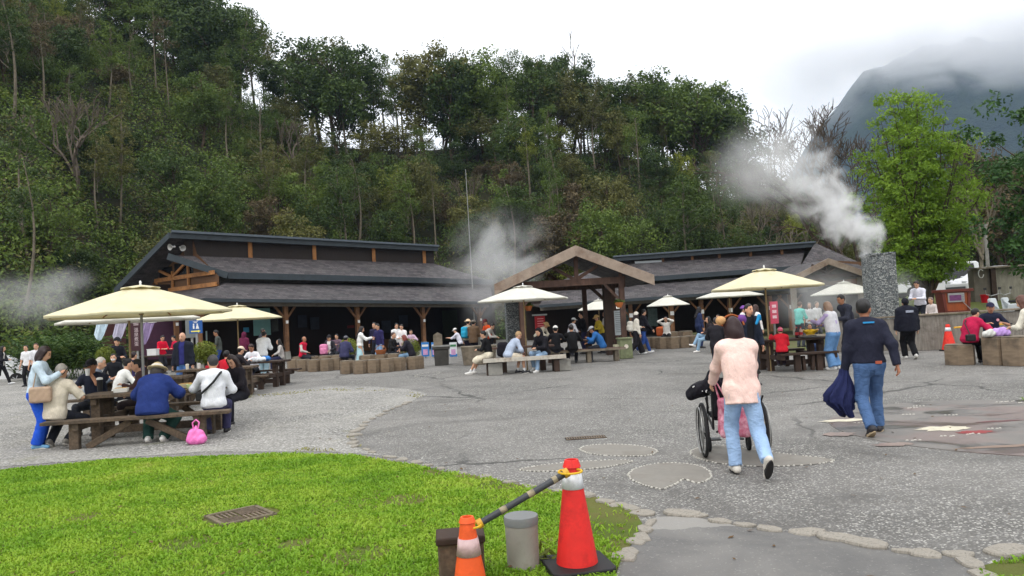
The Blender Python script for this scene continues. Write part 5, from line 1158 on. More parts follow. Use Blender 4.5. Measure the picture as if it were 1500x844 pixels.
def car(px, py, d, rz, label, L=4.3, H=1.5, van=False, z=None):
    p = P(px, py, d); z_ = Tz(p.x, p.y) if z is None else z; e = empty('parked_car', (p.x, p.y, z_), rz, label, 'car' if not van else 'van'); w_ = 1.75; hl = L/2
    if not van: prof = [(-hl, .3), (-hl, .72), (-hl+.12, .92), (-hl+.55, 1.0), (-hl+1.15, H-.05), (-hl+1.6, H), (hl-1.75, H), (hl-1.05, 1.0), (hl-.25, .88), (hl, .66), (hl, .3)]
    else: prof = [(-hl, .3), (-hl, H-.1), (-hl+.12, H), (hl-1.35, H), (hl-.8, 1.15), (hl-.1, .95), (hl, .7), (hl, .3)]
    vs = []; k = len(prof)
    for sy, sh in ((-1, 1), (1, 1)):
        for x, zz in prof: vs.append((x, sy*w_/2*(1-.16*max(0, (zz-.95)/.6)), zz))
    mb = MB(); mb.add(vs, [tuple(range(k-1, -1, -1)), tuple(range(k, 2*k))]+[(i, (i+1) % k, (i+1) % k+k, i+k) for i in range(k)]); mb.build('body', CARW, e, bevel=.05, smooth=35)
    for sy in (-1, 1):
        yy = lambda zz: sy*(w_/2*(1-.16*max(0, (zz-.95)/.6))+.006)
        for x0, x1, x2, x3 in (((-hl+.75, -hl+1.3, .0, .0), (.08, .08, hl-1.85, hl-1.3)) if not van else ((-hl+.25, -hl+.3, .3, .3), (.4, .4, hl-1.5, hl-1.1))):
            zt2 = H-.12; zb2 = 1.0; pts_ = [Vector((x0, yy(zb2), zb2)), Vector((x3 if x3 > x2 else x2, yy(zb2), zb2)), Vector((x2, yy(zt2), zt2)), Vector((x1, yy(zt2), zt2))]
            MB().slab(pts_, .01, (0, sy, 0)).build('side_window', GLASSDK, e)
        MB().box((hl-1.15, sy*(w_/2+.08), 1.02), (.12, .16, .12)).build('mirror', CARW, e, bevel=.03); MB().box((-.1, sy*(w_/2+.008), .86), (.18, .02, .03)).build('door_handle', METAL_GREY, e)
        MB().box((hl-.12, sy*.6, .72), (.2, .34, .14)).build('headlight', mat('lamp_glass', (.6, .62, .64), .1, 0, 3, 0), e, bevel=.03); MB().box((-hl+.03, sy*.66, .8), (.1, .22, .2)).build('tail_light', mat('tail_red', lin((150, 20, 20)), .3, .05), e)
        for sx in (-1, 1):
            wx = sx*(hl-.8); mb = MB(); Rw = rotm((0, sy, 0)); mb.lathe([(.2, -.1), (.31, -.1), (.325, -.06), (.325, .06), (.31, .1), (.2, .1)], 24, (wx, sy*(w_/2-.08), .32), Rw); wh = mb.build('wheel', TYRE, e, smooth=40)
            mb = MB(); mb.lathe([(.2, .085), (.17, .1), (.05, .09), (.03, .11)], 20, (wx, sy*(w_/2-.08), .32), Rw); [mb.box((wx+.11*math.cos(a_), sy*(w_/2+.025), .32+.11*math.sin(a_)), (.16, .02, .035), (0, -a_, 0)) for a_ in [k2*1.2566 for k2 in range(5)]]; mb.build('rim', RIM, wh)
    xs_ = (hl-1.05, hl-1.75) if not van else (hl-.8, hl-1.35)
    MB().slab([(xs_[0]-.06, -.68, 1.03), (xs_[0]-.06, .68, 1.03), (xs_[1]+.05, .6, H-.06), (xs_[1]+.05, -.6, H-.06)], .012, (.75, 0, .65)).build('windscreen', GLASSDK, e)
    MB().box((hl-.01, 0, .42), (.06, 1.5, .16)).build('bumper', mat('bumper_grey', lin((70, 72, 74)), .6, .1), e); return e
car(1455, 430, 40, rad(186), 'white car with its nose showing left of the concrete tank')
car(1368, 428, 44, rad(172), 'white van half hidden behind the bright green tree trunk', 4.6, 1.95, True)
car(-8, 520, 37, rad(10), 'white car behind the walkers at the far left edge', z=-.35)
def scooter(px, py, d, rz, label):
    p = P(px, py, d); e = empty('motor_scooter', (p.x, p.y, .5), rz, label, 'scooter'); G_ = mat('scooter_white', lin((190, 196, 198)), .35, .05)
    MB().prism([(-.75, .42), (-.7, .75), (-.1, .72), (-.02, .38), (.35, .36), (.5, .95), (.62, .92), (.55, .3), (-.1, .26)], -.16, .16, Matrix.Rotation(rad(90), 4, 'X')).build('body', G_, e, bevel=.04)
    MB().box((-.42, 0, .8), (.66, .26, .09)).build('seat', BLACK, e, bevel=.03); MB().tube([(.5, -.32, 1.08), (.56, 0, 1.02), (.5, .32, 1.08)], .018, 6).build('handlebar', METAL_GREY, e)
    for s in (-1, 1): MB().tube([(.52, s*.3, 1.08), (.5, s*.36, 1.25)], .008, 4).build('mirror_stem', METAL_GREY, e); MB().box((.5, s*.37, 1.27), (.02, .13, .08)).build('mirror', BLACK, e)
    for x in (-.6, .62): wh = MB().torus((x, 0, .22), .17, .055, 20, 8, Matrix.Rotation(rad(90), 3, 'X')).build('wheel', TYRE, e, smooth=60)
scooter(1477, 452, 25.1, rad(112), 'white motor scooter showing above the pit wall behind the navy polo'); scooter(1497, 440, 25.3, rad(120), 'pale motor scooter behind the pit wall nearest the right edge')
# ---- potted round bush, shrubs, arching plants
def round_bush(px, py, d, r, zb_, label, lm, pot=True, seed=3, nm='potted_bush'):
    p = D(px, py, d); zc = P(px, py, d).z; e = empty(nm, (p.x, p.y, 0), 0, label, 'bush'); v, f_ = leaf_cloud([(0, 0, zc)], [r], 2600, .06, np.random.default_rng(seed), 1.0, .1); link_mesh('foliage', np_mesh('foliage', v, f_), lm, e)
    MB().tube([(0, 0, .3), (0, 0, zc)], .03, 6).build('stem', BARKD, e)
    if pot: mb = MB(); mb.lathe([(.2, 0), (.28, .42), (.3, .45), (.27, .44)], 20); mb.build('pot', CONC_OLD, e, smooth=40)
round_bush(300, 517, 20.8, .34, 0, 'clipped yellow-green round bush behind the man in the white shirt', LV['yellow']); round_bush(155, 521, 21, .26, 0, 'small yellow-green bush beside the man in black at the left', LV['yellow'], seed=5); round_bush(601, 511, 31.5, .45, 0, 'yellow-flecked bush behind the man in the navy sweater', LV['yellow'], seed=6); round_bush(510, 508, 32.5, .4, 0, 'yellow-flecked bush left of the woman in the white top', LV['yellow'], seed=8)
GING = leaf_mat('arching_leaves', g((.3, (.02, .05, .012)), (.5, (.05, .10, .02)), (.72, (.13, .18, .04))), .3, 1.2)
def arching_clump(px, py, d, h, n, seed, label):
    p = D(px, py, d); rg = np.random.default_rng(seed); e = empty('arching_plant', (p.x, p.y, 0), 0, label, 'plant'); V = []; F = []
    for k in range(n):
        a = rg.uniform(0, 6.28); L = h*rg.uniform(.75, 1.25); out = L*rg.uniform(.3, .75); b0 = np.array([rg.normal()*.45, rg.normal()*.35, 0]); dr_ = np.array([math.cos(a), math.sin(a), 0])
        def stem(t): return b0+dr_*out*t**1.4+np.array([0, 0, L*(t*1.1-.28*t*t*t)])
        for j in range(11):
            t = .22+.78*j/10; q0 = stem(t); tg = stem(min(1, t+.05))-stem(t-.05); tg /= np.linalg.norm(tg)
            for s in (-1, 1):
                sd = np.cross(tg, [0, 0, 1.0]); sd /= np.linalg.norm(sd)+1e-6; ll = rg.uniform(.32, .5)*(1-.3*abs(t-.6)); dv_ = sd*s*.75+tg*.7+np.array([0, 0, rg.uniform(-.35, .1)]); dv_ /= np.linalg.norm(dv_); w_ = np.cross(dv_, [0, 0, 1.0]); w_ /= np.linalg.norm(w_)+1e-6; w_ = w_*.045
                i = len(V); m_ = q0+dv_*ll*.5; tp = q0+dv_*ll+np.array([0, 0, -ll*.25]); V += [q0, m_+w_, tp, m_-w_]; F.append((i, i+1, i+2, i+3))
    link_mesh('leaves', np_mesh('leaves', V, F), GING, e); mb = MB(); [mb.tube([(rg.normal()*.3, rg.normal()*.25, 0), (rg.normal()*.5, rg.normal()*.4, h*.8)], .015, 4) for _ in range(14)]; mb.build('stems', GING, e)
for k, (px, d, h, lb) in enumerate(((52, 34, 1.7, 'arching green plant clump nearest the walkers at left'), (84, 33.2, 2.0, 'arching green plant clump between the walkers and the shed'), (112, 33.6, 2.2, 'tall arching green plant clump beside the shed corner'), (132, 32.6, 1.8, 'arching green plant clump touching the shed corner post'), (70, 36, 2.1, 'arching green plant clump behind the others at left'))): arching_clump(px, 540, d, h, 42, 60+k, lb)
def tuft(px, py, d, z, label):
    p = P(px, py, d); rg = np.random.default_rng(9); e = empty('leafy_sprig', p, 0, label, 'plant'); V = []; F = []
    for k in range(7):
        a = rg.uniform(0, 6.28); dv_ = np.array([math.cos(a)*.6, math.sin(a)*.6, rg.uniform(.2, 1)]); w_ = np.cross(dv_, [0, 0, 1]); w_ = w_/np.linalg.norm(w_)*.012; L = rg.uniform(.1, .2); i = len(V); q0 = np.zeros(3); V += [q0, q0+dv_*L*.5+w_, q0+dv_*L+np.array([0, 0, -.05]), q0+dv_*L*.5-w_]; F.append((i, i+1, i+2, i+3))
    link_mesh('leaves', np_mesh('leaves', V, F), LV['bright'], e); MB().tube([(0, 0, .03), (0, 0, -p.z)], .006, 5).build('stem', LV['bright'], e)
tuft(1503, 590, 7.5, 0, 'thin green sprig poking in at the right edge')
# ================================================================ people
V3 = lambda *a: np.array(a, float)
def nrm(v): v = np.asarray(v, float); return v/(np.linalg.norm(v)+1e-9)
class SDF:
    """smooth union of tapered capsules and ellipsoids, meshed with surface nets into one continuous skin"""
    def __init__(s, k=.03): s.p = []; s.k = k; s.cut = []
    def cap(s, a, b, ra, rb=None, flat=None, f=1.0, clips=()): s.p.append(('c', V3(*a), V3(*b), ra, ra if rb is None else rb, flat, f, clips)); return s
    def box(s, c, hf, r=.05, R=None): s.p.append(('b', V3(*c), V3(*hf), r, np.eye(3) if R is None else np.array(R))); return s
    def ell(s, c, r, R=None, cuts=()): s.p.append(('e', V3(*c), V3(*r), np.eye(3) if R is None else R, cuts)); return s
    def mesh(s, h, wr=0.0, seed=0, ground=None):
        lo = V3(9, 9, 9); hi = -lo
        bb = []
        for q in s.p:
            if q[0] == 'c': r = max(q[3], q[4]); a = np.minimum(q[1], q[2])-r; b = np.maximum(q[1], q[2])+r
            elif q[0] == 'b': r = np.linalg.norm(q[2]); a = q[1]-r; b = q[1]+r
            else: r = q[2].max(); a = q[1]-r; b = q[1]+r
            bb.append((a, b)); lo = np.minimum(lo, a); hi = np.maximum(hi, b)
        lo = lo-2.5*h; hi = hi+2.5*h; n = np.ceil((hi-lo)/h).astype(int)+1; F = np.full(n, .3, np.float32)
        ax = [lo[i]+h*np.arange(n[i]) for i in range(3)]; m = s.k+2*h
        for q, (a, b) in zip(s.p, bb):
            i0 = np.maximum(((a-m-lo)/h).astype(int), 0); i1 = np.minimum(((b+m-lo)/h).astype(int)+2, n); sl = tuple(slice(i0[i], i1[i]) for i in range(3))
            X = ax[0][sl[0]][:, None, None]; Y = ax[1][sl[1]][None, :, None]; Z = ax[2][sl[2]][None, None, :]
            if q[0] == 'c':
                _, A, B, ra, rb, fl, ff, clips = q; x, y, z = X-A[0], Y-A[1], Z-A[2]; D_ = B-A
                if fl is not None:
                    fl = V3(*fl); w = (x*fl[0]+y*fl[1]+z*fl[2])*(ff-1); x, y, z = x+w*fl[0], y+w*fl[1], z+w*fl[2]; D_ = D_+fl*(D_ @ fl)*(ff-1)
                t = np.clip((x*D_[0]+y*D_[1]+z*D_[2])/max(D_ @ D_, 1e-9), 0, 1)
                d = np.sqrt((x-t*D_[0])**2+(y-t*D_[1])**2+(z-t*D_[2])**2)-(ra+(rb-ra)*t)
                for cp, cn in clips: d = np.maximum(d, (X-cp[0])*cn[0]+(Y-cp[1])*cn[1]+(Z-cp[2])*cn[2])
            elif q[0] == 'b':
                _, c, hf, r, R = q; x, y, z = X-c[0], Y-c[1], Z-c[2]; uu = [np.abs(x*R[0, i]+y*R[1, i]+z*R[2, i])-hf[i]+r for i in range(3)]
                d = np.sqrt(sum(np.maximum(t_, 0)**2 for t_ in uu))-r+np.minimum(np.maximum(np.maximum(uu[0], uu[1]), uu[2]), 0)
            else:
                _, c, r, R, cuts = q; x, y, z = X-c[0], Y-c[1], Z-c[2]
                u = x*R[0, 0]+y*R[1, 0]+z*R[2, 0]; v = x*R[0, 1]+y*R[1, 1]+z*R[2, 1]; w = x*R[0, 2]+y*R[1, 2]+z*R[2, 2]
                d = (np.sqrt((u/r[0])**2+(v/r[1])**2+(w/r[2])**2)-1)*r.min()
                for kind, ca in cuts:
                    if kind == 'face': d = np.maximum(d, np.minimum(v-ca[0], ca[1]-w))      # open in front below the hairline
                    elif kind == 'zmin': d = np.maximum(d, ca-w)
                    elif kind == 'front': d = np.maximum(d, np.minimum(v-ca[0], ca[1]-np.abs(u)))
            G_ = F[sl]; hh = np.clip(.5+.5*(G_-d)/s.k, 0, 1); F[sl] = G_*(1-hh)+d*hh-s.k*hh*(1-hh)
        for cp, cn in s.cut: F = np.maximum(F, (ax[0][:, None, None]-cp[0])*cn[0]+(ax[1][None, :, None]-cp[1])*cn[1]+(ax[2][None, None, :]-cp[2])*cn[2])
        if wr:
            X = ax[0][:, None, None]; Y = ax[1][None, :, None]; Z = ax[2][None, None, :]
            F = F+wr*(np.sin(26*Z+7*np.sin(8*X+seed)+5*np.sin(9*Y))*np.sin(13*X+4*np.sin(7*Z+seed)+9*Y)).astype(np.float32)
        return nets(F.astype(np.float32), lo, h)
def nets(F, lo, h):
    S = F < 0; n = np.array(F.shape); c = n-1
    cnt = np.zeros(c, np.int8); P_ = np.zeros((*c, 3), np.float32); W_ = np.zeros(c, np.float32)
    sh = lambda A, o_: A[o_[0]:o_[0]+c[0], o_[1]:o_[1]+c[1], o_[2]:o_[2]+c[2]]
    for o_ in [(i, j, k) for i in (0, 1) for j in (0, 1) for k in (0, 1)]: cnt += sh(S, o_)
    act = (cnt > 0) & (cnt < 8)
    if not act.any(): return np.zeros((0, 3)), np.zeros((0, 4), int)
    for a in range(3):
        b_, c_ = [x for x in range(3) if x != a]
        for j in (0, 1):
            for k in (0, 1):
                o0 = [0, 0, 0]; o0[b_] = j; o0[c_] = k; o1 = list(o0); o1[a] = 1
                f0, f1 = sh(F, o0), sh(F, o1); x = (sh(S, o0) != sh(S, o1)); t = np.where(x, f0/np.where(x, f0-f1, 1), 0)
                W_ += x; P_[..., a] += np.where(x, t, 0); P_[..., b_] += x*j; P_[..., c_] += x*k
    idx = np.full(c, -1); idx[act] = np.arange(act.sum()); ii = np.argwhere(act)
    V = lo+(ii+P_[act]/W_[act][:, None])*h; Q = []
    for a in range(3):
        b_, c_ = (a+1) % 3, (a+2) % 3
        s0 = [slice(None)]*3; s1 = [slice(None)]*3; s0[a] = slice(0, -1); s1[a] = slice(1, None)
        A0, A1 = S[tuple(s0)], S[tuple(s1)]; e_ = np.argwhere(A0 != A1)
        ok = (e_[:, b_] > 0) & (e_[:, c_] > 0) & (e_[:, b_] < n[b_]-1) & (e_[:, c_] < n[c_]-1); e_ = e_[ok]
        if not len(e_): continue
        inside = S[tuple(e_.T)]
        def cid(db, dc): q = e_.copy(); q[:, b_] -= db; q[:, c_] -= dc; return idx[tuple(q.T)]
        q = np.stack([cid(1, 1), cid(0, 1), cid(0, 0), cid(1, 0)], 1); q = np.where(inside[:, None], q, q[:, ::-1]); Q.append(q)
    return V, np.concatenate(Q)
def skin_mat(c):
    k = 'skin_%d_%d_%d' % c
    if k in _mats: return _mats[k]
    m, nt, b = new_mat(k); l = lin(c); tc = nt.node('ShaderNodeTexCoord').outputs['Object']; nt.set(b.inputs['Base Color'], nt.mix(nt.noise(tc, 14, 3), tuple(x*.88 for x in l), tuple(x*1.08 for x in l)))
    b.inputs['Roughness'].default_value = .55; b.inputs['Subsurface Weight'].default_value = .12; b.inputs['Subsurface Radius'].default_value = (.02, .008, .004); b.inputs['Specular IOR Level'].default_value = .3; _mats[k] = m; return m
def hair_mat(c):
    k = 'hair_%d_%d_%d' % c
    if k in _mats: return _mats[k]
    m, nt, b = new_mat(k); l = lin(c); tc = nt.node('ShaderNodeTexCoord').outputs['Object']; v = nt.mapping(tc, (1, 1, .12)); f = nt.noise(v, 120, 4, .7)
    nt.set(b.inputs['Base Color'], nt.mix(f, tuple(x*.6 for x in l), tuple(x*1.4 for x in l))); b.inputs['Roughness'].default_value = .5; b.inputs['Specular IOR Level'].default_value = .35
    nt.set(b.inputs['Normal'], nt.bump(f, .6, .006)); _mats[k] = m; return m
EYEM = mat('eye_dark', (.012, .01, .009), .25, 0, 5, 0); LIPM = mat('lip_tone', lin((150, 88, 78)), .5, .05, 5, 0); SOLE = mat('shoe_sole', lin((196, 192, 184)), .8, .08)
def ik(a, t, l1, l2, pole):
    a, t = V3(*a), V3(*t); d = t-a; L = np.linalg.norm(d); mx = (l1+l2)*.999
    if L > mx: t = a+d/L*mx; d = t-a; L = mx
    u = d/L; x = (l1*l1-l2*l2+L*L)/(2*L); h = math.sqrt(max(l1*l1-x*x, 0)); p = nrm(V3(*pole)-u*(V3(*pole) @ u)); return a+u*x+p*h, t
def Rhead(yaw, pitch, roll=0):
    return np.array(Matrix.Rotation(-rad(yaw), 3, 'Z') @ Matrix.Rotation(-rad(pitch), 3, 'X') @ Matrix.Rotation(rad(roll), 3, 'Y'))
PEOPLE = 0
SK = (206, 160, 132); SKD = (170, 122, 94); BLK = (24, 21, 21)
def person(label, at, d, hd, H=1.64, pose='stand', seat=.45, lean=3, hunch=6, yaw=0, pitch=6, roll=0, L='down', R='down', legs=None, top=((60, 60, 70), 1.0, .04), jac=None, bot=('trousers', (40, 42, 50)), hair=('short', BLK), hat=None, shoe=(60, 60, 62), sk=SK, fat=1.0, fem=False, zb=0.0, loose=0.0, glasses=False, mask=None, face=True, sock=None, sole=None):
    global PEOPLE; PEOPLE += 1; seed = PEOPLE
    s = H/1.7; h = min(.024, max(.0095, d*.00095)); le, hu = rad(lean), rad(lean+hunch)
    sit = pose == 'sit'
    pel = V3(0, 0, seat+.10*s if sit else .93*s)
    if pose == 'walk': pel[2] -= .02*s
    sp1 = V3(0, math.sin(le), math.cos(le)); sp2 = V3(0, math.sin(hu), math.cos(hu)); f1 = V3(0, math.cos(le), -math.sin(le)); f2 = V3(0, math.cos(hu), -math.sin(hu))
    mid = pel+sp1*.24*s; neck = mid+sp2*.29*s; RH = Rhead(yaw, pitch, roll); hc = neck+sp2*.05*s+V3(0, .02, .085)*s+RH @ V3(0, .015, .01)*s
    shw = (.155 if fem else .178)*s*(1+.25*(fat-1)); shl, shr = [neck-sp2*.085*s+V3(sg*shw, 0, 0) for sg in (-1, 1)]; rh = (.09 if fem else .083)*s*(.55+.45*fat); rw = (.128 if fem else .14)*s*fat; rc = .145*s*fat**.5
    hipl, hipr = [pel+V3(sg*.082*s, 0, -.03*s) for sg in (-1, 1)]
    # feet: (x, y, z of ankle, toe direction in degrees outwards, heel raise in degrees)
    if legs is None:
        legs = {'stand': ((-.1, .0, .085, 10, 0), (.1, .02, .085, 10, 0)), 'walk': ((-.08, .30, .09, 5, -10), (.09, -.34, .17, 5, 42)), 'walk2': ((-.09, -.34, .17, 5, 42), (.08, .30, .09, 5, -10)), 'sit': ((-.13, .40, .085, 8, 0), (.13, .42, .085, 8, 0))}[pose]
    if pose == 'walk2': pose = 'walk'
    fl = []
    for hip, lg in zip((hipl, hipr), legs):
        ank = V3(lg[0]*s, lg[1]*s, lg[2]); kn, ank = ik(hip, ank, .43*s, .41*s, V3(lg[0]*.6, 1, .35) if not sit else V3(lg[0]*1.2, .5, 1)); fl.append((hip, kn, ank, lg[3], lg[4]))
    tz = (seat+.33)
    def handpos(kind, sg):
        sh = shl if sg < 0 else shr
        if not isinstance(kind, str): return V3(*kind), V3(sg*.6, -.5, -.8)
        return {'down': (sh+V3(sg*.09, .05, -.53)*s, V3(sg*.4, -1, 0)), 'swf': (sh+V3(sg*.06, .24, -.45)*s, V3(sg*.3, -1, -.3)), 'swb': (sh+V3(sg*.08, -.22, -.47)*s, V3(sg*.4, -1, 0)),
                'phone': (neck*0+V3(sg*.06*s, neck[1]+.27*s, neck[2]-.22*s), V3(sg*.8, -.3, -1)), 'front': (V3(sg*.05*s, neck[1]+.24*s, neck[2]-.34*s), V3(sg*.8, -.4, -.8)), 'table': (V3(sg*.17, max(neck[1]+.22*s, .34), tz+.05), V3(sg*.9, -.3, -.7)), 'mouth': (hc+RH @ V3(sg*.045, .15, -.09)*s, V3(sg*.8, .2, -1)),
                'lap': (V3(sg*.12*s, .30*s, seat+.22*s), V3(sg*.9, -.6, -.2)), 'knee': (V3(sg*.1*s, .42*s, seat+.16*s), V3(sg*.9, -.3, -.2)), 'pocket': (pel+V3(sg*.2, .1, -.02)*s, V3(sg, -1, 0)), 'push': (V3(sg*.22*s, neck[1]+.36*s, pel[2]+.0*s), V3(sg*.6, -1, -.4)), 'brow': (hc+RH @ V3(sg*.10, .09, .03)*s, V3(sg, .3, -.2)), 'prop': (V3(sg*.22*s, -.18*s, seat+.08), V3(sg*.6, -1, 0)), 'fwd': (V3(sg*.12*s, neck[1]+.42*s, neck[2]-.22*s), V3(sg*.6, -.5, -.8)), 'back': (pel+V3(sg*.04, -.16, .1)*s, V3(sg, -.6, 0))}[kind]
    arms = []
    for sg, kind, sh in ((-1, L, shl), (1, R, shr)):
        t, pole = handpos(kind, sg); el, wr_ = ik(sh, t, .285*s, .25*s, pole); arms.append((sg, sh, el, wr_))
    # ---- body
    B = SDF(.028*s)
    B.cap(pel, mid, rw*.98, rw*.96, f1, 1.35).cap(mid, neck-sp2*.15*s, rw*.97, rc*.96, f2, 1.5).cap(shl, shr, .044*s).cap(hipl, hipr, rh, None, f1, 1.05)
    B.cap(neck-sp2*.05*s, hc+V3(0, 0, -.04*s), .05*s, .047*s).cap(neck-sp2*.03*s, (neck-sp2*.06*s+shl)/2, .042*s).cap(neck-sp2*.03*s, (neck-sp2*.06*s+shr)/2, .042*s)
    B.ell(hc+RH @ V3(0, -.008, .018)*s, V3(.074, .094, .098)*s, RH).ell(hc+RH @ V3(0, .022, -.055)*s, V3(.056, .066, .066)*s, RH)
    for sg in (-1, 1): B.ell(hc+RH @ V3(sg*.076, -.008, -.02)*s, V3(.012, .022, .032)*s, RH)
    B.cap(hc+RH @ V3(0, .084, .0)*s, hc+RH @ V3(0, .102, -.034)*s, .009*s, .014*s)
    for sg, sh, el, wr_ in arms: B.cap(sh, el, .047*s, .037*s).cap(el, wr_, .037*s, .026*s)
    hands = MB()
    for sg, sh, el, wr_ in arms:
        dr_ = nrm(wr_-el); bk = nrm(np.cross(dr_, V3(sg, .2, 0))) if abs(dr_[2]) > .7 else nrm(np.cross(dr_, np.cross(V3(0, 0, 1), dr_))); side = np.cross(dr_, bk)
        if abs(dr_[2]) > .7: side = nrm(V3(0, 1, 0)-dr_*dr_[1]); bk = np.cross(side, dr_)
        pe = wr_+dr_*.085*s; B.cap(wr_+dr_*.025*s, pe, .03*s, .034*s, bk, 1.9)
        pn = bk if (bk @ (V3(0, 0, -1) if abs(dr_[2]) < .7 else V3(-sg, 0, 0))) > 0 else -bk
        for k, (o_, ln) in enumerate(((-.027, .062), (-.009, .075), (.009, .078), (.026, .068))):
            q = pe+side*o_*s-dr_*.012*s; cu = .35; p1 = q+(dr_*math.cos(cu*.6)+pn*math.sin(cu*.6))*ln*.5*s; p2 = p1+(dr_*math.cos(cu*1.8)+pn*math.sin(cu*1.8))*ln*.32*s; p3 = p2+(dr_*math.cos(cu*3)+pn*math.sin(cu*3))*ln*.25*s
            hands.tube([q, p1, p2, p3], [.0095*s, .0088*s, .0078*s, .006*s], 6)
        th = wr_+dr_*.03*s+side*.028*s; t1 = th+(dr_*.6+side*.7+pn*.3)*.035*s; t2 = t1+(dr_*.9+side*.25+pn*.35)*.03*s; hands.tube([th, t1, t2], [.012*s, .0105*s, .007*s], 6)
    for hip, kn, ank, td, hr in fl:
        B.cap(hip, kn, .078*s*(.5+.5*fat), .05*s).cap(kn, ank, .05*s, .033*s); cf = kn*.7+ank*.3-nrm(V3(0, 1, 0))*.018; B.cap(kn*.85+ank*.15, kn*.45+ank*.55+V3(0, -.012, 0), .046*s, .038*s)
    e = empty('person', (0, 0, 0), 0, label, 'person', None)
    off = hc.copy(); h0 = Matrix.Rotation(-rad(hd), 3, 'Z'); o3 = h0 @ Vector((off[0], off[1], 0)); bp = D(at[0], at[1], d); e.location = (bp.x-o3.x, bp.y-o3.y, zb); e.rotation_euler = (0, 0, -rad(hd))
    V, Q = B.mesh(h); fb = MB()
    if face:
        for sg in (-1, 1):
            c = hc+RH @ V3(sg*.031, .081, .004)*s; fb.ball(c, (.0125*s, .008*s, .0075*s), 6, Matrix(RH.tolist())); b0_ = hc+RH @ V3(sg*.015, .086, .026)*s; b1_ = hc+RH @ V3(sg*.048, .075, .03)*s; fb.tube([b0_, b1_], .0045*s, 4)
            if glasses: fb.torus(hc+RH @ V3(sg*.033, .094, .002)*s, .024*s, .003*s, 14, 4, Matrix(RH.tolist()) @ Matrix.Rotation(rad(90), 3, 'X'))
    lb = MB(); lb.tube([hc+RH @ V3(-.022, .082, -.07)*s, hc+RH @ V3(0, .09, -.066)*s, hc+RH @ V3(.022, .082, -.07)*s], [.004*s, .008*s, .004*s], 5)
    nv = len(V); allv = list(map(tuple, V)); fq = [tuple(q) for q in Q]; mi = [0]*len(fq)
    for mb_, k in ((hands, 0), (fb, 1), (lb, 2)):
        b_ = len(allv); allv += mb_.v; fq += [tuple(i+b_ for i in f_) for f_ in mb_.f]; mi += [k]*len(mb_.f)
    me = bpy.data.meshes.new('body'); me.from_pydata(allv, [], fq); me.polygons.foreach_set('use_smooth', [True]*len(fq)); me.polygons.foreach_set('material_index', mi); me.update()
    link_mesh('body', me, [skin_mat(sk), EYEM, LIPM], e)
    def put(name, S_, m, wr=0.0, hh=None):
        v, q = S_.mesh(hh or h, wr, seed)
        if len(v): return link_mesh(name, np_mesh(name, v, q, True), m, e)
    # ---- clothes
    def upper(c, sl, hem, off_, name, open_=None):
        T = SDF(.05*s); o_ = off_+loose; hp = pel-sp1*hem*s; cl = ((hp, -sp1),); rm = max(rw, .138*s*fat)
        T.cap(pel-sp1*(hem+.06)*s, mid, (max(rm, .148*s*fat) if hem > .02 else rm)+o_, rm+o_, f1, 1.32, cl).cap(mid, neck-sp2*.14*s, rm+o_, rc+.004+o_, f2, 1.42).cap(shl, shr, .044*s+o_)
        for q_ in (shl, shr): T.cap(neck-sp2*.045*s, neck*.3+q_*.7, .043*s+o_*.5, .046*s+o_*.8)
        if not sit or hem > .03: T.cap(hipl+sp1*.02, hipr+sp1*.02, rh+.004+o_, None, f1, 1.05, cl)
        if sit: T.cap(pel+V3(-.055, -.01, -.03)*s, pel+V3(.055, -.01, -.03)*s, rh+.012+o_, None, f1, 1.05, ((pel+V3(0, 0, -.085*s), V3(0, 0, -1)),))
        for sg, sh, el, wr_ in arms:
            r1, r2, r3 = .047*s+o_*.8, .04*s+o_*.8, .032*s+o_*.7
            if sl >= .95: T.cap(sh, el, r1, r2).cap(el, wr_+nrm(wr_-el)*.03, r2, r3, None, 1, ((wr_+nrm(wr_-el)*.012, nrm(wr_-el)),))
            elif sl > .55: q_ = el+(wr_-el)*(sl-.5)*2; T.cap(sh, el, r1, r2).cap(el, q_, r2, r3+.004, None, 1, ((q_, nrm(wr_-el)),))
            elif sl > 0: q_ = sh+(el-sh)*min(1, sl*2); T.cap(sh, el, r1+.004, r2+.008, None, 1, ((q_, nrm(el-sh)),))
        if open_:
            V_, Q_ = T.mesh(h, .003, seed); cen = V_[Q_].mean(1); rel = cen-mid; fx = rel @ f2; k_ = ~((fx > .03*s) & (np.abs(cen[:, 0]) < open_*s)); return link_mesh(name, np_mesh(name, V_, Q_[k_], True), c, e)
        return put(name, T, c, .003)
    upper(cloth(top[0]) if not isinstance(top[0], bpy.types.Material) else top[0], top[1], top[2], .012, 'shirt')
    if jac: upper(cloth(jac[0]), jac[3] if len(jac) > 3 else 1.0, jac[2], .028, 'jacket', jac[1] or None)
    kind, bc = bot[0], bot[1]; bm_ = bc if isinstance(bc, bpy.types.Material) else (denim(bc) if len(bot) > 2 and bot[2] else cloth(bc)); K = SDF(.03*s); o_ = .014+loose*.6+(bot[3] if len(bot) > 3 else 0); wc = ((pel+sp1*.07*s, sp1),)
    if kind == 'skirt':
        ln = bot[3] if len(bot) > 3 else .6
        if sit:
            K.k = .09
            for hip, kn, ank, *_ in fl: q_ = kn+(ank-kn)*.18; K.cap(hip, kn, .115*s, .09*s).cap(kn, q_, .09*s, .095*s, None, 1, ((q_, nrm(ank-kn)),))
            K.cap((hipl+hipr)/2, (fl[0][1]+fl[1][1])/2, .11*s, .085*s).cap(hipl, hipr, .125*s)
        else: q_ = pel-V3(0, 0, ln*s); K.cap(pel+sp1*.1*s, q_-V3(0, 0, .1), .13*s, .25*s, V3(0, 1, 0), 1.25, wc+((q_, V3(0, 0, -1)),))
        o_ = .014
    else:
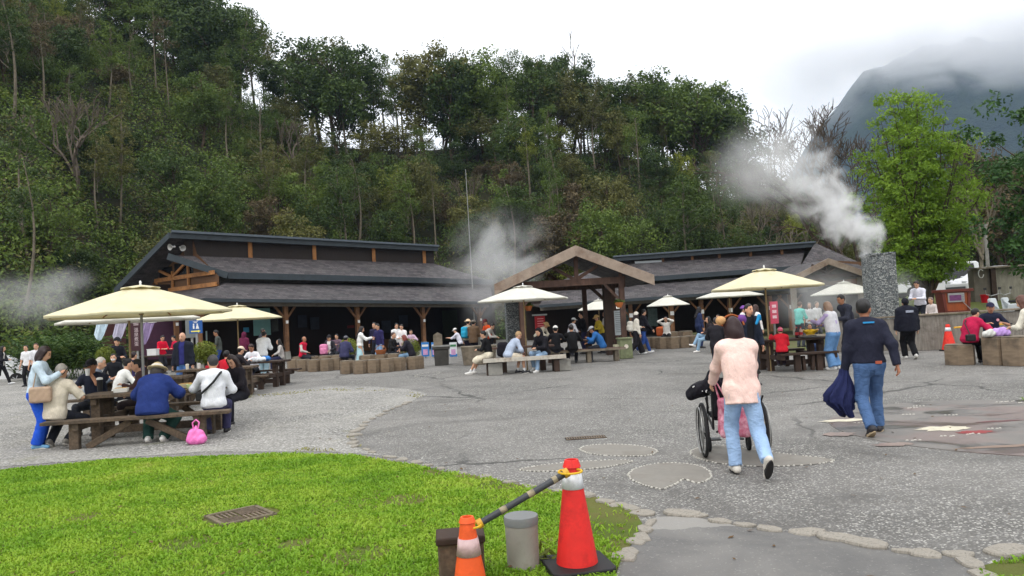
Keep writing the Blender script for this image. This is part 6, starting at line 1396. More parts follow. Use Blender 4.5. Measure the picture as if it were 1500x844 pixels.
        K.cap(hipl, hipr, rh+o_*.8, None, f1, 1.03, wc).cap(pel-sp1*.02*s, pel+sp1*.1*s, rw+o_*.5, rw+o_*.4, f1, 1.33, wc)
        wide = bot[3] if len(bot) > 3 else 0
        for hip, kn, ank, *_ in fl:
            u_ = nrm(ank-kn); end = ank+u_*.012*s
            if kind == 'shorts': q_ = hip+(kn-hip)*.92; K.cap(hip, kn, .09*s*(.5+.5*fat)+o_, .08*s+o_, None, 1, ((q_, nrm(kn-hip)),))
            else: K.cap(hip, kn, .08*s*(.5+.5*fat)+o_, .054*s+o_).cap(kn, end+u_*.05, .054*s+o_, .045*s+o_+wide, None, 1, ((end, u_),))
    put({'skirt': 'skirt', 'shorts': 'shorts'}.get(kind, 'trousers'), K, bm_, .004)
    for hip, kn, ank, td, hr in fl:
        a = rad(td)*(1 if ank[0] > 0 else -1); r_ = rad(hr); fd = V3(math.sin(a)*math.cos(r_), math.cos(a)*math.cos(r_), -math.sin(r_)); upv = V3(math.sin(a)*math.sin(r_), math.cos(a)*math.sin(r_), math.cos(r_))
        so = ank-upv*.082*s; Sh = SDF(.02); cl = ((so, -upv),)
        Sh.cap(so+fd*-.05*s+upv*.035*s, so+fd*.04*s+upv*.045*s, .04*s, .043*s, None, 1, cl).cap(so+fd*.04*s+upv*.035*s, so+fd*.165*s+upv*.022*s, .044*s, .034*s, upv, 1.1, cl).cap(ank-upv*.03*s-fd*.02*s, ank+upv*.005*s-fd*.012*s, .042*s, .04*s)
        o_sh = put('shoe', Sh, mat('shoe_%d_%d_%d' % shoe, lin(shoe), .6, .1, 20, .1), 0, min(h, .014))
        if d < 24:
            mb = MB(); out = []
            for t_ in range(14):
                q = 2*math.pi*t_/14; out.append((.042*s*math.sin(q)*(1 if math.cos(q) > -.2 else .9), .055*s+.128*s*math.cos(q)))
            sdv = np.cross(fd, upv); MM = Matrix((sdv.tolist(), fd.tolist(), upv.tolist())).transposed().to_4x4(); MM.translation = Vector(so.tolist())
            mb.prism(out, -.008*s if hr == 0 else -.012*s, .02*s, MM); mb.build('sole', SOLE if sole is None else mat('sole_%d_%d_%d' % sole, lin(sole), .8, .1), o_sh, smooth=40)
        if sock or kind in ('shorts', 'skirt'):
            u_ = nrm(kn-ank); Sk = SDF(.01); Sk.cap(ank-u_*.03, ank+u_*.09*s, .041*s, .042*s, None, 1, ((ank+u_*.085*s, u_),)); put('sock', Sk, cloth(sock or (225, 225, 225)), 0, min(h, .014))
    # ---- hair, hats
    hk, hcol = hair[0], hair[1]
    if hk != 'bald':
        Hh = SDF(.02*s); cuts = (('face', (.035*s, .048*s)),); C = lambda *q: hc+RH @ V3(*q)*s
        if hk == 'fringe_sides': Hh.ell(C(0, -.02, -.005), V3(.083, .1, .085)*s, RH, (('face', (-.01*s, .3*s)), ('zmin', -.07*s)))
        else: Hh.ell(C(0, -.015, .022), V3(.086, .104, .106)*s, RH, cuts+(('zmin', (-.11 if hk == 'short' else -.2)*s), ) if hk != 'short' else (('face', (.05*s, .052*s)), ('face', (-.005*s, -.015*s)), ('zmin', -.1*s)))
        if hk in ('bob', 'long'):
            Hh.ell(C(0, -.03, -.05), V3(.1, .09, .14)*s, RH, (('face', (.02*s, .3*s)),)); [Hh.cap(C(sg*.075, .015, .04), C(sg*.085, .0, -.12), .028*s, .03*s) for sg in (-1, 1)]
        if hk == 'long': Hh.cap(C(0, -.07, -.05), neck-sp2*.2*s-f2*.15*s, .085*s, .07*s, RH[:, 1], 1.7); [Hh.cap(C(sg*.08, .0, -.1), neck-sp2*.13*s+f2*.04*s+V3(sg*.09, 0, 0)*s, .035*s, .03*s) for sg in (-1, 1)]
        if hk == 'bun': Hh.ell(C(0, -.1, .06), V3(.045, .045, .045)*s, RH)
        if hk == 'tail': Hh.cap(C(0, -.1, .0), C(0, -.15, -.2), .035*s, .025*s)
        put('hair', Hh, hair_mat(hcol), .004, min(h, .016))
    if hat:
        k_, hcl = hat[0], hat[1]; Ht = SDF(.012*s); C = lambda *q: hc+RH @ V3(*q)*s
        if k_ == 'cap': Ht.ell(C(0, -.01, .035), V3(.092, .11, .1)*s, RH, (('zmin', .0),)).ell(C(0, .115, .04), V3(.072, .085, .013)*s, RH)
        elif k_ == 'beanie': Ht.ell(C(0, -.015, .03), V3(.097, .113, .118)*s, RH, (('face', (.0, .02*s)), ('zmin', -.05*s)))
        elif k_ == 'hood': Ht.ell(C(0, -.025, .0), V3(.113, .125, .145)*s, RH, (('face', (.035*s, .07*s)),)).cap(neck-V3(0, .02, 0), C(0, -.06, -.05), .1*s, .1*s)
        elif k_ in ('bucket', 'brim'): Ht.ell(C(0, -.01, .045), V3(.095, .108, .095)*s, RH, (('zmin', -.015*s),)).ell(C(0, .0, .03), (V3(.165, .175, .028) if k_ == 'brim' else V3(.138, .15, .05))*s, RH)
        o_ = put('hat', Ht, cloth(hcl), .001, min(h, .016))
        if len(hat) > 2: Hb = SDF(.01); Hb.ell(C(0, -.012, .062), V3(.099, .112, .06)*s, RH, (('zmin', -.012*s),)); Hb.cut = [(C(0, 0, .088), RH[:, 2])]; put('hat_band', Hb, cloth(hat[2]), 0, min(h, .016))
    if mask: Mk = SDF(.01); Mk.ell(hc+RH @ V3(0, .045, -.045)*s, V3(.06, .062, .048)*s, RH); put('face_mask', Mk, cloth(mask), 0, min(h, .014))
    Mw = Matrix.Translation(e.location) @ Matrix.Rotation(-rad(hd), 4, 'Z')
    w_ = lambda v: Mw @ Vector([float(q) for q in v])
    return dict(e=e, pel=w_(pel), mid=w_(mid), neck=w_(neck), head=w_(hc), shl=w_(shl), shr=w_(shr), handl=w_(arms[0][3]), handr=w_(arms[1][3]), s=s, fwd=h0 @ Vector((0, 1, 0)), right=h0 @ Vector((1, 0, 0)), M=Mw, h=h, spine=h0 @ Vector(sp2.tolist()), f2=h0 @ Vector(f2.tolist()))
def blob(name, label, cat, loc, prims, m, h=.015, k=.03, wr=.004, extra=None, rz=0, cuts=()):
    """a soft thing (bag, coat, backpack) grown from capsules round its own base"""
    e = empty(name, loc, rz, label, cat); S_ = SDF(k)
    for p_ in prims: {'c': S_.cap, 'e': S_.ell, 'b': S_.box}[p_[0]](*p_[1:])
    S_.cut = list(cuts); v, q = S_.mesh(h, wr, 3); link_mesh('body', np_mesh('body', v, q, True), m, e)
    return e
def strap(e, pts, m, w_=.012, name='strap'): MB().tube([Vector(p)-e.location for p in pts], w_, 6).build(name, m, e, smooth=60)
def drape(name, label, cat, loc, m, prof, folds=7, n=44, rz=0):
    """hanging cloth gathered at the top: a closed fluted skin"""
    e = empty(name, loc, rz, label, cat); vs = []; fs = []; k = len(prof)*4
    zs = np.interp(np.linspace(0, 1, k), np.linspace(0, 1, len(prof)), [p_[0] for p_ in prof]); X = [np.interp(zs[::-1], [p_[0] for p_ in prof][::-1], [p_[q] for p_ in prof][::-1])[::-1] for q in (1, 2, 3)]
    for i in range(k):
        t = i/(k-1); am = .1+.28*t
        for j in range(n):
            a = 2*math.pi*j/n; f_ = 1+am*math.sin(folds*a+2.2*math.sin(3*t+a))+.06*math.sin(13*a+5*t); lo = .05*math.sin(2*a+1)*t
            vs.append((X[2][i]+X[0][i]*f_*math.cos(a), X[1][i]*f_*math.sin(a), zs[i]+lo))
    fs = [(i*n+j, i*n+(j+1) % n, (i+1)*n+(j+1) % n, (i+1)*n+j) for i in range(k-1) for j in range(n)]+[tuple(range(n-1, -1, -1)), tuple(range((k-1)*n, k*n))]
    mb = MB(); mb.add(vs, fs); mb.build('body', m, e, smooth=70); return e
# ---- the crowd, front left table
JB = lambda *c: ('trousers', c, True)
p = person('woman in pale blue jacket and bright blue trousers standing with a phone at left', (66, 535), 11.75, 72, 1.6, 'stand', lean=6, hunch=8, pitch=28, L='phone', R='phone', top=((196, 214, 228), 1.0, .12), bot=('trousers', (34, 84, 200), False, .012), hair=('bob', (40, 24, 24)), shoe=(110, 160, 196), fem=True, fat=1.02, loose=.006)
a = p['handr']; e = empty('phone', a+p['fwd']*.09+Vector((0, 0, .04)), rad(-60), 'dark phone held by the woman in the pale blue jacket', 'phone'); MB().box((0, 0, 0), (.075, .012, .15), (rad(-35), 0, 0)).build('body', BLACK, e, bevel=.004)
hb = p['pel']+p['right']*.22+p['fwd']*.12+Vector((0, 0, -.02)); blob('handbag', 'beige leather handbag at the hip of the woman in bright blue trousers', 'handbag', hb, [('b', (0, 0, 0), (.155, .06, .125), .035)], mat('beige_leather', lin((176, 150, 128)), .5, .1, 8, .15), rz=rad(18)); strap(bpy.data.objects[-1] if False else COL.objects[-2], [hb+Vector((-.1, 0, .1)), p['shr']+Vector((.03, 0, .06)), hb+Vector((.1, .03, .1))], mat('beige_leather', (0, 0, 0)))
person('grey-haired man in cream shirt, back turned, at the left end of the bench', (91, 560), 11.9, 8, 1.68, 'sit', lean=8, hunch=14, pitch=18, L='table', R='table', top=((206, 196, 178), .5, .1), bot=('trousers', (36, 38, 46)), hair=('short', (150, 146, 140)), shoe=(128, 124, 118), fat=1.18, loose=.012, legs=((-.12, .06, .1, 5, 40), (.14, .12, .1, 5, 30)))
p = person('man in black cap and navy T-shirt drinking from a white cup', (134, 545), 13.2, 176, 1.7, 'sit', lean=6, hunch=12, pitch=12, yaw=4, L='mouth', R='table', top=((32, 36, 52), .45, .05), hat=('cap', (26, 26, 30)), fat=1.2, sk=SKD)
e = empty('paper_cup', p['handl']+Vector((0, -.07, .02)), 0, 'white paper cup raised to the mouth of the man in the black cap', 'cup'); mb = MB(); mb.lathe([(.03, -.06), (.04, .05)], 16); mb.build('cup', WHITE, e, smooth=40); mb = MB(); mb.lathe([(.042, .045), (.04, .06)], 16); mb.build('lid', WHITE, e)
e = empty('drink_bottle', D(146, 560, 12.75, .775), 0, 'black tumbler with white lid on the front left table', 'bottle'); mb = MB(); mb.lathe([(.04, 0), (.05, .2)], 16); mb.build('body', BLACK, e, smooth=40); mb = MB(); mb.lathe([(.052, .2), (.05, .23), (.02, .24)], 16); mb.build('lid', WHITE, e)
person('grey-haired man in grey-blue pullover behind the man with the cup', (148, 535), 15.3, 70, 1.68, 'sit', lean=10, hunch=14, pitch=16, L='table', R='table', top=((112, 122, 136), 1.0, .06), hair=('short', (178, 172, 164)), fat=1.12)
person('woman in white top sitting with her back turned at the second table', (188, 541), 15.2, 40, 1.6, 'sit', lean=12, hunch=14, pitch=20, L='table', R='table', top=((222, 222, 218), 1.0, .04), fem=True, hair=('bun', BLK))
person('woman in dark checked shirt facing left beside the umbrella pole', (200, 540), 13.4, 250, 1.6, 'sit', lean=6, hunch=10, pitch=8, L='table', R='lap', top=((70, 48, 50), 1.0, .06), bot=('trousers', (44, 36, 38)), hair=('short', BLK), fem=True, fat=1.1)
person('person in navy raincoat and beige sun hat, back turned, on the front bench', (231, 556), 11.85, -4, 1.6, 'sit', lean=14, hunch=16, pitch=22, L='table', R='table', top=((34, 50, 108), 1.0, .1), jac=((34, 52, 112), None, .09), bot=('trousers', (40, 72, 66)), hair=('bob', (46, 40, 38)), hat=('brim', (190, 172, 136), (226, 222, 214)), shoe=(222, 220, 216), fem=True, fat=1.25, loose=.035, legs=((-.12, .1, .085, 5, 20), (.14, .08, .085, 5, 20)))
p = person('man in white shirt with black strap, back turned, at the bench\'s right end', (312, 538), 12.1, -14, 1.66, 'sit', lean=4, hunch=8, pitch=10, yaw=-28, L='table', R='lap', top=((226, 228, 234), 1.0, .04), bot=('trousers', (56, 54, 86)), hair=('short', (58, 56, 58)), shoe=(40, 38, 40), loose=.012, fat=1.08)
bk = -p['f2']*.165; pts = [p['shr']+Vector((-.03, 0, .07)), p['shr']+bk*.8+Vector((-.06, 0, .01)), p['mid']+bk*1.02+p['right']*.02+Vector((0, 0, .06)), p['mid']+bk*.8-p['right']*.17+Vector((0, 0, -.1))]
e = empty('shoulder_bag', pts[0], 0, 'black sling bag strap across the back of the man in white shirt', 'bag'); strap(e, pts, BLACK, .02); MB().box(p['mid']-p['right']*.2+p['fwd']*.06-pts[0]+Vector((0, 0, -.12)), (.1, .2, .14)).build('pouch', BLACK, e, bevel=.02)
person('woman in black with glasses and long dark hair looking down at her hands', (340, 540), 13.5, 205, 1.6, 'sit', lean=8, hunch=14, pitch=34, yaw=-14, roll=8, L='front', R='front', top=((34, 30, 36), 1.0, .05), bot=('trousers', (32, 32, 40)), hair=('long', (42, 28, 26)), fem=True, glasses=True, shoe=(52, 50, 52))
person('person in bright red jacket behind the woman with glasses', (333, 537), 18.4, 20, 1.5, 'sit', lean=8, L='table', R='table', top=((200, 30, 50), 1.0, .05), hair=('short', BLK))
person('bald man standing in black jacket over blue T-shirt and jeans behind the front left table', (267, 497), 20.0, 184, 1.72, 'stand', lean=0, hunch=2, pitch=4, top=((44, 46, 108), .5, .06), jac=((28, 32, 44), .075, .1), bot=JB(76, 112, 164), hair=('bald', BLK), sk=(206, 160, 134), fat=1.12, loose=.008)
# pink plastic bag
g_ = G(288, 651); e = blob('plastic_bag', 'bright pink plastic carrier bag on the gravel by the bench', 'bag', (g_.x, g_.y, 0), [('c', (-.07, 0, .08), (.07, 0, .08), .085), ('c', (-.06, .0, .17), (.05, 0, .17), .055), ('c', (-.02, 0, .2), (.0, 0, .27), .035, .02)], mat('pink_plastic', lin((236, 120, 190)), .35, .12, 7, .5, 14, .03), .01, .04, .008, cuts=(((0, 0, 0), (0, 0, -1)),)); MB().tube([(-.04, 0, .24), (-.05, 0, .33), (0, .01, .37), (.05, 0, .33), (.03, 0, .24)], .012, 6).build('handle', mat('pink_plastic', (0, 0, 0)), e, smooth=60)
# food on the tables
for k, (x, y, nm, lb, c_) in enumerate(((-.55, -.1, 'food_box', 'white foam food box at the left end of the front left table', (226, 224, 216)), (.45, .0, 'food_tray', 'pale cardboard tray of food near the right end of the front left table', (204, 190, 150)), (.62, -.18, 'food_bag', 'pale green bag beside the food tray', (188, 206, 150)), (.1, .12, 'food_box', 'brown snack box in the middle of the front left table', (150, 120, 88)))):
    q = T1+Matrix.Rotation(T1RZ, 3, 'Z') @ Vector((x, y, 0)); e = empty(nm, (q.x, q.y, .772), rng.uniform(0, 1), lb, 'food container'); MB().box((0, 0, .035), (.2, .14, .07), None, 1.12).build('body', mat('box_%d' % k, lin(c_), .7, .1), e, bevel=.006); MB().box((0, 0, .073), (.17, .12, .012)).build('contents', mat('food_%d' % k, lin((190, 150, 90)), .6, .3, 30), e)
for px, d, z_, c_, lb in ((345, 19.3, .78, (206, 40, 56), 'red food packet on the table behind the bald man'), (326, 19.3, .78, (222, 220, 214), 'white paper cup on the table behind the bald man'), (309, 19.2, .78, (224, 216, 196), 'tall pale cup on the table behind the bald man')):
    e = empty('food_packet' if c_[0] < 210 else 'paper_cup', D(px-36, 500, d, z_), .3, lb, 'packet' if c_[0] < 210 else 'cup'); mb = MB(); mb.lathe([(.035, 0), (.045, .13)], 14) if c_[0] > 210 else mb.box((0, 0, .03), (.3, .16, .06)); mb.build('body', mat('pk_%d_%d' % (px, c_[0]), lin(c_), .5, .08), e); MB().box((0, 0, .135 if c_[0] > 210 else .065), (.05, .05, .01)).build('top', WHITE, e)
for k, (px, c_, lb, sx) in enumerate(((376, (220, 224, 228), 'crumpled white and blue plastic bags on the table under the mid-sized cream umbrella', .5), (372, (196, 30, 52), 'red bag on the table under the mid-sized cream umbrella', .25), (389, (60, 120, 190), 'blue-striped bag hanging over the table edge', .2))):
    q = D(px, 520, 21.8+.1*k, .79); blob('plastic_bag', lb, 'bag', q, [('c', (-sx*.4, 0, .03), (sx*.4, 0, .05), .07), ('c', (-sx*.2, -.02, .08), (sx*.2, .03, .06), .06)], cloth(c_), .02, .04, .012)
# second row at left
p = person('young woman in dark jacket walking in from the far left edge', (5, 527), 31, 80, 1.64, 'walk', L='front', R='front', top=((210, 206, 200), 1.0, .06), jac=((34, 34, 40), .07, .06), bot=('trousers', (26, 26, 30)), hair=('long', BLK), fem=True, shoe=(212, 212, 214))
person('woman in white T-shirt with dark strap standing before the arching plants', (38, 521), 29, 176, 1.6, 'stand', top=((226, 226, 228), .45, .06), bot=('trousers', (30, 30, 34)), hair=('bun', BLK), fem=True)
person('person half hidden behind the woman in the pale blue jacket', (53, 517), 27, 170, 1.66, 'stand', top=((214, 214, 218), .5, .06), bot=('trousers', (40, 40, 46)), hair=('short', (60, 38, 34)))
person('man in dark cap and black jacket standing left of the maroon banner', (172, 506), 22.5, 120, 1.7, 'stand', pitch=14, L='front', R='front', top=((28, 30, 40), 1.0, .08), bot=('trousers', (26, 28, 36)), hat=('cap', (30, 30, 36)))
person('person in black with white face mask sitting below the man in the dark cap', (166, 524), 20.5, 160, 1.55, 'sit', L='lap', R='lap', top=((26, 28, 34), 1.0, .05), mask=(226, 226, 226), hair=('short', BLK), fem=True)
person('person in purple jacket sitting with back turned in front of the maroon banner', (196, 512), 21, 20, 1.62, 'sit', lean=12, L='table', R='table', top=((60, 52, 92), 1.0, .05), hair=('short', (40, 26, 28)), fem=True)
person('person in red shirt serving in front of the purple curtain', (238, 493), 31, 130, 1.6, 'stand', pitch=24, L='front', R='front', top=((206, 22, 54), .8, .06), hair=('short', BLK), fem=True, zb=.1)
person('second person in red shirt, nearest the purple curtain edge', (254, 496), 32, 220, 1.56, 'stand', pitch=24, L='front', R='front', top=((190, 20, 60), .8, .06), hair=('bun', BLK), fem=True, zb=.1)
e = empty('serving_table', D(241, 505, 30, 0), 0, 'dark serving table in front of the two people in red', 'table'); MB().box((0, 0, .9), (2.2, .7, .05)).build('top', WOOD_DARK, e); [MB().box((x, 0, .44), (.1, .6, .88)).build('leg', WOOD_DARK, e) for x in (-.9, .9)]
e = empty('white_box', D(224, 505, 30, .925), 0, 'white box on the serving table', 'box'); MB().box((0, 0, .12), (.36, .3, .24)).build('body', WHITE, e, bevel=.01); MB().box((0, 0, .25), (.38, .32, .03)).build('lid', WHITE, e)
person('man in grey T-shirt standing in the shade looking at his hands', (316, 484), 30.5, 250, 1.72, 'stand', pitch=26, L='front', R='front', top=((74, 78, 74), .5, .06), bot=JB(50, 72, 130), sk=SKD, zb=.08)
person('person in hooded maroon jacket standing with back turned in the shade', (358, 494), 33, 10, 1.6, 'stand', top=((96, 30, 60), 1.0, .1), hat=('hood', (92, 28, 58)), fat=1.2, zb=.05)
person('man in grey vest standing in front of the pale cyan board', (385, 483), 33.5, 60, 1.72, 'stand', top=((110, 112, 118), 1.0, .08), jac=((56, 58, 66), None, .06, 0), pitch=20, zb=.05)
person('person in loose white shirt and light jeans leaning over the table with back turned', (387, 492), 25.8, 10, 1.66, 'stand', lean=10, hunch=10, pitch=24, L='front', R='front', top=((228, 230, 232), .8, .1), bot=JB(150, 176, 188), loose=.025)
person('person in beige cap and black jacket sitting with back turned at the mid-sized umbrella', (353, 514), 20.9, 40, 1.62, 'sit', lean=14, hunch=10, pitch=20, L='table', R='table', top=((34, 30, 34), 1.0, .08), bot=JB(40, 54, 92), hat=('cap', (222, 202, 180)), fat=1.15, shoe=(220, 220, 220))
person('woman in white collared top looking down at food under the mid-sized umbrella', (368, 513), 22.9, 186, 1.62, 'sit', lean=8, pitch=34, L='table', R='table', top=((224, 224, 230), 1.0, .05), hair=('short', (50, 32, 28)), sk=SKD, fem=True)
person('person with grey top sitting beside the timber post', (408, 501), 31, 250, 1.62, 'sit', L='lap', R='lap', top=((176, 172, 168), 1.0, .05), bot=('trousers', (40, 42, 70)), hair=('long', BLK), fem=True)
# block seats
person('bald man in red vest over grey sleeves sitting on the left block row', (446, 507), 30.4, 105, 1.64, 'sit', seat=.5, pitch=8, L='prop', R='lap', top=((188, 182, 176), 1.0, .04), jac=((198, 28, 60), None, .05, 0), hair=('fringe_sides', (60, 54, 50)), sk=SKD)
person('woman in black cap and white top under a dark jacket on the left block row', (482, 503), 31, 190, 1.6, 'sit', seat=.5, L='lap', R='prop', top=((224, 220, 220), 1.0, .05), jac=((38, 38, 44), .08, .06), hat=('cap', (30, 28, 32)), fem=True)
person('person in dark blue hooded jacket and grey cap with back turned on the blocks', (507, 501), 28.9, 20, 1.62, 'sit', seat=.47, lean=10, L='lap', R='lap', top=((60, 60, 92), 1.0, .08), jac=((58, 58, 90), None, .08), hat=('cap', (100, 100, 106)), fat=1.2)
person('person in purple-grey top sitting under the eaves behind the black cap', (493, 494), 33.5, 200, 1.64, 'sit', seat=.5, L='table', R='table', top=((104, 84, 98), 1.0, .05), hair=('short', BLK))
person('person in dark purple sitting left of the one in purple-grey', (482, 495), 34, 180, 1.6, 'sit', seat=.5, L='lap', R='lap', top=((82, 62, 78), 1.0, .05), hair=('short', BLK), fem=True)
blob('backpack', 'pink backpack standing on the rear blocks', 'backpack', D(474, 505, 30.9, .53), [('b', (0, 0, .23), (.17, .1, .23), .09), ('b', (0, -.1, .16), (.12, .05, .12), .04)], cloth((214, 132, 172)), .02)
person('woman in white top and long pale blue skirt standing beside the blocks', (530, 484), 28.8, 75, 1.63, 'stand', pitch=12, L='down', R='fwd', top=((232, 232, 230), 1.0, .0), bot=('skirt', (172, 206, 214), False, .68), hair=('long', (30, 24, 24)), fem=True, loose=.012, shoe=(216, 214, 212))
person('man in navy sweater and light jeans standing at the blocks facing left', (553, 483), 30, 215, 1.7, 'stand', pitch=18, L='down', R='front', top=((44, 40, 84), 1.0, .08), bot=JB(132, 162, 196), fat=1.1)
person('man in dark clothes standing close behind the navy sweater', (548, 478), 31.8, 200, 1.76, 'stand', L='front', R='down', top=((38, 36, 62), 1.0, .06), bot=('trousers', (30, 30, 38)))
person('person in white top standing left of a pair near the shed posts', (581, 479), 32.2, 150, 1.68, 'stand', L='front', R='front', pitch=14, top=((226, 226, 226), .6, .06), bot=('trousers', (40, 42, 56)), hair=('short', BLK))
person('woman in white top with dark hair standing right of a pair near the shed posts', (588, 481), 31.6, 200, 1.62, 'stand', L='front', R='front', pitch=22, top=((230, 226, 226), 1.0, .1), bot=('skirt', (214, 188, 186), False, .45), hair=('bun', BLK), fem=True)
person('person in black sitting on the blocks beside the wicker basket', (577, 502), 28.2, 110, 1.64, 'sit', seat=.5, lean=6, L='lap', R='front', top=((28, 28, 30), 1.0, .06), hair=('short', (60, 40, 34)))
person('red-haired person in black jacket and light jeans sitting at the right end of the blocks', (592, 504), 27.3, 275, 1.62, 'sit', lean=16, hunch=14, pitch=24, L='table', R='front', top=((34, 32, 40), 1.0, .08), jac=((32, 30, 40), None, .08), bot=JB(128, 160, 190), hair=('bob', (112, 50, 44)), fem=True, fat=1.15, shoe=(90, 80, 80))
e = empty('wicker_basket', D(558, 520, 27.3, .585), 0, 'brown wicker basket on the table blocks', 'basket'); mb = MB(); mb.lathe([(.16, 0), (.2, .1), (.21, .16), (.19, .16), (.15, .03)], 20, (0, 0, 0)); mb.build('body', mat('wicker', lin((148, 88, 52)), .8, .3, 40, .6, 60, .01), e, smooth=50); MB().tube([(-.2, 0, .15), (-.14, 0, .28), (0, 0, .33), (.14, 0, .28), (.2, 0, .15)], .012, 6).build('handle', _mats['wicker'], e)
person('woman with pink top sitting in the shade behind the timber post', (602, 489), 37, 180, 1.6, 'sit', seat=.5, L='table', R='table', top=((196, 168, 188), 1.0, .05), hair=('bun', BLK), fem=True)
person('person in white shirt bending over a counter under the eaves', (667, 491), 36, 285, 1.62, 'sit', seat=.5, lean=18, L='fwd', R='fwd', pitch=20, top=((216, 216, 228), .6, .05), hat=('cap', (216, 214, 210)))
p = person('person in pale sun hat with a blue backpack standing left of the stone trough', (686, 475), 29.8, 30, 1.68, 'stand', pitch=10, top=((150, 146, 132), 1.0, .06), bot=('trousers', (34, 30, 46)), hair=('short', BLK), hat=('brim', (226, 196, 164)))
e = blob('backpack', 'turquoise backpack worn by the person in the pale sun hat', 'backpack', p['mid']-p['fwd']*.2, [('b', (0, 0, .02), (.15, .1, .23), .08), ('b', (0, -.09, -.06), (.11, .06, .12), .05)], cloth((44, 152, 188)), .02, rz=-rad(30))
person('person in brown jacket with grey hat standing beside the turquoise backpack', (694, 478), 29.2, 20, 1.64, 'stand', pitch=16, L='front', R='front', top=((96, 76, 58), 1.0, .14), jac=((96, 76, 58), None, .14), hat=('bucket', (110, 104, 96)), bot=('trousers', (36, 34, 44)), fat=1.1)
person('person in orange jacket bending over the stone trough', (711, 476), 30, 230, 1.68, 'stand', lean=16, pitch=30, L='front', R='front', top=((214, 84, 40), 1.0, .06), hat=('cap', (90, 40, 40)))
person('person in dark vest with grey sleeves at the pit behind the orange jacket', (722, 492), 29.5, 110, 1.62, 'stand', lean=34, hunch=16, pitch=34, L='front', R='front', top=((186, 182, 176), 1.0, .06), hair=('short', BLK))
# white umbrella bench
p = person('woman in black top and cream skirt at the left end of the white-edged bench', (708, 497), 22.6, 285, 1.62, 'sit', seat=.48, lean=8, hunch=8, pitch=24, L='front', R='front', top=((24, 23, 26), 1.0, .03), bot=('skirt', (222, 212, 190), False), hair=('short', BLK), shoe=(224, 222, 218), fem=True, legs=((-.1, .62, .085, 5, 0), (.12, .56, .085, 5, 0)), fat=1.05)
e = blob('backpack', 'black backpack behind the back of the boy in the grey hoodie', 'backpack', D(737, 515, 22.4, .5), [('b', (0, 0, .22), (.17, .12, .22), .09), ('b', (-.12, 0, .15), (.07, .1, .12), .05)], cloth((30, 28, 36)), .018); 
person('blond boy in light grey hoodie and cream shorts sitting bent forward on the white-edged bench', (760, 497), 22.0, 68, 1.68, 'sit', seat=.48, lean=26, hunch=16, pitch=30, L='knee', R='knee', top=((172, 184, 204), 1.0, .06), jac=((172, 184, 204), None, .05), bot=('shorts', (218, 206, 186)), hair=('short', (168, 138, 100)), shoe=(40, 40, 46), sock=(228, 228, 228), legs=((-.08, .30, .085, 5, 0), (.12, .44, .085, 5, 0)), sk=(206, 158, 132))
person('person in black hooded top and light jeans sitting on the right of the white-edged bench', (789, 497), 22.1, 225, 1.66, 'sit', seat=.48, lean=14, hunch=14, pitch=20, L='front', R='front', top=((27, 26, 32), 1.0, .06), jac=((27, 26, 32), None, .06), bot=JB(148, 176, 206), hat=('hood', (26, 25, 31)), shoe=(224, 222, 220), legs=((-.06, .46, .085, 5, 0), (.16, .36, .16, 5, 20)))
person('person in white cap and printed black T-shirt with back turned on the pavilion bench', (814, 489), 25.1, 8, 1.66, 'sit', lean=8, L='table', R='table', top=((28, 28, 32), .5, .06), hat=('cap', (226, 224, 220)), bot=('trousers', (34, 36, 52)))
person('person in plain black sweater with back turned on the pavilion bench', (837, 487), 25.1, 0, 1.68, 'sit', lean=8, L='table', R='table', top=((20, 20, 22), 1.0, .08), hair=('short', (32, 26, 26)), fat=1.12, bot=('trousers', (30, 30, 34)))
person('person in blue jacket and grey cap bending to the left on the pavilion bench', (867, 488), 25.3, 280, 1.64, 'sit', lean=22, hunch=16, pitch=28, L='table', R='front', top=((40, 92, 150), 1.0, .08), jac=((40, 92, 150), None, .08), hat=('cap', (150, 150, 154)), sk=SKD, fat=1.15)
person('person in black standing inside the pavilion facing left', (851, 463), 31, 265, 1.72, 'stand', L='front', R='front', top=((24, 24, 30), 1.0, .08), bot=('trousers', (40, 40, 70)), hair=('short', BLK))
person('person in white T-shirt standing behind the dark pavilion post', (886, 465), 31.5, 250, 1.7, 'stand', L='front', R='front', top=((226, 224, 220), .5, .08), bot=('trousers', (26, 26, 32)), hair=('short', BLK))
person('person in yellow scarf and straw hat leaning beside the white T-shirt', (874, 473), 30.5, 250, 1.6, 'stand', lean=16, L='front', R='front', pitch=20, top=((202, 178, 60), 1.0, .04), hat=('brim', (206, 170, 110)), fem=True)
person('person in white cap and white top near the middle of the pavilion', (841, 478), 29.5, 60, 1.55, 'stand', lean=20, L='front', R='front', top=((222, 222, 228), .8, .06), hat=('cap', (226, 226, 224)), fem=True)
person('person in cream top bending in front of the red notice case', (801, 492), 29.5, 120, 1.6, 'stand', lean=40, hunch=18, pitch=34, L='front', R='front', top=((220, 212, 192), 1.0, .05), hat=('brim', (176, 146, 100)))
p = person('woman in white beanie and cream top with black trousers walking right past the pavilion', (932, 458), 28.0, 76, 1.62, 'walk', L='front', R='down', yaw=-20, top=((214, 208, 196), 1.0, .04), bot=('trousers', (28, 26, 30), False, .03), hair=('long', (40, 26, 26)), hat=('beanie', (222, 216, 204)), fem=True, shoe=(222, 222, 222), loose=.01)
blob('backpack', 'cream backpack worn by the woman in the white beanie', 'backpack', p['mid']-p['fwd']*.19, [('b', (0, 0, .0), (.14, .09, .2), .07), ('b', (0, -.08, -.06), (.1, .05, .1), .04)], cloth((206, 202, 192)), .02, rz=-rad(76))
